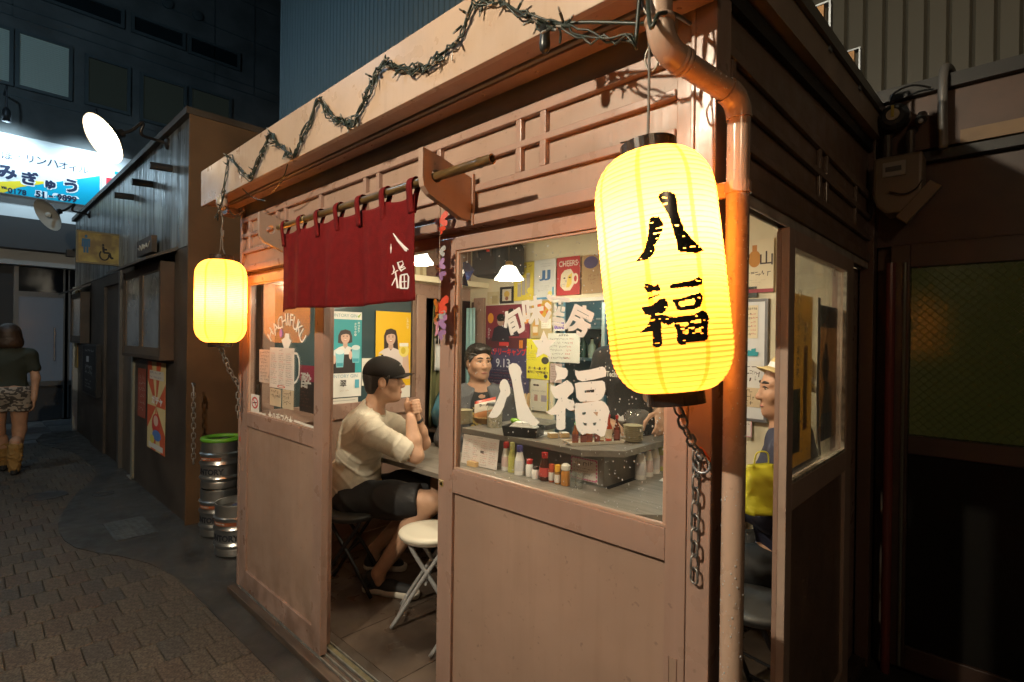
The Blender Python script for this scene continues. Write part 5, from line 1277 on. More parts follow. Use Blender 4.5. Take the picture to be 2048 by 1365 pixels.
def hot(q, w, sauce, cap, label, h=.10, r=.016):
    p = o0+ux*WT*q[0]+vx*DT*q[1]; p.z = ZK+.005
    t = thing('hot_sauce_bottle', label, 'bottle', p, 'hot sauce bottles on the tray')
    MB().lathe([(r*.95, 0), (r, .005), (r, h*.5), (r*.45, h*.66), (r*.38, h*.85), (.0001, h*.85)], p, 16).build('body', mat('sauce_%s' % sauce[0], sauce[1], .12), t, auto=40)
    MB().lathe([(r*.45, h*.851), (r*.5, h*.97), (.0001, h)], p, 14).build('cap', cap, t)
    MB().lathe([(r*1.005, h*.10), (r*1.03, h*.12), (r*1.03, h*.42), (r*1.005, h*.44)], p, 16).build('label', w, t)
gr = pl('cap_green', (.05, .35, .10)); s1 = ('amber', (.30, .09, .025)); s2 = ('red', (.42, .05, .015)); s3 = ('dark', (.10, .02, .012)); lw = pl('lab_maroon', (.20, .05, .04)); lc = pl('lab_cream', (.62, .54, .40))
for q, w, sc, cp_, lab, h, r in (((.16, .45), lw, s1, gr, 'amber sauce bottle with green cap at the left end of the tray', .11, .017), ((.29, .35), lw, s3, BK, 'dark sauce bottle second from left on the tray', .09, .015), ((.42, .5), lw, s1, BK, 'round amber sauce bottle in the middle of the tray behind the lettering', .095, .018),
        ((.55, .38), lw, s3, BK, 'dark sauce bottle right of the middle on the tray', .09, .015), ((.66, .55), lc, s1, BK, 'pale labelled sauce bottle on the tray', .085, .014), ((.80, .6), lc, s2, RC, 'tall red hot sauce bottle with pink cap near the right of the tray', .145, .0185), ((.93, .45), lw, s3, RC, 'tall dark hot sauce bottle with red cap at the right end of the tray', .14, .017)):
    hot(q, w, sc, cp_, lab, h, r)
# black plastic trays with towels / peppers, wood blocks, noodle pack, basket
m_blk = mat('black_plastic', (.018, .018, .018), .35)
def bin_(a, b, dep, h, name, label):
    a, b = Vector(a), Vector(b); u = (b-a).normalized(); v = Vector((-u.y, u.x, 0)); t = thing(name, label, 'tray', (a+b)/2, 'black plastic trays on the counter')
    mb = MB(); tray(mb, a, u, v, (b-a).length, dep, h, .04); mb.build('tray', m_blk, t); return t, u, v, a
t, u, v, a0 = bin_(at(1005, 872, z=ZK), at(1073, 878, z=ZK), .14, .055, 'black_tray', 'long black tray holding a white towel behind the big lettering')
p = Vector(at(1020, 848, z=ZK+.05))
tw = thing('white_towel', 'folded white towel lying in the long black tray', 'towel', p)
mb = MB(); 
for k in range(4): mb.obox(a0+u*.10+v*.07+Vector((0, 0, .045+.008*k)), u*(.075-.008*k), v*(.05-.006*k), (0, 0, .005))
mb.build('towel', mat('towel', (.75, .74, .70), .8, bump=.5, bscale=200), tw, bevel=.003)
pp = thing('green_peppers', 'bright green peppers lying behind the black tray', 'vegetables', at(1018, 838, z=ZK+.06))
for k in range(4):
    c = a0+u*(.035+.028*k)+v*(.11+.012*(k % 2))+Vector((0, 0, .068)); MB().lathe([(.0001, -.035), (.010, -.028), (.016, -.005), (.014, .02), (.006, .03), (.0001, .032)], c, 12, (u*1+Vector((0, 0, .2*(k-1)))).normalized(), wob=lambda q, h: .12*math.cos(4*q)).build('pepper', mat('pepper', (.20, .42, .03), .25), pp, smooth=True)
t, u, v, a0 = bin_(at(1288, 872, z=ZK), at(1320, 866, z=ZK), .10, .06, 'black_tray', 'black tub with white napkins under the hand of the cook')
tw = thing('paper_napkins', 'heap of white napkins in the black tub', 'napkins', a0+u*.05)
mb = MB()
for k in range(6): mb.obox(a0+u*(.04+.012*k)+v*(.04+.01*(k % 3))+Vector((0, 0, .060+.004*(k % 2))), u*.03+Vector((0, 0, .01)), v*.03, (0, 0, .003))
mb.build('napkin', mat('napkin', (.78, .77, .75), .8), tw)
for k, px in enumerate((1103, 1126)):
    p = Vector(at(px, 876-k, z=ZK)); t = thing('wooden_block', ['pale wooden block on the counter left of the tray', 'pale wooden block touching the sauce tray'][k], 'block', p, 'pale wooden blocks on the counter')
    MB().obox(p+Vector((0, .01, .0125)), Vector(ux)*.024, vx*.022, (0, 0, .0125)).build('block', mat('pale_wood', (.62, .42, .20), .55), t, bevel=.002)
    MB().obox(p+Vector((0, .01, .0255)), Vector(ux)*.022, vx*.02, (0, 0, .0006)).build('paper_slip', mat('slip', (.75, .72, .66), .6), t)
bp = Vector(at(972, 846, z=ZK))
t = thing('wicker_basket', 'shallow woven basket holding the noodle packet', 'basket', bp)
mb = MB()
for k in range(6): mb.tube([bp+Vector(((.075+.006*k)*math.cos(a), (.055+.005*k)*math.sin(a), .004+.007*k)) for a in np.linspace(0, 2*math.pi, 28, endpoint=False)], .0042, 5, closed=True)
for a in np.linspace(0, 2*math.pi, 30, endpoint=False): mb.tube([bp+Vector((.07*math.cos(a), .05*math.sin(a), 0)), bp+Vector((.11*math.cos(a), .084*math.sin(a), .042))], .003, 4)
mb.build('weave', mat('wicker', (.40, .24, .08), .6), t, smooth=True)
nd = (Vector(RT)*1).normalized(); nf = Vector((-FW[0], -FW[1], 0)).normalized(); nup = (Vector((0, 0, 1))-nf*.25).normalized()
no = bp+nd*-.075+Vector((0, 0, .025))+nf*.02
t = thing('noodle_packet', 'red and white instant noodle packet leaning in the basket', 'packet', no)
W_p, H_p = .135, .115; vs = []; nn = nd.cross(nup)
for sg_ in (1, -1):
    for j in range(7):
        for i in range(9):
            a, b = i/8, j/6; th = .014*math.sin(a*math.pi)**.6*math.sin(b*math.pi)**.5; vs.append(no+nd*(a*W_p)+nup*(b*H_p+.05*a*.6)+nn*(th*sg_))
fs = []
for j in range(6):
    for i in range(8): q = j*9+i; fs += [(q, q+1, q+10, q+9), (63+q, 63+q+9, 63+q+10, 63+q+1)]
pk = MB().add(vs, fs); pk.m = [(1 if (k//2) % 48//8 >= 5 else (2 if (k//2) % 48//8 < 2 else 0)) for k in range(len(fs))]
pk.build('packet', [mat('pack_white', (.70, .64, .55), .3), mat('pack_red', (.52, .06, .03), .3), mat('pack_orange', (.62, .28, .12), .3)], t, smooth=True)
mb = MB(); put_text(mb, 'ラーメン', no+nd*W_p*.52+nup*(H_p*.66+.015)+nn*.0165, nd, nup, w=.08, bold=.05, rot=.12); mb.build('lettering', flat((.04, .02, .02)), t)
# glass holder, jar with lid, cups
p = Vector(at(940, 838, z=ZK)); t = thing('card_holder', 'small clear stand with white cards at the left of the noodle basket', 'stand', p)
MB().obox(p+Vector((0, .02, .05)), nd*.022, nf*.004, (0, 0, .045)).build('card', mat('card', (.70, .68, .64), .3), t)
p = Vector(at(1262, 872, z=ZK))+Vector((-.02, .10, 0)); t = thing('cake_dome', 'smoky clear dome cover on the counter behind the plates', 'dome', p)
MB().lathe([(.075, 0), (.075, .10), (.066, .13), (.045, .142), (.0001, .146)], p, 26).build('dome', glass_mat('smoky_glass', (.50, .48, .46), 1.5, haze=.3), t, smooth=True)
MB().lathe([(.012, .147), (.016, .158), (.010, .166), (.0001, .168)], p, 12).build('knob', mat('knob', (.4, .4, .4), .2), t, smooth=True)
MB().lathe([(.085, -.0), (.085, .004), (.0001, .004)], p, 26).build('base', m_blk, t)
p = Vector(at(1100, 800, z=ZK)); t = thing('beer_mug', 'half full glass of beer on the counter behind the lettering', 'glass', p+Vector((0, 0, 0)))
MB().lathe([(.030, 0), (.033, .11), (.0001, .11)], p, 16).build('beer', mat('beer', (.45, .25, .04), .1), t, auto=40)
MB().lathe([(.033, .1105), (.034, .13), (.0001, .13)], p, 16).build('foam', mat('foam', (.8, .78, .70), .7), t, auto=40)
s = Sheet('paper_sheet', 'white paper sheet lying on the far part of the counter', 'paper', (-2.06, 1.05, ZK), (1, .1, 0), (-.1, 1, 0), .17, .20, (.70, .68, .66)); s.lines(.1, .9, .9, .2, 5, (.4, .4, .4)); s.done()
p = Vector(at(1325, 965, z=ZT1)); s = Sheet('paper_plate', 'white plate with yellow food on the right part of the table', 'plate', p+Vector((-.02, 0, .004)), (1, .2, 0), (-.2, 1, 0), .12, .09, (.75, .74, .70)); s.disc(.5, .6, .3, .3, (.75, .5, .05)); s.done()
p = Vector(at(877, 918, z=ZT1)); t = thing('table_card', 'small red folded card on the table by the door edge', 'card', p)
MB().prism([(0, 0), (.05, 0), (.025, .045)], p, (.7, .7, 0), (0, 0, 1), (-.03, .03, 0)).build('card', mat('red_card', (.5, .04, .03), .4), t)
# ---------------------------------------------------------------- stools
m_seat = mat('stool_vinyl', (.70, .66, .55), .35, bump=.1, bscale=120); m_tube = mat('stool_tube', (.50, .51, .52), .35, .4); m_dtube = mat('stool_tube_dark', (.02, .02, .022), .35, .4)
def stool(loc, rz, label, seat_m, tube_m, group, h=.45):
    t = thing('folding_stool', label, 'stool', (0, 0, 0), group)
    MB().lathe([(.0001, h-.035), (.145, h-.034), (.152, h-.026), (.153, h-.020), (.156, h-.018), (.158, h-.008), (.152, h), (.12, h+.004), (.0001, h+.005)], (0, 0, 0), 36).build('seat', seat_m, t, smooth=True)
    for s_ in (-1, 1):
        y = .10 if s_ > 0 else .115
        for e in (-1, 1):
            top = Vector((-.09*s_, e*y*.8, h-.036)); bot = Vector((.165*s_, e*y, .010))
            k = [top, top+(bot-top)*.12+Vector((0, 0, -.01)), top+(bot-top)*.5, bot]
            MB().tube(cat_curve(k, 5), .0105, 10).build('leg', tube_m, t, smooth=True)
        b = Vector((.135*s_, 0, .06)); MB().tube([b+Vector((0, -y, 0)), b+Vector((0, y, 0))], .008, 8).build('crossbar', tube_m, t)
    MB().tube([(0, -.115, h*.5), (0, .115, h*.5)], .006, 8).build('pivot', tube_m, t)
    t.location = loc; t.rotation_euler = (0, 0, rz); return t
SGp = 'folding stools of the stall'
sc_ = Vector(at(868, 1046, z=.485)); sc_.z = .037
SX_ = Vector((-2.135, .545, .037))
stool(SX_, .75, 'white round folding stool with grey legs standing in the doorway', m_seat, m_tube, SGp)
stool((-1.735, .50, .037), .3, 'second white folding stool half hidden behind the right door', m_seat, m_tube, SGp, .44)
stool((-2.78, 1.26, .037), 1.0, 'far white folding stool seen under the table edge', m_seat, m_dtube, SGp, .47)
stool((-2.70, .43, .037), .6, 'folding stool with black legs carrying the man in the cap', mat('stool_black', (.03, .03, .03), .5), m_dtube, SGp, .45)
stool((-.70, .98, .037), 1.4, 'folding stool carrying the man in the straw hat', mat('stool_black', (.03, .03, .03), .5), m_dtube, SGp, .44)
# ---------------------------------------------------------------- glass lamps
def shade_lamp(p, label, power):
    p = Vector(p); t = thing('pendant_lamp', label, 'lamp', p, 'tulip shaped glass lamps'); m = mat('opal_glass', (.85, .82, .74), .3, emit=(1.0, .93, .76), estr=3.2)
    w = lambda a, h: .06*math.cos(10*a)*max(0, (.03-h)/.09)
    MB().lathe([(.082, -.050), (.083, -.042), (.070, -.026), (.058, -.008), (.05, .01), (.040, .026), (.022, .034)], p, 60, wob=w, cap=False).build('shade', m, t, smooth=True)
    MB().lathe([(.024, .032), (.020, .055), (.012, .06)], p, 14).build('socket', mat('brass', (.45, .30, .10), .3, .9), t)
    MB().tube([p+Vector((0, 0, .055)), (p.x, p.y, ZT+.06)], .004, 6).build('cord', mat('cord_dark', (.05, .04, .03), .5), t)
    lamp('bulb_light', p+Vector((0, 0, -.055)), power, (1.0, .86, .62), .05, t)
shade_lamp(at(1018, 543, y=1.12), 'glowing tulip glass lamp in the middle of the window', 21)
shade_lamp(at(836, 510, y=.62), 'glowing tulip glass lamp half hidden right of the red curtain', 21)
shade_lamp((-1.02, .82, 1.86), 'glowing tulip glass lamp behind the big yellow lantern', 21)
# ---------------------------------------------------------------- wall posters
def wl(name, label, cat, px0, py0, px1, py1, col, group=None, x=XI+.004, curl=0):     # on the left wall: u = +y
    a = at(px0, py0, x=x); b = at(px1, py0, x=x); c = at(px0, py1, x=x)
    return Sheet(name, label, cat, (x, a[1], c[2]), (0, 1, 0), (0, 0, 1), b[1]-a[1], a[2]-c[2], col, group, curl)
SK, HR = (.62, .42, .33), (.035, .02, .018)
def bust(s, cx, cy, k, hair_long, shirt, smile=True):
    """flat printed portrait: hair, face, neck, shoulders"""
    ar = s.w/s.h; kx, ky = k, k*ar
    if hair_long: s.poly([(cx-1.25*kx, cy-2.4*ky), (cx-1.3*kx, cy+.3*ky), (cx-.9*kx, cy+1.25*ky), (cx, cy+1.5*ky), (cx+.95*kx, cy+1.2*ky), (cx+1.25*kx, cy+.2*ky), (cx+1.5*kx, cy-2.6*ky), (cx+.4*kx, cy-2.9*ky)], HR)
    else: s.poly([(cx-1.45*kx, cy-1.0*ky), (cx-1.4*kx, cy+.3*ky), (cx-.95*kx, cy+1.2*ky), (cx, cy+1.45*ky), (cx+.95*kx, cy+1.2*ky), (cx+1.35*kx, cy+.3*ky), (cx+1.4*kx, cy-.9*ky), (cx+.8*kx, cy-1.1*ky), (cx-.8*kx, cy-1.2*ky)], HR)
    s.poly([(cx-.4*kx, cy-.7*ky), (cx+.4*kx, cy-.7*ky), (cx+.5*kx, cy-1.9*ky), (cx-.5*kx, cy-1.9*ky)], tuple(c*.85 for c in SK))
    s.poly([(cx-2.3*kx, cy-4.6*ky), (cx-2.2*kx, cy-2.4*ky), (cx-1.2*kx, cy-1.8*ky), (cx-.45*kx, cy-1.6*ky), (cx, cy-2.1*ky), (cx+.45*kx, cy-1.6*ky), (cx+1.3*kx, cy-1.9*ky), (cx+2.3*kx, cy-2.5*ky), (cx+2.4*kx, cy-4.6*ky)], shirt)
    s.disc(cx, cy-.05*ky, .88*kx, 1.12*ky, SK, 24)
    s.poly([(cx-.9*kx, cy+.3*ky), (cx-.7*kx, cy+.95*ky), (cx, cy+1.15*ky), (cx+.7*kx, cy+.95*ky), (cx+.92*kx, cy+.3*ky), (cx+.6*kx, cy+.55*ky), (cx+.1*kx, cy+.62*ky), (cx-.5*kx, cy+.5*ky)], HR)
    for e in (-1, 1): s.disc(cx+e*.36*kx, cy+.12*ky, .17*kx, .06*ky, (.03, .02, .02), 10); s.rect(cx+e*.36*kx-.2*kx, cx+e*.36*kx+.2*kx, cy+.30*ky, cy+.35*ky, (.10, .05, .04))
    s.disc(cx, cy-.50*ky, .34*kx, .15*ky, (.50, .12, .10), 14); s.disc(cx, cy-.46*ky, .28*kx, .09*ky, (.8, .76, .7), 12); s.disc(cx, cy-.2*ky, .09*kx, .06*ky, tuple(c*.8 for c in SK), 8)
m_teal = (.03, .30, .34)
s = wl('gin_poster', 'teal drinks poster of a smiling woman with bobbed hair raising two blue mugs', 'poster', 657, 622, 724, 797, (.72, .72, .68))
s.rect(0, 1, .28, .91, m_teal); s.text('SUNTORY GIN', .45, .955, (.12, .30, .34), w=.80, bold=0)
bust(s, .50, .70, .15, False, (.66, .64, .62)); s.rect(.12, .80, .28, .42, (.018, .014, .014)); s.rect(.34, .72, .40, .50, (.018, .014, .014))
s.poly([(.30, .56), (.36, .56), (.34, .45), (.27, .45)], (.16, .04, .04)); s.poly([(.66, .56), (.72, .56), (.72, .46), (.66, .46)], (.03, .02, .02))
for a, b in ((.34, .44), (.82, .49)): s.poly([(a-.13, b+.09), (a+.13, b+.09), (a+.10, b-.09), (a-.10, b-.09)], (.20, .50, .58)); s.disc(a, b+.09, .13, .03, (.62, .72, .74)); s.rect(a-.09, a+.09, b-.08, b-.04, (.05, .30, .38)); s.disc(a-.16, b, .05, .05, SK)
s.vtext('さわやか。', .80, .86, (.75, .78, .76), h=.028); s.vtext('翠っきり', .90, .87, (.75, .78, .76), h=.028)
s.text('SUNTORY GIN', .45, .245, (.25, .40, .50), w=.85, bold=0); s.text('翠', .45, .16, (.05, .05, .05), h=.08, bold=.01); s.rect(.80, .93, .10, .20, (.08, .35, .48)); s.lines(.35, .6, .09, .06, 1, (.4, .2, .1)); s.poly([(.86, .95), (.98, .99), (.90, .93)], (.25, .42, .08)); s.done()
s = wl('calendar_sheet', 'white paper with a small red emblem pinned below the teal poster', 'poster', 658, 799, 716, 836, (.66, .64, .58)); s.disc(.42, .45, .10, .22, (.28, .03, .05)); s.rect(.05, .9, .85, .88, (.3, .3, .3)); s.done()
s = wl('yellow_poster', 'yellow beer poster of a smiling woman with long dark hair holding a mug', 'poster', 752, 622, 822, 800, (.70, .68, .62)); s.rect(0, 1, .14, 1, (.78, .48, .015))
bust(s, .42, .70, .15, True, (.70, .62, .60)); s.poly([(.74, .22), (.98, .22), (.92, .55), (.78, .52)], (.62, .44, .36)); s.disc(.80, .55, .15, .075, (.80, .68, .18)); s.rect(.67, .93, .60, .64, (.82, .80, .70)); s.disc(.78, .55, .07, .04, (.62, .48, .04)); s.vtext('しあわせ', .90, .93, (.8, .72, .4), h=.03); s.rect(.10, .18, .50, .52, (.75, .55, .05)); s.done()
s = wl('info_sheet', 'small white printed sheet between the two portrait posters', 'poster', 724, 717, 745, 772, (.66, .65, .58)); s.lines(.1, .9, .9, .3, 7, (.35, .35, .33), .8, .4); s.done()
def wb_(name, label, cat, px0, py0, px1, py1, col, group=None, y=YB-.038, **k):      # on the back wall
    a = at(px0, py0, y=y); b = at(px1, py0, y=y); c = at(px0, py1, y=y)
    return Sheet(name, label, cat, (a[0], y, c[2]), (1, 0, 0), (0, 0, 1), b[0]-a[0], a[2]-c[2], col, group, **k)
s = wb_('camp_poster', 'dark red and navy event poster with two people in sunglasses behind the seated man', 'poster', 972, 612, 1060, 780, (.05, .05, .12))
s.rect(0, 1, .62, 1, (.20, .03, .05)); s.rect(0, 1, .50, .62, (.08, .02, .03)); s.disc(.12, .85, .07, .06, (.7, .30, .04)); s.disc(.92, .84, .07, .06, (.7, .30, .04))
for a, b, sc2 in ((.36, .82, 1), (.60, .88, .9)):
    s.poly([(a-.22*sc2, b-.24), (a-.16*sc2, b-.09), (a-.06, b-.06), (a+.06, b-.06), (a+.17*sc2, b-.09), (a+.2*sc2, b-.24)], (.02, .02, .035)); s.disc(a, b, .085*sc2, .062*sc2, (.42, .28, .22)); s.disc(a, b+.035, .095*sc2, .045*sc2, (.015, .012, .012), 14); s.rect(a-.075, a+.075, b-.006, b+.012, (.01, .01, .01))
s.rect(.33, .55, .53, .57, (.55, .05, .05)); s.text('ミステリーキャンプ', .46, .46, (.62, .03, .03), w=.95, h=.085, bold=.03); s.text('II', .82, .55, (.65, .22, .03), h=.09, bold=.05); s.text('9.13', .42, .33, (.62, .66, .75), w=.32, bold=.01)
s.vtext('ミステリ', .08, .72, (.6, .6, .6), h=.03); s.lines(.1, .95, .26, .04, 7, (.25, .12, .16), .9, .5, cols=[(.3, .3, .4), (.4, .08, .1)]); s.done()
s = wb_('food_poster', 'yellow and red food poster with bottle and price tag right of the event poster', 'poster', 1062, 602, 1105, 676, (.42, .34, .18)); s.rect(.05, .95, .55, .98, (.50, .30, .03))
for k in range(7): s.disc(.2+.1*k, .68+.09*(k % 3), .09, .05, (.55, .10, .03), 10)
s.poly([(.10, .06), (.36, .06), (.36, .36), (.28, .46), (.18, .46), (.10, .36)], (.52, .28, .06)); s.rect(.12, .34, .14, .30, (.70, .62, .5)); s.rect(.5, .95, .25, .5, (.72, .70, .62)); s.lines(.52, .92, .48, .28, 4, INK, .9, .5); s.done()
s = wb_('small_poster', 'small poster with purple letters on a shelf edge beside the food poster', 'poster', 1107, 640, 1130, 662, (.62, .58, .55)); s.text('BLUE', .5, .45, (.12, .08, .35), w=.85, h=.6, bold=.05); s.done()
s = wb_('yellow_flyer', 'bright yellow flyer with black print and dark emblem below the star', 'poster', 1054, 678, 1100, 757, (.74, .68, .05), y=YB-.042, curl=.006); s.text('1', .22, .80, INK, h=.10, bold=.02); s.lines(.05, .5, .72, .45, 5, (.2, .2, .05), .8, .5); s.text('月・木・金・祝', .48, .27, INK, w=.8, h=.08, bold=.04); s.text('朝酒で乾杯!', .5, .17, INK, w=.9, h=.07, bold=.04); s.disc(.82, .47, .16, .09, (.05, .05, .04)); s.disc(.85, .08, .08, .05, (.05, .05, .04)); s.done()
s = wb_('price_list', 'white handwritten price list with red prices hanging right of the star', 'menu', 1096, 667, 1160, 724, (.62, .63, .58), y=YB-.046)
for k in range(6): s.lines(.06, .66, .86-.13*k, .75-.13*k, 1, (.06, .06, .07), .95, .7); s.lines(.68-.03*k, .86-.03*k, .86-.13*k, .75-.13*k, 1, RED, 1, .7)
s.text('おすすめ', .5, .93, (.06, .06, .07), w=.3, h=.07); s.done()
s = wb_('opening_flyer', 'pale flyer with black moustache emblem under the yellow flyer', 'poster', 1062, 757, 1097, 820, (.62, .60, .50)); s.disc(.22, .80, .10, .03, INK, 10); s.disc(.38, .80, .10, .03, INK, 10); s.text('GRAND OPEN', .45, .62, (.3, .3, .28), w=.8, h=.05, bold=0); s.rect(.2, .4, .3, .5, (.4, .22, .18)); s.rect(.6, .9, .3, .5, (.35, .32, .38)); s.rect(.93, 1, .02, .9, (.7, .62, .05)); s.done()
s = wb_('pink_notice', 'pinkish notice with dark lines right of the yellow flyer', 'poster', 1100, 727, 1124, 765, (.48, .38, .36)); s.lines(.1, .9, .9, .1, 6, INK, .9, .5); s.done()
G2 = 'drink posters along the top of the back wall'
s = wb_('yellow_can_poster', 'yellow poster with silver cans and a lemon at the top of the back wall', 'poster', 1028, 528, 1068, 602, (.74, .60, .08), G2); s.text('レモン', .6, .90, (.25, .12, .02), w=.6, h=.08)
for k in range(3): s.rect(.20+.22*k, .38+.22*k, .10+.04*k, .45+.12*k, (.45, .42, .38)); s.disc(.29+.22*k, .45+.12*k, .09, .025, (.62, .6, .55))
s.disc(.82, .25, .14, .08, (.80, .68, .10)); s.done()
s = wb_('jj_poster', 'white poster with large blue letters JJ', 'poster', 1069, 522, 1112, 600, (.64, .66, .66), G2); s.text('JJ', .5, .60, (.06, .16, .36), w=.52, h=.26, bold=.03); s.lines(.3, .8, .92, .8, 2, (.3, .32, .36), 1, .6); s.lines(.3, .7, .36, .2, 3, (.4, .42, .42)); s.rect(0, 1, 0, .05, (.10, .30, .52)); s.rect(.85, .92, .10, .3, (.08, .32, .5)); s.disc(.75, .14, .1, .06, (.68, .6, .2)); s.done()
s = wb_('cheers_poster', 'red poster reading CHEERS over a white beer mug drawing', 'poster', 1114, 517, 1160, 592, (.46, .04, .045), G2); s.text('CHEERS', .5, .83, (.75, .62, .55), w=.82, h=.15, bold=.02)
s.poly([(.15, .25), (.2, .55), (.35, .66), (.62, .68), (.74, .56), (.76, .28), (.6, .12), (.35, .12)], (.74, .66, .50)); s.disc(.82, .42, .12, .14, (.74, .66, .50)); s.disc(.82, .42, .06, .08, (.46, .04, .045)); s.poly([(.42, .2), (.5, .5), (.68, .58), (.66, .3), (.55, .2)], (.75, .55, .12)); s.disc(.35, .45, .05, .02, INK, 8); s.disc(.58, .46, .05, .02, INK, 8); s.done()
s = wb_('brown_poster', 'brown poster with a dark purple oval at the right of the red poster', 'poster', 1164, 512, 1205, 588, (.40, .26, .13), G2); s.disc(.45, .80, .35, .16, (.08, .06, .16)); s.lines(.3, .8, .5, .2, 3, (.25, .10, .06), .8, .9); s.done()
s = wb_('framed_print', 'small white print in a black frame hanging under the lamp', 'picture', 1000, 575, 1028, 608, (.02, .02, .022), G2); s.rect(.18, .82, .15, .85, (.62, .58, .48)); s.disc(.5, .55, .2, .2, (.62, .42, .10)); s.disc(.5, .3, .12, .12, (.3, .12, .08)); s.done()
s = wb_('paper_strip', 'plain cream paper strip on the wall left of the framed print', 'paper', 975, 585, 998, 611, (.58, .50, .32), G2); s.rect(.4, .9, .1, .7, (.42, .35, .2)); s.done()
# right part of the back wall, seen past the drainpipe
yb = YB-.045
a, b, c = at(1478, 600, y=yb), at(1531, 603, y=yb), at(1480, 835, y=yb)
t = thing('whiteboard', 'whiteboard with grey frame carrying a menu sheet and blue sticker', 'whiteboard', ((a[0]+b[0])/2, yb, c[2]))
MB().box(a[0]-.12, b[0], yb, yb+.018, c[2], b[2]).build('board', mat('board_white', (.68, .70, .72), .25), t)
w = .014; MB().box(b[0], b[0]+w, yb-.006, yb+.02, c[2]-w, b[2]+w).box(a[0]-.12, b[0], yb-.006, yb+.02, b[2], b[2]+w).box(a[0]-.12, b[0], yb-.006, yb+.02, c[2]-w, c[2]).build('frame', mat('board_frame', (.12, .12, .13), .4), t)
s = wb_('menu_sheet', 'cream menu sheet with red prices on the whiteboard', 'menu', 1482, 612, 1516, 677, (.72, .64, .46), y=yb-.003); s.text('今日のおすすめ', .55, .90, INK, w=.8, h=.08)
for k in range(6): s.lines(.05, .6, .78-.12*k, .68-.12*k, 1, INK, 1, .7); s.lines(.6, .95, .78-.12*k, .68-.12*k, 1, RED, 1, .7)
s.done()
t = thing('blue_magnet', 'teal zigzag magnet sticker on the whiteboard', 'magnet', at(1500, 705, y=yb-.003)); o = at(1491, 712, y=yb-.004)
MB().prism([(0, 0), (.06, 0), (.065, .02), (.05, .022), (.05, .04), (.03, .036), (.028, .026), (.015, .03), (.01, .02), (-.004, .018)], o, (1, 0, 0), (0, 0, 1), (0, -.003, 0)).build('sticker', mat('teal_sticker', (.03, .30, .36), .4), t)
s = wb_('handwritten_notice', 'white notice with large black brush writing under the blue magnet', 'notice', 1478, 722, 1522, 812, (.66, .66, .64), y=yb-.003); s.lines(.05, .95, .95, .55, 3, INK, 1, .9); s.rect(0, 1, .0, .42, (.60, .48, .32)); s.lines(.05, .9, .40, .05, 3, INK, 1, .9); s.done()
s = wb_('small_note', 'small white note with pink rounded border below the whiteboard', 'note', 1478, 838, 1504, 872, (.70, .66, .62), y=yb-.003); s.rect(.02, .98, .0, .04, (.6, .2, .3)); s.rect(.93, .98, 0, 1, (.6, .2, .3)); s.lines(.1, .85, .85, .2, 3, INK); s.done()
s = wb_('liquor_poster', 'cream poster with brush title and a round orange bottle above the whiteboard', 'poster', 1470, 485, 1548, 588, (.74, .66, .48), y=yb); s.rect(0, 1, 0, .07, (.30, .03, .05)); s.disc(.52, .64, .16, .16, (.55, .25, .05)); s.rect(.46, .58, .78, .9, (.5, .22, .06)); s.text('客', .20, .62, INK, h=.3, bold=.01); s.text('山', .82, .64, INK, h=.26, bold=.01); s.lines(.3, .95, .42, .30, 1, INK, 1, .9); s.lines(.3, .9, .26, .12, 3, (.5, .45, .35)); s.done()
MB().box(at(1484, 570, y=yb)[0]-.1, at(1514, 570, y=yb)[0], yb, yb+.01, at(1500, 595, y=yb)[2], at(1500, 574, y=yb)[2]).build('dark_vent', mat('vent_dark', (.02, .03, .025), .3), fs_)
# ---------------------------------------------------------------- shelf goods, coats, hanging things
t = thing('black_bag', 'large black bag standing on the high shelf in the left corner', 'bag', (-2.95, 1.5, 1.89))
p = Vector(at(990, 520, y=1.45))
b = MB().box(p.x-.16, p.x+.14, 1.36, 1.62, 1.892, 2.13); b.build('bag', mat('bag_black', (.022, .022, .024), .7, bump=.4, bscale=30), t, bevel=.04)
MB().tube(cat_curve([(p.x-.07, 1.355, 2.02), (p.x-.06, 1.34, 2.09), (p.x+.05, 1.34, 2.09), (p.x+.06, 1.355, 2.02)]), .008, 6).build('handle', mat('strap', (.03, .03, .03), .6), t)
MB().box(p.x+.02, p.x+.06, 1.348, 1.36, 2.05, 2.07).build('tag', mat('red_card', (.5, .04, .03), .4), t)
for k, (dx, w, h, c, lab) in enumerate(((0, .09, .15, (.55, .48, .30), 'cream cardboard box on the high shelf beside the black bag'), (-.13, .08, .12, (.62, .56, .42), 'pale box on the high shelf near the window edge'))):
    t = thing('cardboard_box', lab, 'box', (-3.05, 1.12+dx, 1.886), 'boxes on the high shelf'); MB().box(-3.14, -2.98, 1.10+dx-w/2, 1.10+dx+w/2, 1.886, 1.886+h).build('box', mat('box_%d' % k, c, .6), t, bevel=.003)
    MB().box(-2.9799, -2.979, 1.10+dx-.012, 1.10+dx+.012, 1.886, 1.886+h).build('tape', mat('tape', (.4, .32, .18), .4), t)
p = Vector(at(936, 545, y=.12)); t = thing('blue_pennant', 'crumpled bright blue plastic pennant hanging inside the window corner', 'pennant', p)
mb = MB(); Q = [(920, 528), (935, 524), (948, 540), (941, 556), (934, 562), (937, 573), (921, 570)]
vs = [Vector(at(*q, y=.10+.03*(i % 2))) for i, q in enumerate(Q)]+[Vector(at(930, 545, y=.06)), Vector(at(926, 556, y=.16))]
mb.add(vs, [(0, 1, 7), (1, 2, 7), (2, 3, 7), (3, 4, 8), (4, 5, 8), (5, 6, 8), (6, 0, 7), (3, 8, 7), (6, 8, 7), (4, 3, 7)]); o = mb.build('film', mat('blue_film', (.02, .05, .45), .2), t); so = o.modifiers.new('thickness', 'SOLIDIFY'); so.thickness = .002
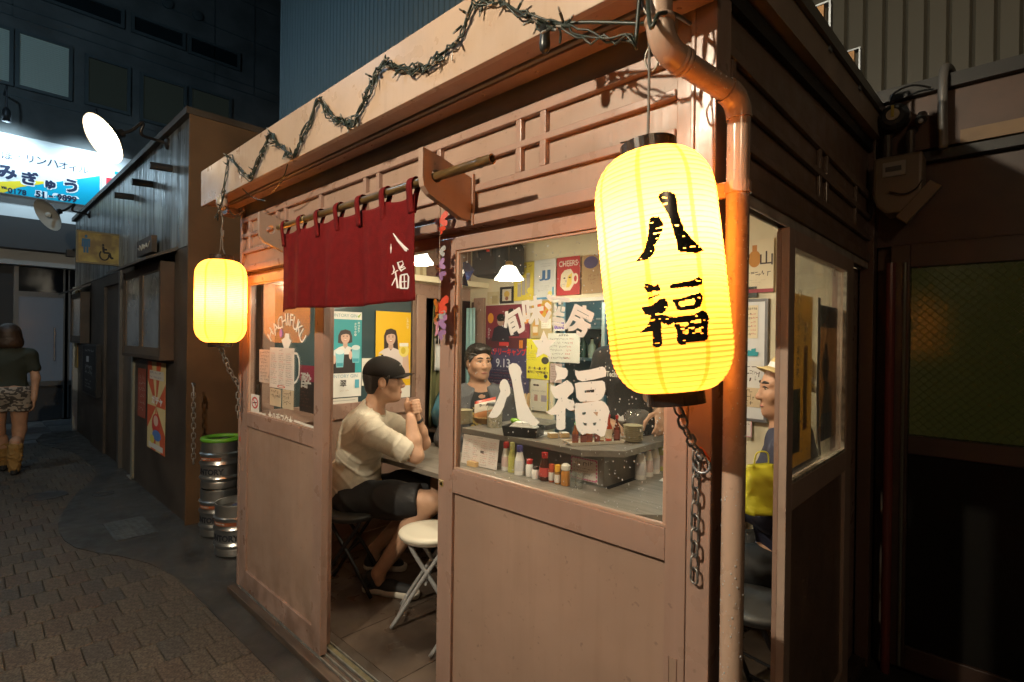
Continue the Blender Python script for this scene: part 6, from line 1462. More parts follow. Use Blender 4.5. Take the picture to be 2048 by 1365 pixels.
mb = MB().tube([vs[1], (vs[1].x, vs[1].y, ZT)], .001, 4).build('thread', mat('thread', (.8, .78, .75), .4), t)
def drape(name, label, cat, x, y0, y1, z0, z1, m, amp=.02, group=None, axis='y'):
    t = thing(name, label, cat, (x, (y0+y1)/2, z1), group); vs, fs = [], []; n = 20
    for j in range(9):
        for i in range(n+1):
            a, b = i/n, j/8; q = amp*math.sin(a*17+b*2)*(1-.4*b)+amp*.5*math.sin(a*31+1); wsh = 1-.25*b*b
            yy = (y0+y1)/2+((y1-y0)*(a-.5))*wsh; vs.append((x+q, yy, z0+(z1-z0)*b) if axis == 'y' else (yy, x+q, z0+(z1-z0)*b))
    fs = [(j*(n+1)+i, j*(n+1)+i+1, (j+1)*(n+1)+i+1, (j+1)*(n+1)+i) for j in range(8) for i in range(n)]
    o = MB().add(vs, fs).build('cloth', m, t, smooth=True); so = o.modifiers.new('thickness', 'SOLIDIFY'); so.thickness = .006
    MB().tube([(x, (y0+y1)/2, z1-.005), (x, (y0+y1)/2, z1+.03)], .003, 5).build('hook', m_steel, t); return t
drape('plastic_sheet', 'pale teal translucent plastic curtain hanging by the dark back corner', 'curtain', YB-.10, -3.13, -3.0, .9, 1.70, mat('teal_plastic', (.32, .55, .56), .3), .012, axis='x')
drape('jacket', 'white jacket hanging in the gap behind the doorway', 'jacket', -3.09, 1.30, 1.42, 1.22, 1.46, mat('white_cloth', (.60, .62, .62), .8), .02)
drape('jacket', 'dark olive jacket hanging at the back of the gap', 'jacket', -3.12, 1.28, 1.55, .80, 1.74, mat('olive_cloth', (.12, .12, .05), .8), .02)
drape('jacket', 'black jacket hanging high in the gap behind the doorway', 'jacket', -3.06, 1.29, 1.40, 1.42, 1.68, mat('black_cloth', (.015, .015, .016), .8), .02)
t = thing('plastic_bag', 'blue translucent plastic bag bulging in the gap beside the table', 'bag', (-3.03, 1.36, .78))
MB().lathe([(.06, 0), (.10, .03), (.115, .12), (.09, .22), (.04, .30), (.02, .33), (.035, .36)], (-3.03, 1.39, .80), 24, wob=lambda a, h: .09*math.sin(5*a+h*40)+.05*math.sin(11*a-h*25)).build('bag', mat('blue_plastic', (.05, .17, .24), .18), t, smooth=True)
t = thing('plastic_bag', 'dark plastic bag lying under the blue bag', 'bag', (-3.0, 1.38, .5))
MB().lathe([(.07, 0), (.11, .04), (.12, .14), (.08, .22), (.03, .25), (.0001, .25)], (-3.02, 1.40, .53), 24, wob=lambda a, h: .09*math.sin(4*a+h*40)+.05*math.sin(9*a-h*25)).build('bag', mat('green_plastic', (.04, .09, .07), .2), t, smooth=True)
MB().box(-3.15, -2.93, 1.28, 1.68, .036, .52).build('storage_box', mat('box_dark', (.06, .06, .05), .5), None, label='dark storage box under the plastic bags in the back left corner', cat='box')
MB().box(-3.15, -2.94, 1.28, 1.68, .775, .795).build('bag_shelf', mat('shelf_dark', (.08, .06, .045), .5), None, label='small dark shelf carrying the blue plastic bag', cat='shelf')
# ================================================================= KITCHEN
kt = thing('kitchen_unit', 'stainless kitchen with teal lit shelves behind the cook', 'kitchen', (-1.6, 2.3, 0))
m_st = mat('stainless', (.40, .46, .47), .32, .7, var=.12, vscale=6); m_kw = mat('kitchen_wall', (.16, .22, .225), .5)
MB().box(-2.9, -.9, 2.50, 2.55, 0, 2.25).build('back_panel', m_kw, kt)
MB().box(-2.92, -2.87, YB+.003, 2.5, 0, 2.25).box(-.95, -.9, YB+.003, 2.5, 0, 2.25).build('side_panel', m_kw, kt)
MB().box(-2.87, -.95, 2.20, 2.5, 0, .86).build('worktop', m_st, kt, bevel=.004)
MB().box(-2.87, -.95, 2.30, 2.5, 1.30, 1.32).build('shelf', m_st, kt); MB().box(-2.87, -.95, 2.30, 2.5, 1.55, 1.57).build('shelf', m_st, kt)
MB().prism([(2.18, 1.78), (2.5, 1.78), (2.5, 2.1), (2.34, 2.1)], (-1.75, 0, 0), (0, 1, 0), (0, 0, 1), (.6, 0, 0)).build('hood', m_st, kt)
MB().box(-1.93, -1.70, 2.25, 2.5, .87, 1.22).build('microwave', mat('appliance', (.05, .055, .06), .3), kt)
for x in (-2.26, -1.92, -1.52, -1.35): MB().box(x-.012, x+.012, YB+.02, YB+.045, .9, 1.72).build('rack_post', mat('rack_post', (.30, .42, .44), .35, .5), kt)
MB().tube([(-2.0, YB+.06, 1.60), (-1.25, YB+.06, 1.60)], .008, 8).build('hanging_rail', m_st, kt)
kb = [((-2.62+.085*k, 2.40), (.026+.004*(k % 3), .16+.03*(k % 2)), c) for k, c in enumerate(((.45, .08, .05), (.08, .12, .08), (.5, .45, .3), (.12, .05, .03), (.55, .5, .1), (.35, .38, .4), (.10, .16, .10)))]
labs = ['red', 'dark green', 'cream', 'brown', 'yellow', 'grey', 'deep green']
for k, ((x, y), (r, h), c) in enumerate(kb):
    t = thing('liquor_bottle', '%s bottle on the kitchen shelf seen through the lettering' % labs[k], 'bottle', (x, y, 1.32), 'bottles on the kitchen shelf')
    MB().lathe([(r, 0), (r, h*.6), (r*.4, h*.75), (r*.36, h*.93), (.0001, h*.93)], (x, y, 1.3205), 14).build('body', mat('kb_%d' % k, c, .15), t, auto=40); MB().lathe([(r*.42, h*.931), (r*.42, h), (.0001, h)], (x, y, 1.3205), 12).build('cap', BK, t)
for k, (x, l, nm) in enumerate(((-1.88, .26, 'ladle'), (-1.62, .22, 'strainer'), (-1.46, .24, 'turner'))):
    t = thing(nm, 'steel %s hanging from the kitchen rail' % nm, nm, (x, YB+.06, 1.59), 'utensils on the kitchen rail')
    MB().tube([(x, YB+.06, 1.592), (x, YB+.06, 1.592-l)], .004, 6).build('handle', m_st, t); MB().lathe([(.0001, -.03), (.025, -.024), (.04, 0), (.036, 0), (.0001, -.024)], (x, YB+.06, 1.592-l), 16).build('bowl', m_st, t, smooth=True)
t = thing('fluorescent_light', 'cool white tube light above the kitchen worktop', 'light', (-1.6, 2.1, 2.15))
MB().box(-1.95, -1.25, 2.02, 2.10, 2.17, 2.22).build('housing', W_, t); MB().tube([(-1.93, 2.06, 2.150), (-1.27, 2.06, 2.150)], .016, 10).build('tube', emis('cool_tube', (.62, .92, 1.0), 7), t)
lamp('tube_light', (-1.6, 2.06, 2.10), 30, (.60, .90, 1.0), .12, t)

# ---------------------------------------------------------------- more counter clutter
p = Vector(at(1052, 842, z=ZK)); t = thing('chopstick_holder', 'dark cylinder of wooden chopsticks standing behind the black tray', 'holder', p)
MB().lathe([(.028, 0), (.030, .085), (.026, .085), (.024, .01), (.0001, .01)], p, 16).build('cup', mat('holder_brown', (.06, .03, .02), .4), t, auto=40)
cs = MB(); rc = random.Random(4)
for k in range(14):
    a = rc.uniform(0, 6.28); q = Vector((.017*math.cos(a), .017*math.sin(a), .012)); cs.tube([p+q, p+q*1.35+Vector((0, 0, .165))], .0028, 5)
cs.build('chopstick', mat('pale_wood', (.62, .42, .20), .55), t, kind='stuff')
p = Vector((-2.30, 1.16, ZK)); t = thing('glass_jar', 'lidded glass jar with pale contents right of the noodle packet', 'jar', p)
MB().lathe([(.045, 0), (.047, .09), (.0001, .09)], p, 20).build('contents', mat('jar_fill', (.50, .42, .30), .5, var=.3, vscale=60), t, auto=40)
MB().lathe([(.0485, 0), (.049, .11), (.040, .125), (.040, .13)], p, 20, cap=False).build('jar', glass_mat('tumbler_glass'), t, smooth=True); MB().lathe([(.043, .13), (.044, .148), (.0001, .150)], p, 20).build('lid', m_st if 'm_st' in globals() else m_steel, t)
p = Vector(at(1228, 868, z=ZK))+Vector((0, .06, 0)); t = thing('napkin_box', 'dark napkin box with a white tissue on the counter behind the sauce tray', 'box', p)
MB().box(p.x-.05, p.x+.05, p.y-.035, p.y+.035, p.z, p.z+.07).build('box', m_dk, t, bevel=.004); MB().prism([(-.03, 0), (.03, 0), (.02, .035), (.004, .022), (-.016, .04)], p+Vector((0, 0, .0702)), (1, 0, 0), (0, 0, 1), (0, .004, 0)).build('tissue', mat('napkin', (.78, .77, .75), .8), t)
p = Vector((-1.56, 1.42, ZK)); t = thing('sauce_dish', 'small white dish on the right arm of the counter', 'dish', p)
MB().lathe([(.028, 0), (.032, .003), (.046, .018), (.043, .018), (.028, .006), (.0001, .005)], p, 22).build('dish', W_, t, smooth=True)
for k, (x, lab) in enumerate(((-2.02, 'stacked cups at the left end of the kitchen shelf'), (-1.45, 'stacked cups at the right end of the kitchen shelf'))):
    t = thing('cup_stack', lab, 'cups', (x, 2.40, 1.571), 'cups on the kitchen shelf'); mb = MB()
    me = MB().lathe([(.024, 0), (.034, .055), (.031, .055), (.022, .004), (.0001, .004)], (0, 0, 0), 16).mesh('cup', mat('cup_white', (.6, .62, .6), .3), True)
    for j in range(4): inst(me, 'cup', t, (0, 0, j*.018))
# ================================================================= BUILDING AT THE RIGHT REAR
RY = 1.76
rb = thing('rear_shop', 'dark wooden shop front closing the passage right of the stall', 'shop', (.8, RY, 0))
m_rd2 = mat('dark_red_wood', (.05, .026, .018), .45, var=.25, vscale=4)
m_rfr = mat('door_frame_dark', (.045, .024, .018), .4, var=.15)
MB().box(-.455, 4.0, RY+.06, RY+.7, 0, 2.58).build('wall', mat('rear_wall', (.06, .042, .032), .6, var=.2), rb)
g0, g1, gz0, gz1 = -.328, .42, 1.063, 1.797
MB().box(-.455, 4.0, RY+.02, RY+.06, 1.90, 2.30).build('header_board', m_rd2, rb); MB().box(-.455, 4.0, RY-.02, RY+.06, 2.30, 2.53).build('upper_board', mat('upper_brown', (.07, .035, .022), .5, var=.2), rb)
MB().box(-.46, 4.0, RY-.06, RY+.06, 2.53, 2.585).build('top_beam', mat('beam_black', (.008, .007, .006), .5), rb); MB().box(-.455, 4.0, RY-.03, RY+.03, 2.245, 2.285).build('lower_beam', mat('beam_black', (.008, .007, .006), .5), rb)
MB().box(-.165, 4.0, RY-.045, RY-.018, 2.29, 2.345).build('pale_batten', mat('pale_batten', (.20, .12, .055), .55, var=.15), rb)
d = MB(); d.box(g0-.07, g0, RY-.01, RY+.03, .04, 1.90).box(g1, g1+.07, RY-.01, RY+.03, .04, 1.90).box(g0, g1, RY-.01, RY+.03, gz1, 1.90).box(g0, g1, RY-.01, RY+.03, gz0-.08, gz0).box(g0, g1, RY-.01, RY+.03, .04, .14)
dd_ = d.build('door', m_rfr, rb, bevel=.003); MB().box(g0, g1, RY+.005, RY+.012, .14, gz0-.08).build('lower_panel', mat('rear_panel', (.010, .009, .008), .9, spec=.1), dd_)
wg = glass_mat('patterned_glass', (.55, .58, .40), .8, haze=.0, bump=.55, bscale=70)
MB().box(g0, g1, RY+.008, RY+.012, gz0, gz1).build('glass_pane', wg, dd_)
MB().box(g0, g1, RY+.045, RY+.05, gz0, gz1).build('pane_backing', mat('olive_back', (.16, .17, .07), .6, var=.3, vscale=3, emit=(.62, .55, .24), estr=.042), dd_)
mb = MB(); ang = math.pi/4
for k in range(-30, 40):
    for s_ in (-1, 1):
        a = Vector((g0+k*.035, 0, gz0)); pts = []
        x0 = g0+k*.035; L_ = gz1-gz0
        p0 = (x0, gz0) if s_ > 0 else (x0+L_, gz0); p1 = (x0+L_, gz1) if s_ > 0 else (x0, gz1)
        t0, t1 = 0, 1; dx = p1[0]-p0[0]
        ta, tb_ = (g0-p0[0])/dx, (g1-p0[0])/dx; lo, hi = max(0, min(ta, tb_)), min(1, max(ta, tb_))
        if hi-lo < .02: continue
        A_ = (p0[0]+dx*lo, gz0+L_*lo); B_ = (p0[0]+dx*hi, gz0+L_*hi)
        mb.bar((A_[0], RY+.0065, A_[1]), (B_[0], RY+.0065, B_[1]), .0016, .0008, (0, 1, 0))
mb.build('wire_mesh', mat('pane_wire', (.10, .10, .06), .4, .4), dd_, kind='stuff')
MB().box(1.0, 4.0, RY+.01, RY+.06, 0, 1.9).build('wall_panel', m_rd2, rb); MB().box(g1+.07, 1.0, RY+.01, RY+.06, 0, 1.9).build('wall_panel', m_rd2, rb)
MB().tube([(-.395, RY-.02, 0), (-.395, RY-.02, 1.82)], .018, 12).build('corner_pipe', mat('red_pipe', (.16, .04, .035), .25), rb)
MB().tube([(-.345+.0, RY-.02, 0.05), (-.345, RY-.02, 1.82)], .006, 8).build('thin_conduit', mat('conduit', (.16, .17, .14), .3, .4), rb)
# gas meter
t = thing('gas_meter', 'pale gas meter box with rounded bottom hanging in the dark corner', 'gas meter', (-.35, RY-.12, 2.1))
m_gm = mat('meter_cream', (.17, .125, .085), .45, var=.08)
x0, x1, z0, z1 = -.445, -.275, 2.015, 2.26
pr = [(x0+.045, z0), (x1-.03, z0+.0), (x1, z0+.05), (x1, z1), (x0, z1), (x0, z0+.075), (x0+.012, z0+.035)]
MB().prism(pr, (0, RY-.03, 0), (1, 0, 0), (0, 0, 1), (0, -.13, 0)).build('body', m_gm, t, bevel=.012)
MB().box(x0+.035, x0+.115, RY-.166, RY-.160, z1-.09, z1-.03).build('display', mat('meter_face', (.28, .26, .22), .3), t)
MB().box(x0+.045, x0+.10, RY-.168, RY-.166, z1-.07, z1-.05).build('digits', flat((.05, .05, .05)), t)
MB().bar((x0+.10, RY-.15, z0-.035), (x1+.045, RY-.15, z0+.10), .05, .03, (0, 1, 0)).build('flap', m_gm, t, bevel=.003)
MB().tube(cat_curve([(x0+.06, RY-.17, z0+.09), (x0+.11, RY-.175, z0+.07), (x1-.02, RY-.175, z0+.085), (x1, RY-.16, z0+.12)]), .003, 6).build('cable', m_blk, t)
for x in (x0+.04, x1-.05): MB().tube([(x, RY-.09, z1), (x, RY-.09, z1+.10), (x, RY-.02, z1+.13)], .017, 10).build('pipe', m_dk, t)
t = thing('gas_valve', 'black regulator with a pale round dial and yellow tag above the gas meter', 'valve', (-.37, RY-.12, 2.4))
c = Vector(at(1787, 232, y=RY-.13)); MB().lathe([(.055, 0), (.055, .05), (.04, .07), (.0001, .075)], c+Vector((0, .06, .0)), 18, (0, -1, 0)).build('body', m_blk, t, smooth=False)
MB().lathe([(.024, 0), (.024, .006), (.0001, .007)], c+Vector((0, -.016, .0)), 18, (0, -1, 0)).build('dial', mat('dial', (.50, .42, .32), .4), t); MB().box(c.x-.005, c.x+.005, c.y-.03, c.y-.022, c.z-.012, c.z+.035).build('tag', mat('yellow_tag', (.55, .42, .08), .4), t)
MB().tube(cat_curve([c+Vector((-.01, 0, .05)), c+Vector((.0, -.01, .09)), c+Vector((.06, 0, .11)), c+Vector((.12, .05, .10))]), .004, 6).build('cable', m_blk, t)
t = thing('grey_conduit', 'thick grey pipe bending over the black beam and down the rear shop', 'pipe', (-.2, RY-.06, 2.3))
x = at(1888, 220, y=RY-.08)[0]
MB().tube(cat_curve([(x+.02, RY+.1, 2.60), (x+.012, RY+.02, 2.625), (x, RY-.05, 2.615), (x-.004, RY-.085, 2.55), (x-.004, RY-.085, 2.42), (x, RY-.085, 2.27)], 6), .017, 12).build('pipe', mat('grey_pipe', (.14, .13, .12), .35), t, smooth=True)
t = thing('small_spotlight', 'small black spotlight with a glinting lens right of the regulator', 'spotlight', at(1842, 245, y=RY-.1))
c = Vector(at(1842, 240, y=RY-.10)); MB().lathe([(.018, .05), (.022, .0), (.018, -.002), (.0001, -.001)], c, 14, (0, .6, .5)).build('can', m_blk, t); MB().ball(c+Vector((0, -.012, -.008)), .010, 10).build('lens', mat('lens', (.5, .52, .55), .05), t, smooth=True)
# posters inside the side window
# side door with dusty window
sd = part('side_door', m_paint)  # helper reused below
x0, x1 = SXo-.034, SXo; y0, y1 = .555, 1.412
fr = MB(); fr.box(x0, x1, y0, y0+.058, .045, 1.80).box(x0, x1, y1-.10, y1, .045, 1.80).box(x0, x1, y0+.058, y1-.10, 1.746, 1.80).box(x0, x1, y0+.058, y1-.10, .955, 1.035).box(x0, x1, y0+.058, y1-.10, .045, .15)
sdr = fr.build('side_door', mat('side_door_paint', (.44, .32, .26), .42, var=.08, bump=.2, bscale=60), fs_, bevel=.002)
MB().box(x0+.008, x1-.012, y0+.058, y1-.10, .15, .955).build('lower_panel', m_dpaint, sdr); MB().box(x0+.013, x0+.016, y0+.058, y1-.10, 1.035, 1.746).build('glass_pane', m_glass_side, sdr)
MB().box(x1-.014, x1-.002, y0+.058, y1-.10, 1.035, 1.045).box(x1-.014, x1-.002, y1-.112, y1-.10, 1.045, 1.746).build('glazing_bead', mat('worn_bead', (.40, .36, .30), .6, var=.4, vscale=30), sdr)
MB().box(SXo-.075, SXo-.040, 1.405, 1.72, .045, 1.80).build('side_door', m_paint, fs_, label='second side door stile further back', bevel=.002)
MB().box(x0-.001, x0+.012, y0-.0015, y0+.0, .05, 1.79).build('door_edge_strip', m_paint, sdr)
def ws(name, label, ya, yb, za, zb, col, curl=0): return Sheet(name, label, 'poster', (x0+.004, ya, za), (0, 1, 0), (0, 0, 1), yb-ya, zb-za, col, None, curl, thin=.6)
s = ws('poster', 'yellowed poster with rows of black writing inside the side window', .625, .93, 1.06, 1.62, (.60, .42, .14)); 
for k in range(3): s.vtext('大衆酒場の味', .2+.25*k, .92-.06*k, INK, h=.055)
s.lines(.1, .9, .35, .05, 5, (.2, .2, .25), .8, .7); s.rect(.2, .55, .08, .45, (.18, .20, .24)); s.rect(.65, .8, .2, .7, (.5, .24, .12)); s.done()
s = ws('poster', 'faded poster with dark figure and blue patch beside the yellowed poster', 1.0, 1.29, 1.10, 1.60, (.48, .32, .18)); s.rect(.0, 1, .84, 1, (.06, .06, .09)); s.disc(.4, .55, .18, .12, (.10, .08, .07)); s.rect(.2, .75, .0, .2, (.06, .14, .26)); s.poly([(.2, .2), (.4, .48), (.7, .4), (.75, .2)], (.36, .22, .12)); s.disc(.4, .66, .1, .06, (.5, .33, .22)); s.done()
t = thing('packing_tape', 'crinkled strip of clear tape on the dusty side window', 'tape', (x0+.02, .96, 1.3))
mb = MB(); pts = [(.945, 1.62), (.95, 1.45), (.94, 1.30), (.955, 1.15), (.985, 1.06)]
for (a, b), (c, d) in zip(pts, pts[1:]): mb.quad((x0+.0165, a, b), (x0+.0165, a+.035, b), (x0+.0165, c+.035, d), (x0+.0165, c, d))
mb.build('strip', mat('tape_clear', (.42, .42, .40), .15, bump=.8, bscale=90), t)
# shop lamps on the opposite side of the alley (behind the photographer)
op = thing('opposite_stall', 'plain dark stall front on the other side of the alley', 'stall', (-2, -3.6, 0))
MB().box(-9, 3.5, -3.8, -2.75, 0, 3.0).build('wall', m_front, op); MB().box(-9.2, 3.7, -3.8, -2.6, 3.0, 3.1).build('roof', m_dk, op)
for x in (-6.6, -4.4, -2.2, 0.): MB().box(x-.05, x+.05, -2.75, -2.73, 0, 3.0).build('post', m_dk, op)
# ================================================================= PEOPLE (signed distance bodies, one surface each)
def A3(v): return np.array(v, dtype=np.float64)
def nrm(v): v = A3(v); return v/np.linalg.norm(v)
class SDF:
    def __init__(s): s.p = []; s.cuts = []
    def cone(s, a, b, ra, rb=None, k=.02, op='u'): s.p.append(('c', A3(a), A3(b), ra, ra if rb is None else rb, k, op)); return s
    def chain(s, pts, rs, k=.02):
        for i in range(len(pts)-1): s.cone(pts[i], pts[i+1], rs[i], rs[i+1], k)
        return s
    def ell(s, c, r, ax=None, k=.02, op='u'): s.p.append(('e', A3(c), A3(r), np.eye(3) if ax is None else np.array(ax), k, op)); return s
    def cut(s, p, n): s.cuts.append((A3(p), nrm(n))); return s           # keeps the side n points away from
    def infl(s, g):
        o = SDF()
        for q in s.p:
            if q[0] == 'c': o.p.append(('c', q[1], q[2], q[3]+g, q[4]+g, q[5], q[6]))
            else: o.p.append(('e', q[1], q[2]+g, q[3], q[4], q[5]))
        return o
    def mesh(s, h, disp=None):
        lo = np.full(3, 1e9); hi = -lo
        for q in s.p:
            if q[-1] != 'u': continue
            if q[0] == 'c': r = max(q[3], q[4]); lo = np.minimum(lo, np.minimum(q[1], q[2])-r); hi = np.maximum(hi, np.maximum(q[1], q[2])+r)
            else: r = q[2].max(); lo = np.minimum(lo, q[1]-r); hi = np.maximum(hi, q[1]+r)
        lo -= 4*h+.01; hi += 4*h+.01; n = np.ceil((hi-lo)/h).astype(int)+1
        ax = [lo[i]+h*np.arange(n[i]) for i in range(3)]; F = np.full(n, 1.0, dtype=np.float32)
        for q in s.p:
            k = max(q[-2], 1e-4); band = k+3*h
            if q[0] == 'c': r = max(q[3], q[4]); l2 = np.minimum(q[1], q[2])-r-band; h2 = np.maximum(q[1], q[2])+r+band
            else: r = q[2].max(); l2 = q[1]-r-band; h2 = q[1]+r+band
            i0 = np.clip(np.floor((l2-lo)/h).astype(int), 0, n-1); i1 = np.clip(np.ceil((h2-lo)/h).astype(int)+1, 1, n)
            sl = tuple(slice(a, b) for a, b in zip(i0, i1))
            X, Y, Z = np.meshgrid(ax[0][sl[0]], ax[1][sl[1]], ax[2][sl[2]], indexing='ij'); P = np.stack([X, Y, Z], -1)
            if q[0] == 'c':
                ba = q[2]-q[1]; L = max(ba@ba, 1e-9); t = np.clip(((P-q[1])@ba)/L, 0, 1)
                d = np.linalg.norm(P-q[1]-t[..., None]*ba, axis=-1)-(q[3]+(q[4]-q[3])*t)
            else:
                v = (P-q[1])@q[3].T; k0 = np.linalg.norm(v/q[2], axis=-1); k1 = np.linalg.norm(v/q[2]**2, axis=-1)+1e-6
                d = k0*(k0-1)/k1
                d = np.where(k0 < 1e-3, -q[2].min(), d)
            f = F[sl]
            if q[-1] == 'u': a, b = f, d; w = np.clip(.5+.5*(b-a)/k, 0, 1); F[sl] = b*(1-w)+a*w-k*w*(1-w)
            else: a, b = f, -d; w = np.clip(.5-.5*(b-a)/k, 0, 1); F[sl] = b*(1-w)+a*w+k*w*(1-w)
        if disp is not None or s.cuts:
            X, Y, Z = np.meshgrid(*ax, indexing='ij')
            if disp is not None: m = np.abs(F) < .05; F[m] += disp(X[m], Y[m], Z[m]).astype(np.float32)
            for p, nn in s.cuts: F = np.maximum(F, ((X-p[0])*nn[0]+(Y-p[1])*nn[1]+(Z-p[2])*nn[2]).astype(np.float32))
        return nets(F, lo, h)
def nets(F, lo, h):
    S = F < 0; n = np.array(F.shape)
    c = np.zeros(n-1, dtype=np.int16)
    for dx in (0, 1):
        for dy in (0, 1):
            for dz in (0, 1): c += S[dx:n[0]-1+dx, dy:n[1]-1+dy, dz:n[2]-1+dz]
    act = (c > 0) & (c < 8); idx = -np.ones(n-1, dtype=np.int64); I = np.argwhere(act); idx[act] = np.arange(len(I))
    acc = np.zeros((len(I), 3)); cnt = np.zeros(len(I)); cor = [(a, b, d) for a in (0, 1) for b in (0, 1) for d in (0, 1)]
    for a in cor:
        for k in range(3):
            if a[k] == 1: continue
            b = list(a); b[k] = 1; fa = F[I[:, 0]+a[0], I[:, 1]+a[1], I[:, 2]+a[2]]; fb = F[I[:, 0]+b[0], I[:, 1]+b[1], I[:, 2]+b[2]]
            m = (fa < 0) != (fb < 0); t = np.where(m, fa/(fa-fb+1e-12*(fa == fb)), 0); p = np.tile(A3(a), (len(I), 1)); p[:, k] += t
            acc[m] += p[m]; cnt += m
    V = lo+h*(I+acc/cnt[:, None]); Q = []
    for k in range(3):
        u, v = (k+1) % 3, (k+2) % 3; s0 = [slice(None)]*3; s1 = [slice(None)]*3; s0[k] = slice(0, n[k]-1); s1[k] = slice(1, n[k])
        ch = S[tuple(s0)] != S[tuple(s1)]; E = np.argwhere(ch); E = E[(E[:, u] > 0) & (E[:, v] > 0) & (E[:, u] < n[u]-1) & (E[:, v] < n[v]-1)]
        def g(du, dv):
            e = E.copy(); e[:, u] -= du; e[:, v] -= dv; return idx[e[:, 0], e[:, 1], e[:, 2]]
        q = np.stack([g(1, 1), g(0, 1), g(0, 0), g(1, 0)], -1); fl = ~S[E[:, 0], E[:, 1], E[:, 2]]; q[fl] = q[fl][:, ::-1]; Q.append(q)
    Q = np.concatenate(Q); Q = Q[(Q >= 0).all(1)]; return V, Q
def put(name, VQ, mats, parent, midx=None, label=None):
    V, Q = VQ; off = np.array(wloc(parent)); me = bpy.data.meshes.new(name)
    me.vertices.add(len(V)); me.vertices.foreach_set('co', (V-off).astype(np.float32).ravel()); me.loops.add(4*len(Q)); me.loops.foreach_set('vertex_index', Q.astype(np.int32).ravel())
    me.polygons.add(len(Q)); me.polygons.foreach_set('loop_start', np.arange(0, 4*len(Q), 4, dtype=np.int32))
    for m in (mats if isinstance(mats, (list, tuple)) else [mats]): me.materials.append(m)
    if midx is not None: me.polygons.foreach_set('material_index', midx.astype(np.int32))
    me.update(calc_edges=True); me.validate(); me.polygons.foreach_set('use_smooth', np.ones(len(me.polygons), dtype=bool))
    o = bpy.data.objects.new(name, me); COL.objects.link(o); o.parent = parent
    if label: o['label'] = label
    return o
def axes(f, u): f = nrm(f); u = A3(u)-f*(A3(u)@f); u = nrm(u); return f, np.cross(u, f), u         # forward, left, up
def head(S, c, f, u, s=1.0, neck=None, k=.012):
    f, l, u = axes(f, u); c = A3(c); P = lambda a, b, d: c+s*(f*a+l*b+u*d); X = np.stack([f, l, u])
    S.ell(P(-.014, 0, .032), A3((.098, .078, .092))*s, X, .01); S.ell(P(.022, 0, -.030), A3((.070, .064, .082))*s, X, .03)
    S.ell(P(.045, 0, -.080), A3((.040, .042, .030))*s, X, .03); S.cone(P(.070, 0, -.098), P(.066, 0, -.096), .018*s, k=.02)
    for e in (-1, 1):
        S.cone(P(-.01, e*.052, -.055), P(.045, e*.026, -.092), .024*s, .018*s, .03)
        S.ell(P(.055, e*.040, -.020), A3((.026, .026, .026))*s, X, .025)
        S.ell(P(.098, e*.031, .014), A3((.016, .017, .011))*s, X, .010, 's')
        S.cone(P(.076, e*.014, .030), P(.066, e*.048, .032), .011*s, .009*s, .014)
        S.ell(P(-.006, e*.080, -.004), np.array((.021, .009, .033))*s, X, .006); S.ell(P(.000, e*.090, .000), np.array((.010, .006, .018))*s, X, .004, 's')
        S.ell(P(.094, e*.0115, -.030), A3((.010, .008, .007))*s, X, .008)
    S.cone(P(.082, 0, .018), P(.104, 0, -.022), .0085*s, .0105*s, .012); S.ell(P(.102, 0, -.026), A3((.012, .012, .010))*s, X, .01)
    S.ell(P(.084, 0, -.058), A3((.012, .024, .007))*s, X, .006); S.ell(P(.082, 0, -.068), A3((.011, .020, .0075))*s, X, .006); S.ell(P(.097, 0, -.0625), A3((.008, .024, .0022))*s, X, .002, 's')
    if neck is not None: S.cone(P(-.022, 0, -.045), neck, .056*s, .060*s, .03)
    return P, X
def face_bits(P, X, parent, s=1.0, closed=False, wh=(.42, .36, .30)):
    f, l, u = X
    for e in (-1, 1):
        if not closed:
            b = MB(); b.ball((0, 0, 0), (.0125*s, .0125*s, .0125*s), 12); p = P(.0765, e*.031, .013); M_ = MB(); M_.v = [tuple(p+f*v[0]*.55+l*v[1]*1.05+u*v[2]*.26) for v in b.v]; M_.f = b.f; M_.m = b.m
            o = M_.build('eye', mat('eye_white', wh, .15), parent, smooth=True); q = P(.0832, e*.031, .013); b2 = MB(); b2.ball((0, 0, 0), .0058*s, 10); M2 = MB(); M2.v = [tuple(q+f*v[0]*.3+l*v[1]+u*v[2]*.82) for v in b2.v]; M2.f = b2.f; M2.m = b2.m
            M2.build('iris', mat('iris', (.015, .010, .008), .08), o, smooth=True)
        MB().tube([P(.0865, e*.015, .021), P(.083, e*.031, .0225), P(.072, e*.046, .016)], [.003*s, .0042*s, .003*s], 6).build('eyelid', mat('lash', (.03, .018, .014), .5), parent, smooth=True)
        MB().tube([P(.0885, e*.012, .037), P(.0845, e*.030, .042), P(.070, e*.050, .037)], [.004*s, .0058*s, .004*s], 6).build('eyebrow', mat('brow', (.022, .015, .012), .7), parent, smooth=True)
    b = MB(); b.ball((0, 0, 0), 1.0, 14); M_ = MB(); p = P(.0905, 0, -.0625); M_.v = [tuple(p+f*v[0]*.006*s+l*v[1]*.022*s+u*v[2]*.0075*s) for v in b.v]; M_.f = b.f; M_.m = b.m
    M_.build('lips', mat('lips', (.36, .13, .10), .4), parent, smooth=True)
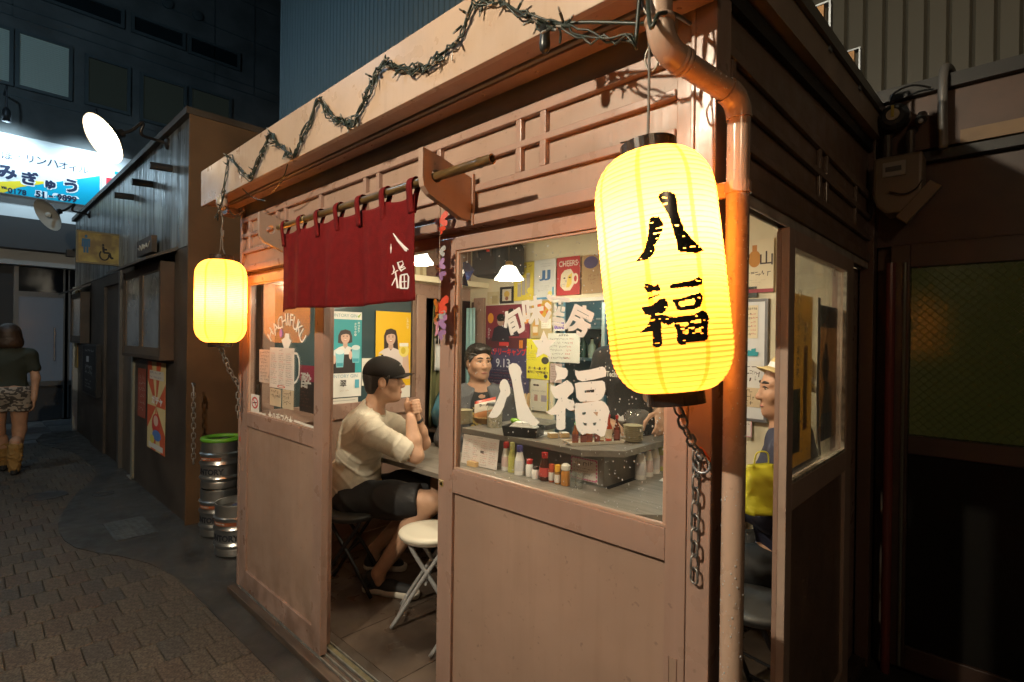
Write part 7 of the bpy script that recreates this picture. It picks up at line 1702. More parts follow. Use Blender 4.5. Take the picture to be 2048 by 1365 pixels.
def hand(S, w, d, n, s=1.0, curl=.5, right=True, spread=1.0):
    """relaxed or gripping hand: w wrist, d finger direction, n palm normal (side the fingers curl to)"""
    d = nrm(d); n = nrm(A3(n)-d*(A3(n)@d)); t = np.cross(d, n)*(1 if right else -1); w = A3(w)
    X = np.stack([d, t, n]); S.ell(w+d*.045*s, A3((.050, .040, .017))*s, X, .012)
    kn = []
    for i, (off, ln) in enumerate(((.030, .072), (.010, .080), (-.010, .074), (-.029, .060))):
        a = w+d*.083*s+t*off*s*spread; ang = curl*(1+.08*i); p = [a]; dr = d.copy()
        for j, q in enumerate((.45, .32, .23)):
            an = ang*(j+1)*.62; dr = d*math.cos(an)+n*math.sin(an); p.append(p[-1]+dr*ln*q*s)
        S.chain([a-d*.03*s]+p, [.0105*s, .0098*s, .009*s, .0083*s, .0072*s], .005); kn.append(p)
    b = w+d*.02*s+t*.034*s; S.chain([b, b+(d*.5+t*.75+n*.35)*.036*s, b+(d*.9+t*.75+n*.6)*.064*s, b+(d*1.15+t*.55+n*.8)*.082*s], [.015*s, .0125*s, .0108*s, .009*s], .008)
    return kn
def folds(seed, amp=.004, fr=55):
    r = np.random.RandomState(seed); K = [(r.normal(size=3)*fr*.35, r.uniform(0, 6)) for _ in range(5)]
    def go(X, Y, Z):
        w = sum(np.sin(k[0]*X+k[1]*Y+k[2]*Z+p) for k, p in K)*.6; return amp*(1-np.abs(np.sin(w*1.3+Z*fr*.35+X*9)))*-1.2+amp*.5
    return go
def tee_folds(c, f, u, seed=1, amp=.007):
    """creases: slanting ridges that gather at the waist and under the arms"""
    r = np.random.RandomState(seed); ph = r.uniform(0, 6, 6)
    def go(X, Y, Z):
        P = np.stack([X-c[0], Y-c[1], Z-c[2]], -1); a = P@f; h = P@u
        w = .35*np.sin(P[..., 0]*17+ph[0])+.35*np.sin(P[..., 1]*19+ph[1]+h*8)+.25*np.sin(h*27+ph[2]+a*12)
        s1 = np.maximum(0, 1-np.abs(np.sin(h*34+a*22+w*2.2+ph[3]))*1.5)**1.5; s2 = np.maximum(0, 1-np.abs(np.sin(a*40-h*26+w*2.4+ph[4]))*1.7)**1.5
        low = np.clip(.35-h*2.2, .1, 1); return -amp*(s1*low+.7*s2*np.clip(.55+h*.8, .15, 1))+amp*.25*w
    return go
SKIN = mat('skin', (.50, .30, .20), .48, var=.06, vscale=25, bump=.08, bscale=300, spec=.4); SKIN2 = mat('skin_tan', (.42, .235, .15), .5, var=.06, vscale=25, spec=.4)
HAIR = mat('black_hair', (.014, .011, .010), .42, bump=.8, bscale=260); CAPM = mat('cap_cloth', (.010, .0085, .008), .9, spec=.15, bump=.4, bscale=400)
def shoe(heel, toe, z, parent, up_m, sole_m, w=.048, hgt=.075):
    heel, toe = A3((heel[0], heel[1], z)), A3((toe[0], toe[1], z)); d = nrm(toe-heel); L = np.linalg.norm(toe-heel)
    S = SDF(); S.chain([heel+d*.03+A3((0, 0, .02)), heel+d*L*.5+A3((0, 0, .022)), toe-d*.035+A3((0, 0, .020))], [w*.72, w*.78, w*.86], .03).cut((0, 0, z+.034), (0, 0, 1)).cut((0, 0, z), (0, 0, -1))
    put('shoe_sole', S.mesh(.005), sole_m, parent)
    S = SDF(); S.chain([heel+d*.032+A3((0, 0, .034)), heel+d*L*.5+A3((0, 0, .040)), toe-d*.045+A3((0, 0, .032))], [w*.66, w*.70, w*.66], .03); S.cone(heel+d*.045+A3((0, 0, .05)), heel+d*.05+A3((0, 0, hgt)), w*.70, w*.72, .03).cut((0, 0, z+.026), (0, 0, -1))
    put('shoe', S.mesh(.005), up_m, parent)

# ---- 1 the man in the cap --------------------------------------------------
J = lambda px, py, d: at(px, py, d=d)
man = thing('person', 'seated person in black cap and beige tee shirt, hands clasped at the chin', 'person', (-2.72, .44, .037))
hR, hL = J(708, 996, 3.02), J(722, 988, 3.22); pel = (hR+hL)/2
kR, kL = J(866, 1004, 2.92), J(886, 968, 3.20); aR, aL = J(757, 1146, 2.94), J(748, 1100, 3.24)
nb_ = J(741, 826, 3.04); ch_ = J(726, 890, 3.07); be_ = J(711, 945, 3.10)
shR, shL = J(742, 866, 2.885), J(782, 852, 3.20); elR, elL = J(832, 912, 2.935), J(846, 886, 3.13); wrR, wrL = J(821, 835, 2.975), J(830, 831, 3.055)
hd = J(769, 763, 3.04)
lt = nrm(shL-shR); upv = nrm(nb_-pel); ft, lt, upv = axes(np.cross(lt, upv), upv); XT = np.stack([ft, lt, upv])
hf = nrm(RT*.985-FW*(-.12)); hup = nrm(A3((0, 0, 1))+hf*.03)
def torso(S, k=.05, b=1.0):
    S.ell(pel+A3((0, 0, .02)), (.125*b, .170, .115), XT, k); S.ell(be_, (.128*b, .162, .125), XT, k); S.ell(ch_-ft*.01, (.122, .165, .145), XT, k)
    S.ell((ch_+nb_)/2-ft*.025, (.100, .150, .110), XT, k)
    S.cone(nb_-upv*.035-lt*.03, shR-lt*.0, .062, .060, k); S.cone(nb_-upv*.035+lt*.03, shL, .062, .060, k)
    return S
S = SDF(); P_, X_ = head(S, hd, hf, hup, 1.02, nb_-upv*.02); S.cone(nb_-upv*.01, nb_-upv*.06, .062, .075, .04)
torso(S)
S.chain([shR, (shR+elR)/2, elR], [.056, .050, .041], .03).chain([elR, elR*.6+wrR*.4, wrR], [.043, .042, .028], .02)
S.chain([shL, (shL+elL)/2, elL], [.056, .050, .041], .03).chain([elL, elL*.6+wrL*.4, wrL], [.043, .042, .028], .02)
# clasped hands: two palms facing each other, fingers laced over the other hand
hc = J(822, 797, 3.01); dr_ = nrm((hc-A3(wrR))*.6+A3((0, 0, .05))); side = nrm(wrL-wrR); palmR = A3(wrR)+dr_*.045+side*.012; palmL = A3(wrL)+nrm(hc-A3(wrL)+A3((0, 0, .03)))*.045-side*.010
fw_ = nrm(RT)
for c_, n_ in ((palmR, side), (palmL, -side)): S.ell(c_, (.046, .019, .038), np.stack([dr_, n_, np.cross(dr_, n_)]), .012)
for i in range(4):
    o_ = dr_*(.062-.017*i)+fw_*(.012+.004*i)
    for w_, sg_ in ((wrR, 1), (wrL, -1)):
        b_ = A3(wrR)+dr_*.020+o_+side*(-.004 if sg_ > 0 else .055)+dr_*(.006*sg_)
        S.chain([b_, b_+side*sg_*.022+fw_*.020+dr_*.004, b_+side*sg_*.052+fw_*.016, b_+side*sg_*.066-fw_*.004], [.0105, .0102, .0092, .0080], .004)
for w_, sg_ in ((palmR, 1), (palmL, -1)): S.chain([w_-fw_*.022, w_-fw_*.034+dr_*.026+side*sg_*.010, w_-fw_*.030+dr_*.055+side*sg_*.016], [.014, .0118, .0095], .006)
S.chain([hR, (hR+kR)/2, kR], [.090, .078, .058], .04).chain([hL, (hL+kL)/2, kL], [.090, .078, .058], .04)
S.chain([kR, kR*.62+aR*.38-ft*.015, aR], [.056, .054, .036], .03).chain([kL, kL*.62+aL*.38-ft*.015, aL], [.056, .054, .036], .03)
S.cone(aR, aR+A3((.01, .005, -.05)), .036, .030, .02).cone(aL, aL+A3((.01, .005, -.05)), .036, .030, .02)
put('body', S.mesh(.0048), SKIN, man); face_bits(P_, X_, man, 1.02)
S = torso(SDF(), .05, 1.02).infl(.010)
for a_, b_ in ((shR, elR), (shL, elL)):
    e_ = a_+(b_-a_)*.74; S.cone(a_, e_, .072, .067, .035)
for a_, b_ in ((shR, elR), (shL, elL)): S.cone(a_+(b_-a_)*.71, a_+(b_-a_)*1.3, .052, .048, .004, 's')
S.cone(nb_-upv*.03, nb_+upv*.034+ft*.012, .078, .068, .03); S.cone(nb_+upv*.040+ft*.022, nb_+upv*.13+ft*.05, .064, .09, .006, 's'); S.ell(nb_+upv*.045+ft*.085, (.05, .05, .045), XT, .01, 's')
S.cut(pel+upv*.015-ft*.0, -upv-ft*.15)
VQ = S.mesh(.0055, tee_folds(ch_, ft, upv, 3, .0085)); put('tee_shirt', VQ, mat('beige_tee', (.56, .51, .415), .8, var=.04, vscale=40, bump=.3, bscale=300), man)
ncl = [nb_+upv*.032+ft*(.016+.066*math.cos(a))+lt*.066*math.sin(a)-upv*.030*math.cos(a) for a in np.linspace(0, 2*math.pi, 24, endpoint=False)]
MB().tube(ncl, .007, 6, closed=True).build('collar', mat('beige_rib', (.54, .49, .38), .85), man, smooth=True)
S = SDF(); S.ell(pel+A3((0, 0, .005)), (.130, .172, .115), XT, .05); S.chain([hR, hR+(kR-hR)*.5, hR+(kR-hR)*.90], [.110, .100, .090], .05).chain([hL, hL+(kL-hL)*.5, hL+(kL-hL)*.90], [.110, .100, .090], .05)
S.cut((hR+(kR-hR)*.86+hL+(kL-hL)*.86)/2, nrm(kR-hR)+nrm(kL-hL))
put('shorts', S.mesh(.0065, folds(9, .006, 40)), mat('black_shorts', (.014, .014, .016), .8, bump=.3, bscale=300), man)
blk_sh = mat('shoe_black', (.016, .016, .018), .7); sol = mat('shoe_sole_white', (.62, .58, .50), .6)
shoe(at(727, 1180, z=.04)[:2], at(836, 1196, z=.04)[:2], .038, man, blk_sh, sol, .05, .085); shoe(aL[:2]-ft[:2]*.06, aL[:2]+ft[:2]*.20+lt[:2]*.02, .038, man, blk_sh, sol, .05, .085)
# hair, cap
f_, l_, u_ = X_
S = SDF(); S.ell(P_(-.020, 0, .030), (.104, .085, .098), X_, .01); S.ell(P_(-.055, 0, -.030), (.055, .072, .055), X_, .02); S.cut(P_(.028, 0, -.0), nrm(f_*1.0-u_*.30)); S.cut(P_(0, 0, -.068), -u_)
for e in (-1, 1): S.cone(P_(.032, e*.074, .030), P_(.026, e*.072, -.018), .014, .009, .01); S.ell(P_(-.002, e*.085, -.012), (.026, .022, .036), X_, .006, 's')
put('hair', S.mesh(.005), HAIR, man)
S = SDF(); S.ell(P_(-.012, 0, .046), (.112, .093, .100), X_, .01); S.cone(P_(.055, 0, .06), P_(.075, 0, .045), .05, .04, .03); S.cut(P_(0, 0, .030), nrm(-u_-f_*.12)); S.cut(P_(-.075, 0, -.012), nrm(-u_*.6-f_*.6)*-0-u_)
capo = put('cap', S.mesh(.005), CAPM, man)
vs = []; nA, nR = 17, 7
for j in range(nR):
    for i in range(nA):
        a = (i/(nA-1)-.5)*2; r = j/(nR-1); vs.append(tuple(P_(.070+(.098*(1-.30*a*a))*r-.055*a*a*(1-r*.45), .076*a*(1-.06*r), .040-.022*a*a+.010*r-.006*r*r)))
fs = [(j*nA+i, j*nA+i+1, (j+1)*nA+i+1, (j+1)*nA+i) for j in range(nR-1) for i in range(nA-1)]
br = MB().add(vs, fs).build('cap_brim', CAPM, man, smooth=True); so = br.modifiers.new('thickness', 'SOLIDIFY'); so.thickness = .004; so.offset = 0
MB().ball(P_(-.012, 0, .147), (.008, .008, .004), 8).build('cap_button', CAPM, man, smooth=True)
S = SDF(); S.ell(P_(.088, -.012, .090), (.004, .022, .010), X_, .003); put('cap_emblem', S.mesh(.003), mat('emblem', (.22, .22, .20), .6), man)
wb2 = A3(wrL)*.82+A3(elL)*.18; wd = nrm(A3(elL)-A3(wrL)); uu, vv, _ = frame_from(wd)
MB().tube([Vector(wb2)+(uu*math.cos(a)+vv*math.sin(a))*.034 for a in np.linspace(0, 2*math.pi, 20, endpoint=False)], .008, 6, closed=True).build('wrist_band', mat('band_black', (.012, .012, .012), .4), man, smooth=True)
MB().ball(P_(-.002, -.084, -.034), .004, 8).build('earring', mat('silver', (.7, .7, .7), .2, 1), man)

# ---- 2 the man at the back ---------------------------------------------------
bm2 = thing('person', 'seated dark haired person in grey jacket and black tee shirt with golden print, behind the counter plates', 'person', (-2.62, 1.42, .037))
bm2['label'] = 'dark haired person in grey jacket and gold printed tee shirt behind the counter'
hd = J(958, 726, 3.62); hf = nrm(A3((.73, -.68, -.06))*.86+A3((.7257, .688, 0))*.42); P_, X_ = None, None
S = SDF(); nk = hd+A3((-.012, .015, -.155)); P_, X_ = head(S, hd, hf, A3((0, 0, 1))-hf*.05, .98, nk)
tf = nrm(A3((.80, -.50, 0))); tl = np.cross(A3((0, 0, 1)), tf); XT = np.stack([tf, tl, A3((0, 0, 1))]); cc = nk-tf*.01
def tor2(S, g=0.):
    S.ell(cc+A3((0, 0, -.21)), (.115+g, .170+g, .18+g), XT, .05); S.ell(cc+A3((0, 0, -.42)), (.125+g, .16+g, .17+g), XT, .05)
    for e in (-1, 1): S.cone(cc+A3((0, 0, -.045)), cc+tl*e*.17+A3((0, 0, -.085)), .058+g, .062+g, .05)
    return S
S.cone(nk, cc+A3((0, 0, -.05)), .06, .08, .03); tor2(S)
for e in (-1, 1):
    a, b, c = cc+tl*e*.18+A3((0, 0, -.10)), cc+tl*e*.24+tf*.03+A3((0, 0, -.36)), cc+tl*e*.10+tf*.26+A3((0, 0, -.40)); S.chain([a, b, c], [.052, .042, .030], .03); hand(S, c, tf, A3((0, 0, -1)), 1.0, .35, e < 0)
    k1 = cc+tl*e*.10+tf*.40+A3((0, 0, -.60)); S.chain([cc+tl*e*.09+A3((0, 0, -.56)), k1], [.09, .06], .04); S.chain([k1, k1+A3((0, 0, -.40))], [.056, .04], .02)
put('body', S.mesh(.0055), SKIN2, bm2); face_bits(P_, X_, bm2, .98, wh=(.45, .38, .32))
S = tor2(SDF(), .008); S.cone(cc+tf*.02+A3((0, 0, -.005)), cc+A3((0, 0, .15)), .068, .10, .006, 's'); S.cut(cc+A3((0, 0, -.56)), (0, 0, -1)); V, Q = S.mesh(.007, folds(6, .003, 50))
ce = V[Q].mean(1)-cc; a_, b_, w_ = ce@tf, ce@tl, ce[:, 2]; nz_ = np.array([mnoise.noise((q[0]*26, q[1]*26, q[2]*26)) for q in V[Q].mean(1)])
gold = (a_ > .03) & (np.abs(b_+.005) < .085) & (w_ < -.11) & (w_ > -.30) & (nz_ > -.06) & ~((np.abs(np.abs(b_)-.035) < .020) & (np.abs(w_+.19) < .022))
put('tee_shirt', (V, Q), [mat('black_tee', (.013, .013, .014), .85), mat('gold_print', (.55, .40, .10), .6)], bm2, gold.astype(int))
S = tor2(SDF(), .020)
for e in (-1, 1): S.chain([cc+tl*e*.18+A3((0, 0, -.10)), cc+tl*e*.24+tf*.03+A3((0, 0, -.36)), cc+tl*e*.115+tf*.24+A3((0, 0, -.40))], [.072, .058, .045], .04)
S.ell(cc+tf*.17+A3((0, 0, -.26)), (.125, .098, .46), XT, .01, 's'); S.cone(cc+A3((0, 0, -.01)), cc+A3((0, 0, .16)), .085, .12, .01, 's'); S.cut(cc+A3((0, 0, -.58)), (0, 0, -1))
put('jacket', S.mesh(.007, folds(3, .004, 45)), mat('grey_jacket', (.085, .088, .098), .85, var=.1, vscale=200), bm2)
S = SDF(); f_, l_, u_ = X_; S.ell(P_(-.024, 0, .038), (.102, .087, .098), X_, .01); S.ell(P_(-.05, 0, -.02), (.055, .076, .06), X_, .02); S.ell(P_(.035, 0, .098), (.06, .07, .03), X_, .03); S.cut(P_(.060, 0, .055), nrm(f_*.75-u_*.62)); S.cut(P_(0, 0, -.06), -u_)
for e in (-1, 1): S.cone(P_(.030, e*.074, .035), P_(.022, e*.075, -.022), .014, .009, .01)
put('hair', S.mesh(.005, folds(2, .006, 210)), HAIR, bm2)
trm = mat('dark_trousers', (.02, .02, .024), .8)
S = SDF(); S.ell(cc+A3((0, 0, -.57)), (.135, .175, .10), XT, .04)
for e in (-1, 1): k1 = cc+tl*e*.10+tf*.40+A3((0, 0, -.60)); S.chain([cc+tl*e*.09+A3((0, 0, -.57)), k1], [.10, .075], .04); S.chain([k1, k1+A3((0, 0, -.44))], [.072, .055], .02)
put('trousers', S.mesh(.008), trm, bm2)
for e in (-1, 1): k1 = cc+tl*e*.10+tf*.36+A3((0, 0, -.60)); shoe(k1[:2], k1[:2]+tf[:2]*.27, .038, bm2, blk_sh, sol)

# ---- 3 the cook -------------------------------------------------------------
ck = thing('person', 'cook in black tee shirt with white lettering leaning on the counter', 'person', (-1.55, 1.56, .037))
cf = nrm(A3((.30, -.95, 0))); cl_ = np.cross(A3((0, 0, 1)), cf); XT = np.stack([cf, cl_, A3((0, 0, 1))]); cc = J(1272, 690, 3.2)
hd = cc+cf*.05+A3((0, 0, .155))
S = SDF(); P_, X_ = head(S, hd, nrm(cf+A3((0, 0, -.3))), A3((0, 0, 1)), 1.0, cc+A3((0, 0, -.0)))
def tor3(S, g=0.):
    S.ell(cc+cf*.02+A3((0, 0, -.20)), (.125+g, .185+g, .18+g), XT, .05); S.ell(cc+A3((0, 0, -.43)), (.135+g, .17+g, .19+g), XT, .05); S.ell(cc+A3((0, 0, -.60)), (.12+g, .165+g, .13+g), XT, .05)
    for e in (-1, 1): S.cone(cc+A3((0, 0, -.045)), cc+cl_*e*.185+A3((0, 0, -.09)), .06+g, .064+g, .05)
    return S
tor3(S)
sL, eL, wL = cc+cl_*.195+A3((0, 0, -.10)), J(1308, 782, 3.05), J(1320, 826, 2.95); S.chain([sL, eL, wL], [.056, .045, .030], .03)
wL2 = A3(wL); hand(S, wL2, nrm(J(1323, 856, 2.88)-wL2), nrm(A3((-.5, -.1, -.9))), .95, .7, False)
sR, eR, wR_ = cc-cl_*.195+A3((0, 0, -.10)), cc-cl_*.27+cf*.02+A3((0, 0, -.36)), cc-cl_*.12+cf*.22+A3((0, 0, -.44)); S.chain([sR, eR, wR_], [.056, .045, .030], .03); hand(S, wR_, nrm(cf+cl_*.5), A3((0, 0, -1)), .95, .6, True)
for e in (-1, 1): h_ = cc+cl_*e*.09+A3((0, 0, -.68)); S.chain([h_, h_+A3((0, 0, -.38)), (h_[0], h_[1], .09)], [.09, .06, .042], .03)
put('body', S.mesh(.0058), SKIN, ck); face_bits(P_, X_, ck)
S = tor3(SDF(), .010); S.cone(sL, sL+(eL-sL)*.60, .074, .070, .035).cone(sR, sR+(eR-sR)*.62, .074, .070, .035); S.cone(sL+(eL-sL)*.56, sL+(eL-sL)*1.2, .054, .05, .004, 's').cone(sR+(eR-sR)*.58, sR+(eR-sR)*1.2, .054, .05, .004, 's')
S.cone(cc+cf*.02, cc+A3((0, 0, .15)), .068, .10, .006, 's'); S.cut(cc+A3((0, 0, -.62)), (0, 0, -1)); VQ = S.mesh(.007, folds(8, .004, 45)); put('tee_shirt', VQ, mat('black_tee', (.013, .013, .014), .85), ck)
mb = MB(); tc_ = cc+cf*.158+A3((0, 0, -.175)); vs, fs, tw, th = text2d('Technical Social Club', .03); kx = .30/tw
def onbody(x, z):
    q = tc_+cl_*(x)+A3((0, 0, z)); r = .198; bx = x/r; dep = (1-math.sqrt(max(0, 1-bx*bx)))*.14; return q-cf*dep
mb.add([tuple(onbody(x*kx, y*kx*1.25)) for x, y in vs], [tuple(f) for f in fs]); mb.build('white_lettering', flat((.62, .60, .56)), ck)
S = SDF(); f_, l_, u_ = X_; S.ell(P_(-.022, 0, .036), (.104, .087, .100), X_, .01); S.cut(P_(.050, 0, .03), nrm(f_*.8-u_*.6)); S.cut(P_(0, 0, -.05), -u_); put('hair', S.mesh(.006), HAIR, ck)
wd = nrm(A3(eL)-wL2); uu, vv, _ = frame_from(wd); MB().tube([Vector(wL2+wd*.02)+(uu*math.cos(a)+vv*math.sin(a))*.033 for a in np.linspace(0, 2*math.pi, 20, endpoint=False)], .005, 6, closed=True).build('bracelet', mat('bracelet_steel', (.55, .55, .50), .25, .9), ck, smooth=True)
S = SDF()
for e in (-1, 1): h_ = cc+cl_*e*.09+A3((0, 0, -.62)); S.chain([h_, h_+A3((0, 0, -.42)), (h_[0], h_[1], .10)], [.11, .075, .06], .03)
put('trousers', S.mesh(.008), trm, ck)
for e in (-1, 1): h_ = cc+cl_*e*.09-cf*.06; shoe(h_[:2], h_[:2]+cf[:2]*.27, .038, ck, blk_sh, blk_sh)

# ---- 4 the man with the straw hat -------------------------------------------
om = thing('person', 'person in straw hat and navy shirt seated right of the drainpipe', 'person', (-.66, .95, .037))
hd = J(1566, 782, 2.26); hf = nrm(A3((-.82, -.57, -.05))); S = SDF(); nk = hd+A3((.01, .0, -.15)); P_, X_ = head(S, hd, hf, A3((0, 0, 1)), .98, nk)
tf = nrm(A3((-.96, -.28, 0))); tl = np.cross(A3((0, 0, 1)), tf); XT = np.stack([tf, tl, A3((0, 0, 1))]); cc = nk-tf*.02
tor2(S)
arms = []
for e in (-1, 1):
    a, b, c = cc+tl*e*.18+A3((0, 0, -.10)), cc+tl*e*.22+tf*.06+A3((0, 0, -.33)), cc+tl*e*.10+tf*.27+A3((0, 0, -.32)); arms.append((a, b, c)); S.chain([a, b, c], [.052, .042, .030], .03); hand(S, c, nrm(tf-tl*e*.4), A3((0, 0, -1)), 1.0, .5, e < 0)
    k1 = cc+tl*e*.10+tf*.40+A3((0, 0, -.62)); S.chain([cc+tl*e*.09+A3((0, 0, -.56)), k1], [.09, .06], .04); S.chain([k1, k1+A3((0, 0, -.42))], [.056, .04], .02)
put('body', S.mesh(.006), SKIN2, om); face_bits(P_, X_, om, .98)
S = tor2(SDF(), .015)
for a, b, c in arms: S.chain([a, b, b+(c-b)*.8], [.072, .060, .048], .04)
S.cone(cc+A3((0, 0, .0)), cc+A3((0, 0, .15)), .068, .10, .006, 's'); S.ell(cc+A3((0, 0, -.58)), (.14, .18, .13), XT, .04); S.cut(cc+A3((0, 0, -.62)), (0, 0, -1)); put('shirt', S.mesh(.007, folds(5, .006, 40)), mat('navy_shirt', (.012, .014, .035), .8), om)
S = SDF(); S.ell(cc+A3((0, 0, -.57)), (.135, .175, .10), XT, .04)
for e in (-1, 1): k1 = cc+tl*e*.10+tf*.40+A3((0, 0, -.62)); S.chain([cc+tl*e*.09+A3((0, 0, -.57)), k1], [.10, .08], .04); S.chain([k1, k1+A3((-.0, -.0, -.42))], [.075, .06], .02)
put('trousers', S.mesh(.008, folds(7, .006, 40)), mat('black_trousers', (.012, .012, .013), .8), om)
for e in (-1, 1): k1 = cc+tl*e*.10+tf*.36+A3((0, 0, -.62)); shoe(k1[:2], k1[:2]+tf[:2]*.27, .038, om, blk_sh, sol)
f_, l_, u_ = X_
t = thing('straw_hat', 'woven straw hat with white band worn by the seated person at the right', 'hat', P_(0, 0, .09))
MB().lathe([(.0001, .105), (.05, .102), (.078, .085), (.092, .04), (.096, .0), (.115, -.010), (.134, -.018), (.136, -.015), (.115, -.006), (.10, .006)], P_(-.030, 0, .060), 32, tuple(u_-f_*.5)).build('hat', mat('straw', (.52, .40, .18), .7, bump=.8, bscale=150), t, smooth=True)
MB().lathe([(.0965, .005), (.094, .03)], P_(-.030, 0, .060), 32, tuple(u_-f_*.5), cap=False).build('hat_band', mat('hat_band', (.65, .65, .66), .7), t, smooth=True)
bc = J(1518, 978, 2.0); t = thing('yellow_bag', 'bright yellow paper bag standing on the lap of the person in the straw hat', 'bag', bc)
u3, v3 = nrm(RT), A3((0, 0, 1)); w3 = nrm(-FW*A3((1, 1, 0))); b0 = bc-v3*.085; vs, fs = [], []; nj, ni = 15, 32
for j in range(nj):
    q = j/(nj-1); hw, hd_ = .062-.010*q+.008*math.sin(q*3), .045*(1-q)**.7+.006
    for i in range(ni):
        a = 2*math.pi*i/ni; ca, sa = math.cos(a), math.sin(a); x = hw*math.copysign(abs(ca)**.45, ca); y = hd_*math.copysign(abs(sa)**.45, sa)
        n_ = .010*mnoise.noise((x*30+2, y*20, q*6))+.006*mnoise.noise((x*70, y*60, q*15)); z = q*(.178+.012*mnoise.noise((x*25, 0, 3)))
        vs.append(tuple(b0+u3*(x+n_+.010*q)+w3*(y+n_)+v3*z))
fs = [(j*ni+i, j*ni+(i+1) % ni, (j+1)*ni+(i+1) % ni, (j+1)*ni+i) for j in range(nj-1) for i in range(ni)]+[tuple(range(ni))[::-1]]
o = MB().add(vs, fs).build('bag', mat('yellow_paper', (.46, .42, .02), .55, bump=.3, bscale=20), t, smooth=True); so = o.modifiers.new('thickness', 'SOLIDIFY'); so.thickness = .0015
MB().tube(cat_curve([b0+v3*.17+u3*-.02, b0+v3*.22+u3*-.01, b0+v3*.22+u3*.03, b0+v3*.17+u3*.035]), .003, 6).build('handle', mat('yellow_paper', (.46, .42, .02), .55), t, smooth=True)

# ---- 5 the woman walking away -------------------------------------------------
wo = thing('person', 'person with bobbed hair in dark tee shirt and patterned shorts walking away down the alley', 'person', (-7.56, -.71, 0))
B0 = A3((-7.58, -.735, 0)); wf = nrm(A3((-.985, .12, 0))); wl_ = np.cross(A3((0, 0, 1)), wf); XT = np.stack([wf, wl_, A3((0, 0, 1))]); Zv = lambda z: A3((0, 0, z))
S = SDF(); hd = B0+Zv(1.425)+wf*.02; P_, X_ = head(S, hd, wf, (0, 0, 1), .97, B0+Zv(1.29))
S.ell(B0+Zv(1.14), (.095, .145, .16), XT, .05); S.ell(B0+Zv(.97), (.085, .125, .13), XT, .05); S.ell(B0+Zv(.84)-wf*.02, (.115, .160, .11), XT, .05)
for e in (-1, 1): S.cone(B0+Zv(1.265), B0+wl_*e*.155+Zv(1.235), .045, .05, .04); a, b, c = B0+wl_*e*.17+Zv(1.22), B0+wl_*e*.21-wf*.02+Zv(.98), B0+wl_*e*.20+wf*(.06*e)+Zv(.76); S.chain([a, b, c], [.046, .036, .026], .03); hand(S, c, nrm(Zv(-1)+wf*.2), nrm(-wl_*e), .88, .45, e < 0)
hR2, hL2 = B0-wl_*.085+Zv(.80), B0+wl_*.085+Zv(.80); S.chain([hR2, hR2+Zv(-.36)+wf*.02, B0-wl_*.055-wf*.10+Zv(.10)], [.088, .056, .036], .03); S.cone(B0-wl_*.062-wf*.085+Zv(.33), B0-wl_*.06-wf*.09+Zv(.26), .05, .05, .03)
S.chain([hL2, hL2+Zv(-.37)+wf*.10, B0+wl_*.05+wf*.20+Zv(.11)], [.088, .056, .036], .03); S.cone(B0+wl_*.055+wf*.13+Zv(.33), B0+wl_*.055+wf*.14+Zv(.26), .05, .05, .03)
put('body', S.mesh(.008), SKIN2, wo)
S = SDF(); S.ell(B0+Zv(1.14), (.108, .158, .17), XT, .05); S.ell(B0+Zv(.97), (.10, .145, .14), XT, .05); S.ell(B0+Zv(.88), (.11, .155, .08), XT, .05)
for e in (-1, 1): S.cone(B0+Zv(1.265), B0+wl_*e*.155+Zv(1.235), .058, .062, .04); S.cone(B0+wl_*e*.165+Zv(1.225), B0+wl_*e*.195+Zv(1.08), .062, .058, .03); S.cone(B0+wl_*e*.19+Zv(1.10), B0+wl_*e*.215+Zv(.95), .046, .05, .005, 's')
S.cut(B0+Zv(.86), (0, 0, -1)); S.cone(B0+Zv(1.29), B0+Zv(1.42), .06, .09, .006, 's'); put('tee_shirt', S.mesh(.008, folds(1, .004, 40)), mat('dark_green_tee', (.022, .028, .020), .85), wo)
S = SDF(); S.ell(B0+Zv(.84)-wf*.02, (.130, .172, .12), XT, .05)
for e, h_, k_ in ((-1, hR2, hR2+Zv(-.14)), (1, hL2, hL2+Zv(-.14)+wf*.03)): S.cone(h_, k_, .105, .102, .04)
S.cut(B0+Zv(.64), (0, 0, -1)); S.cut(B0+Zv(.90), (0, 0, 1)); V, Q = S.mesh(.009, folds(12, .004, 40)); c_ = V[Q].mean(1); pt = np.array([mnoise.noise((q[0]*30, q[1]*30, q[2]*45)) for q in c_]) > .05
put('shorts', (V, Q), [mat('shorts_dark', (.06, .05, .045), .8), mat('shorts_pale', (.32, .28, .24), .8)], wo, pt.astype(int))
S = SDF(); S.ell(P_(-.018, 0, .030), (.112, .098, .105), X_, .02); S.ell(P_(-.03, 0, -.07), (.098, .118, .09), X_, .05); S.cut(P_(0, 0, -.128), -X_[2]); S.cut(P_(.045, 0, 0), X_[0]); put('hair', S.mesh(.007, folds(2, .003, 120)), mat('brown_hair', (.040, .022, .013), .45, bump=.6, bscale=200), wo)
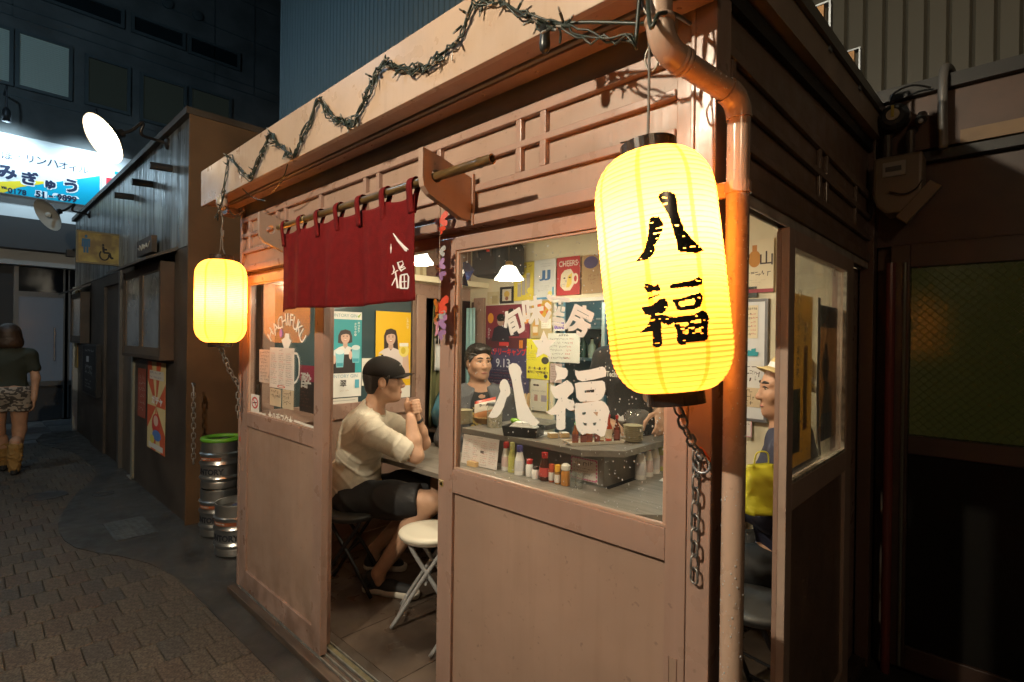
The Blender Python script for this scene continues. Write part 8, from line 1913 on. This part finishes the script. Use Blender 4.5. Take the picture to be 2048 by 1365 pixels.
wm = mat('leg_warmer', (.30, .17, .05), .9, bump=.8, bscale=80)
for p0, p1 in ((B0-wl_*.06-wf*.09+Zv(.28), B0-wl_*.055-wf*.10+Zv(.06)), (B0+wl_*.055+wf*.145+Zv(.28), B0+wl_*.05+wf*.20+Zv(.07))):
    S = SDF(); S.chain([p0, p0*.55+p1*.45, p1], [.060, .058, .050], .02); put('leg_warmer', S.mesh(.008, folds(3, .010, 120)), wm, wo)
shoe(B0[:2]-wl_[:2]*.055-wf[:2]*.15, B0[:2]-wl_[:2]*.06+wf[:2]*.09, -.004, wo, blk_sh, blk_sh, .042, .07); shoe(B0[:2]+wl_[:2]*.05+wf[:2]*.15, B0[:2]+wl_[:2]*.05+wf[:2]*.39, -.004, wo, blk_sh, blk_sh, .042, .07)
for x_, pw_, lab_, cl in ((-1.25, 330, 'lit gooseneck lamp on the opposite stall front behind the photographer', (1.0, .87, .65)), (-4.4, 7, 'lit gooseneck lamp on the opposite stall front further along the alley', (1.0, .78, .52)), (1.6, 34, 'added fill gooseneck lamp, unseen, at the right end of the opposite stall front', (1.0, .74, .46))):  # the right-end lamp is added out of view to brighten the dark side wall
    gooseneck((x_, -2.75, 2.9), (x_, -2.2, 2.93), (.0, .45, -.9), .21, 'gooseneck_lamp', lab_, True, pw_, cl, 'gooseneck lamps on the opposite stall')
t = thing('street_lamp', 'cool white lamp on a pole beside the alley opposite the neighbouring stall', 'street lamp', (-6.6, -2.6, 0))
MB().tube([(-6.6, -2.6, 0), (-6.6, -2.6, 5.5)], [.07, .05], 12).build('pole', m_steel, t, smooth=True); MB().tube([(-6.6, -2.6, 5.4), (-6.6, -2.4, 5.58), (-6.6, -2.1, 5.62)], .03, 8).build('arm', m_steel, t)
MB().box(-6.7, -6.5, -2.2, -1.8, 5.60, 5.67).build('head', m_steel, t); MB().box(-6.68, -6.52, -2.17, -1.83, 5.585, 5.598).build('lens', emis('street_led', (.55, .82, 1.0), 1.0), t)
lamp('street_light', (-6.6, -2.0, 5.54), 140, (.52, .80, 1.0), .12, t)
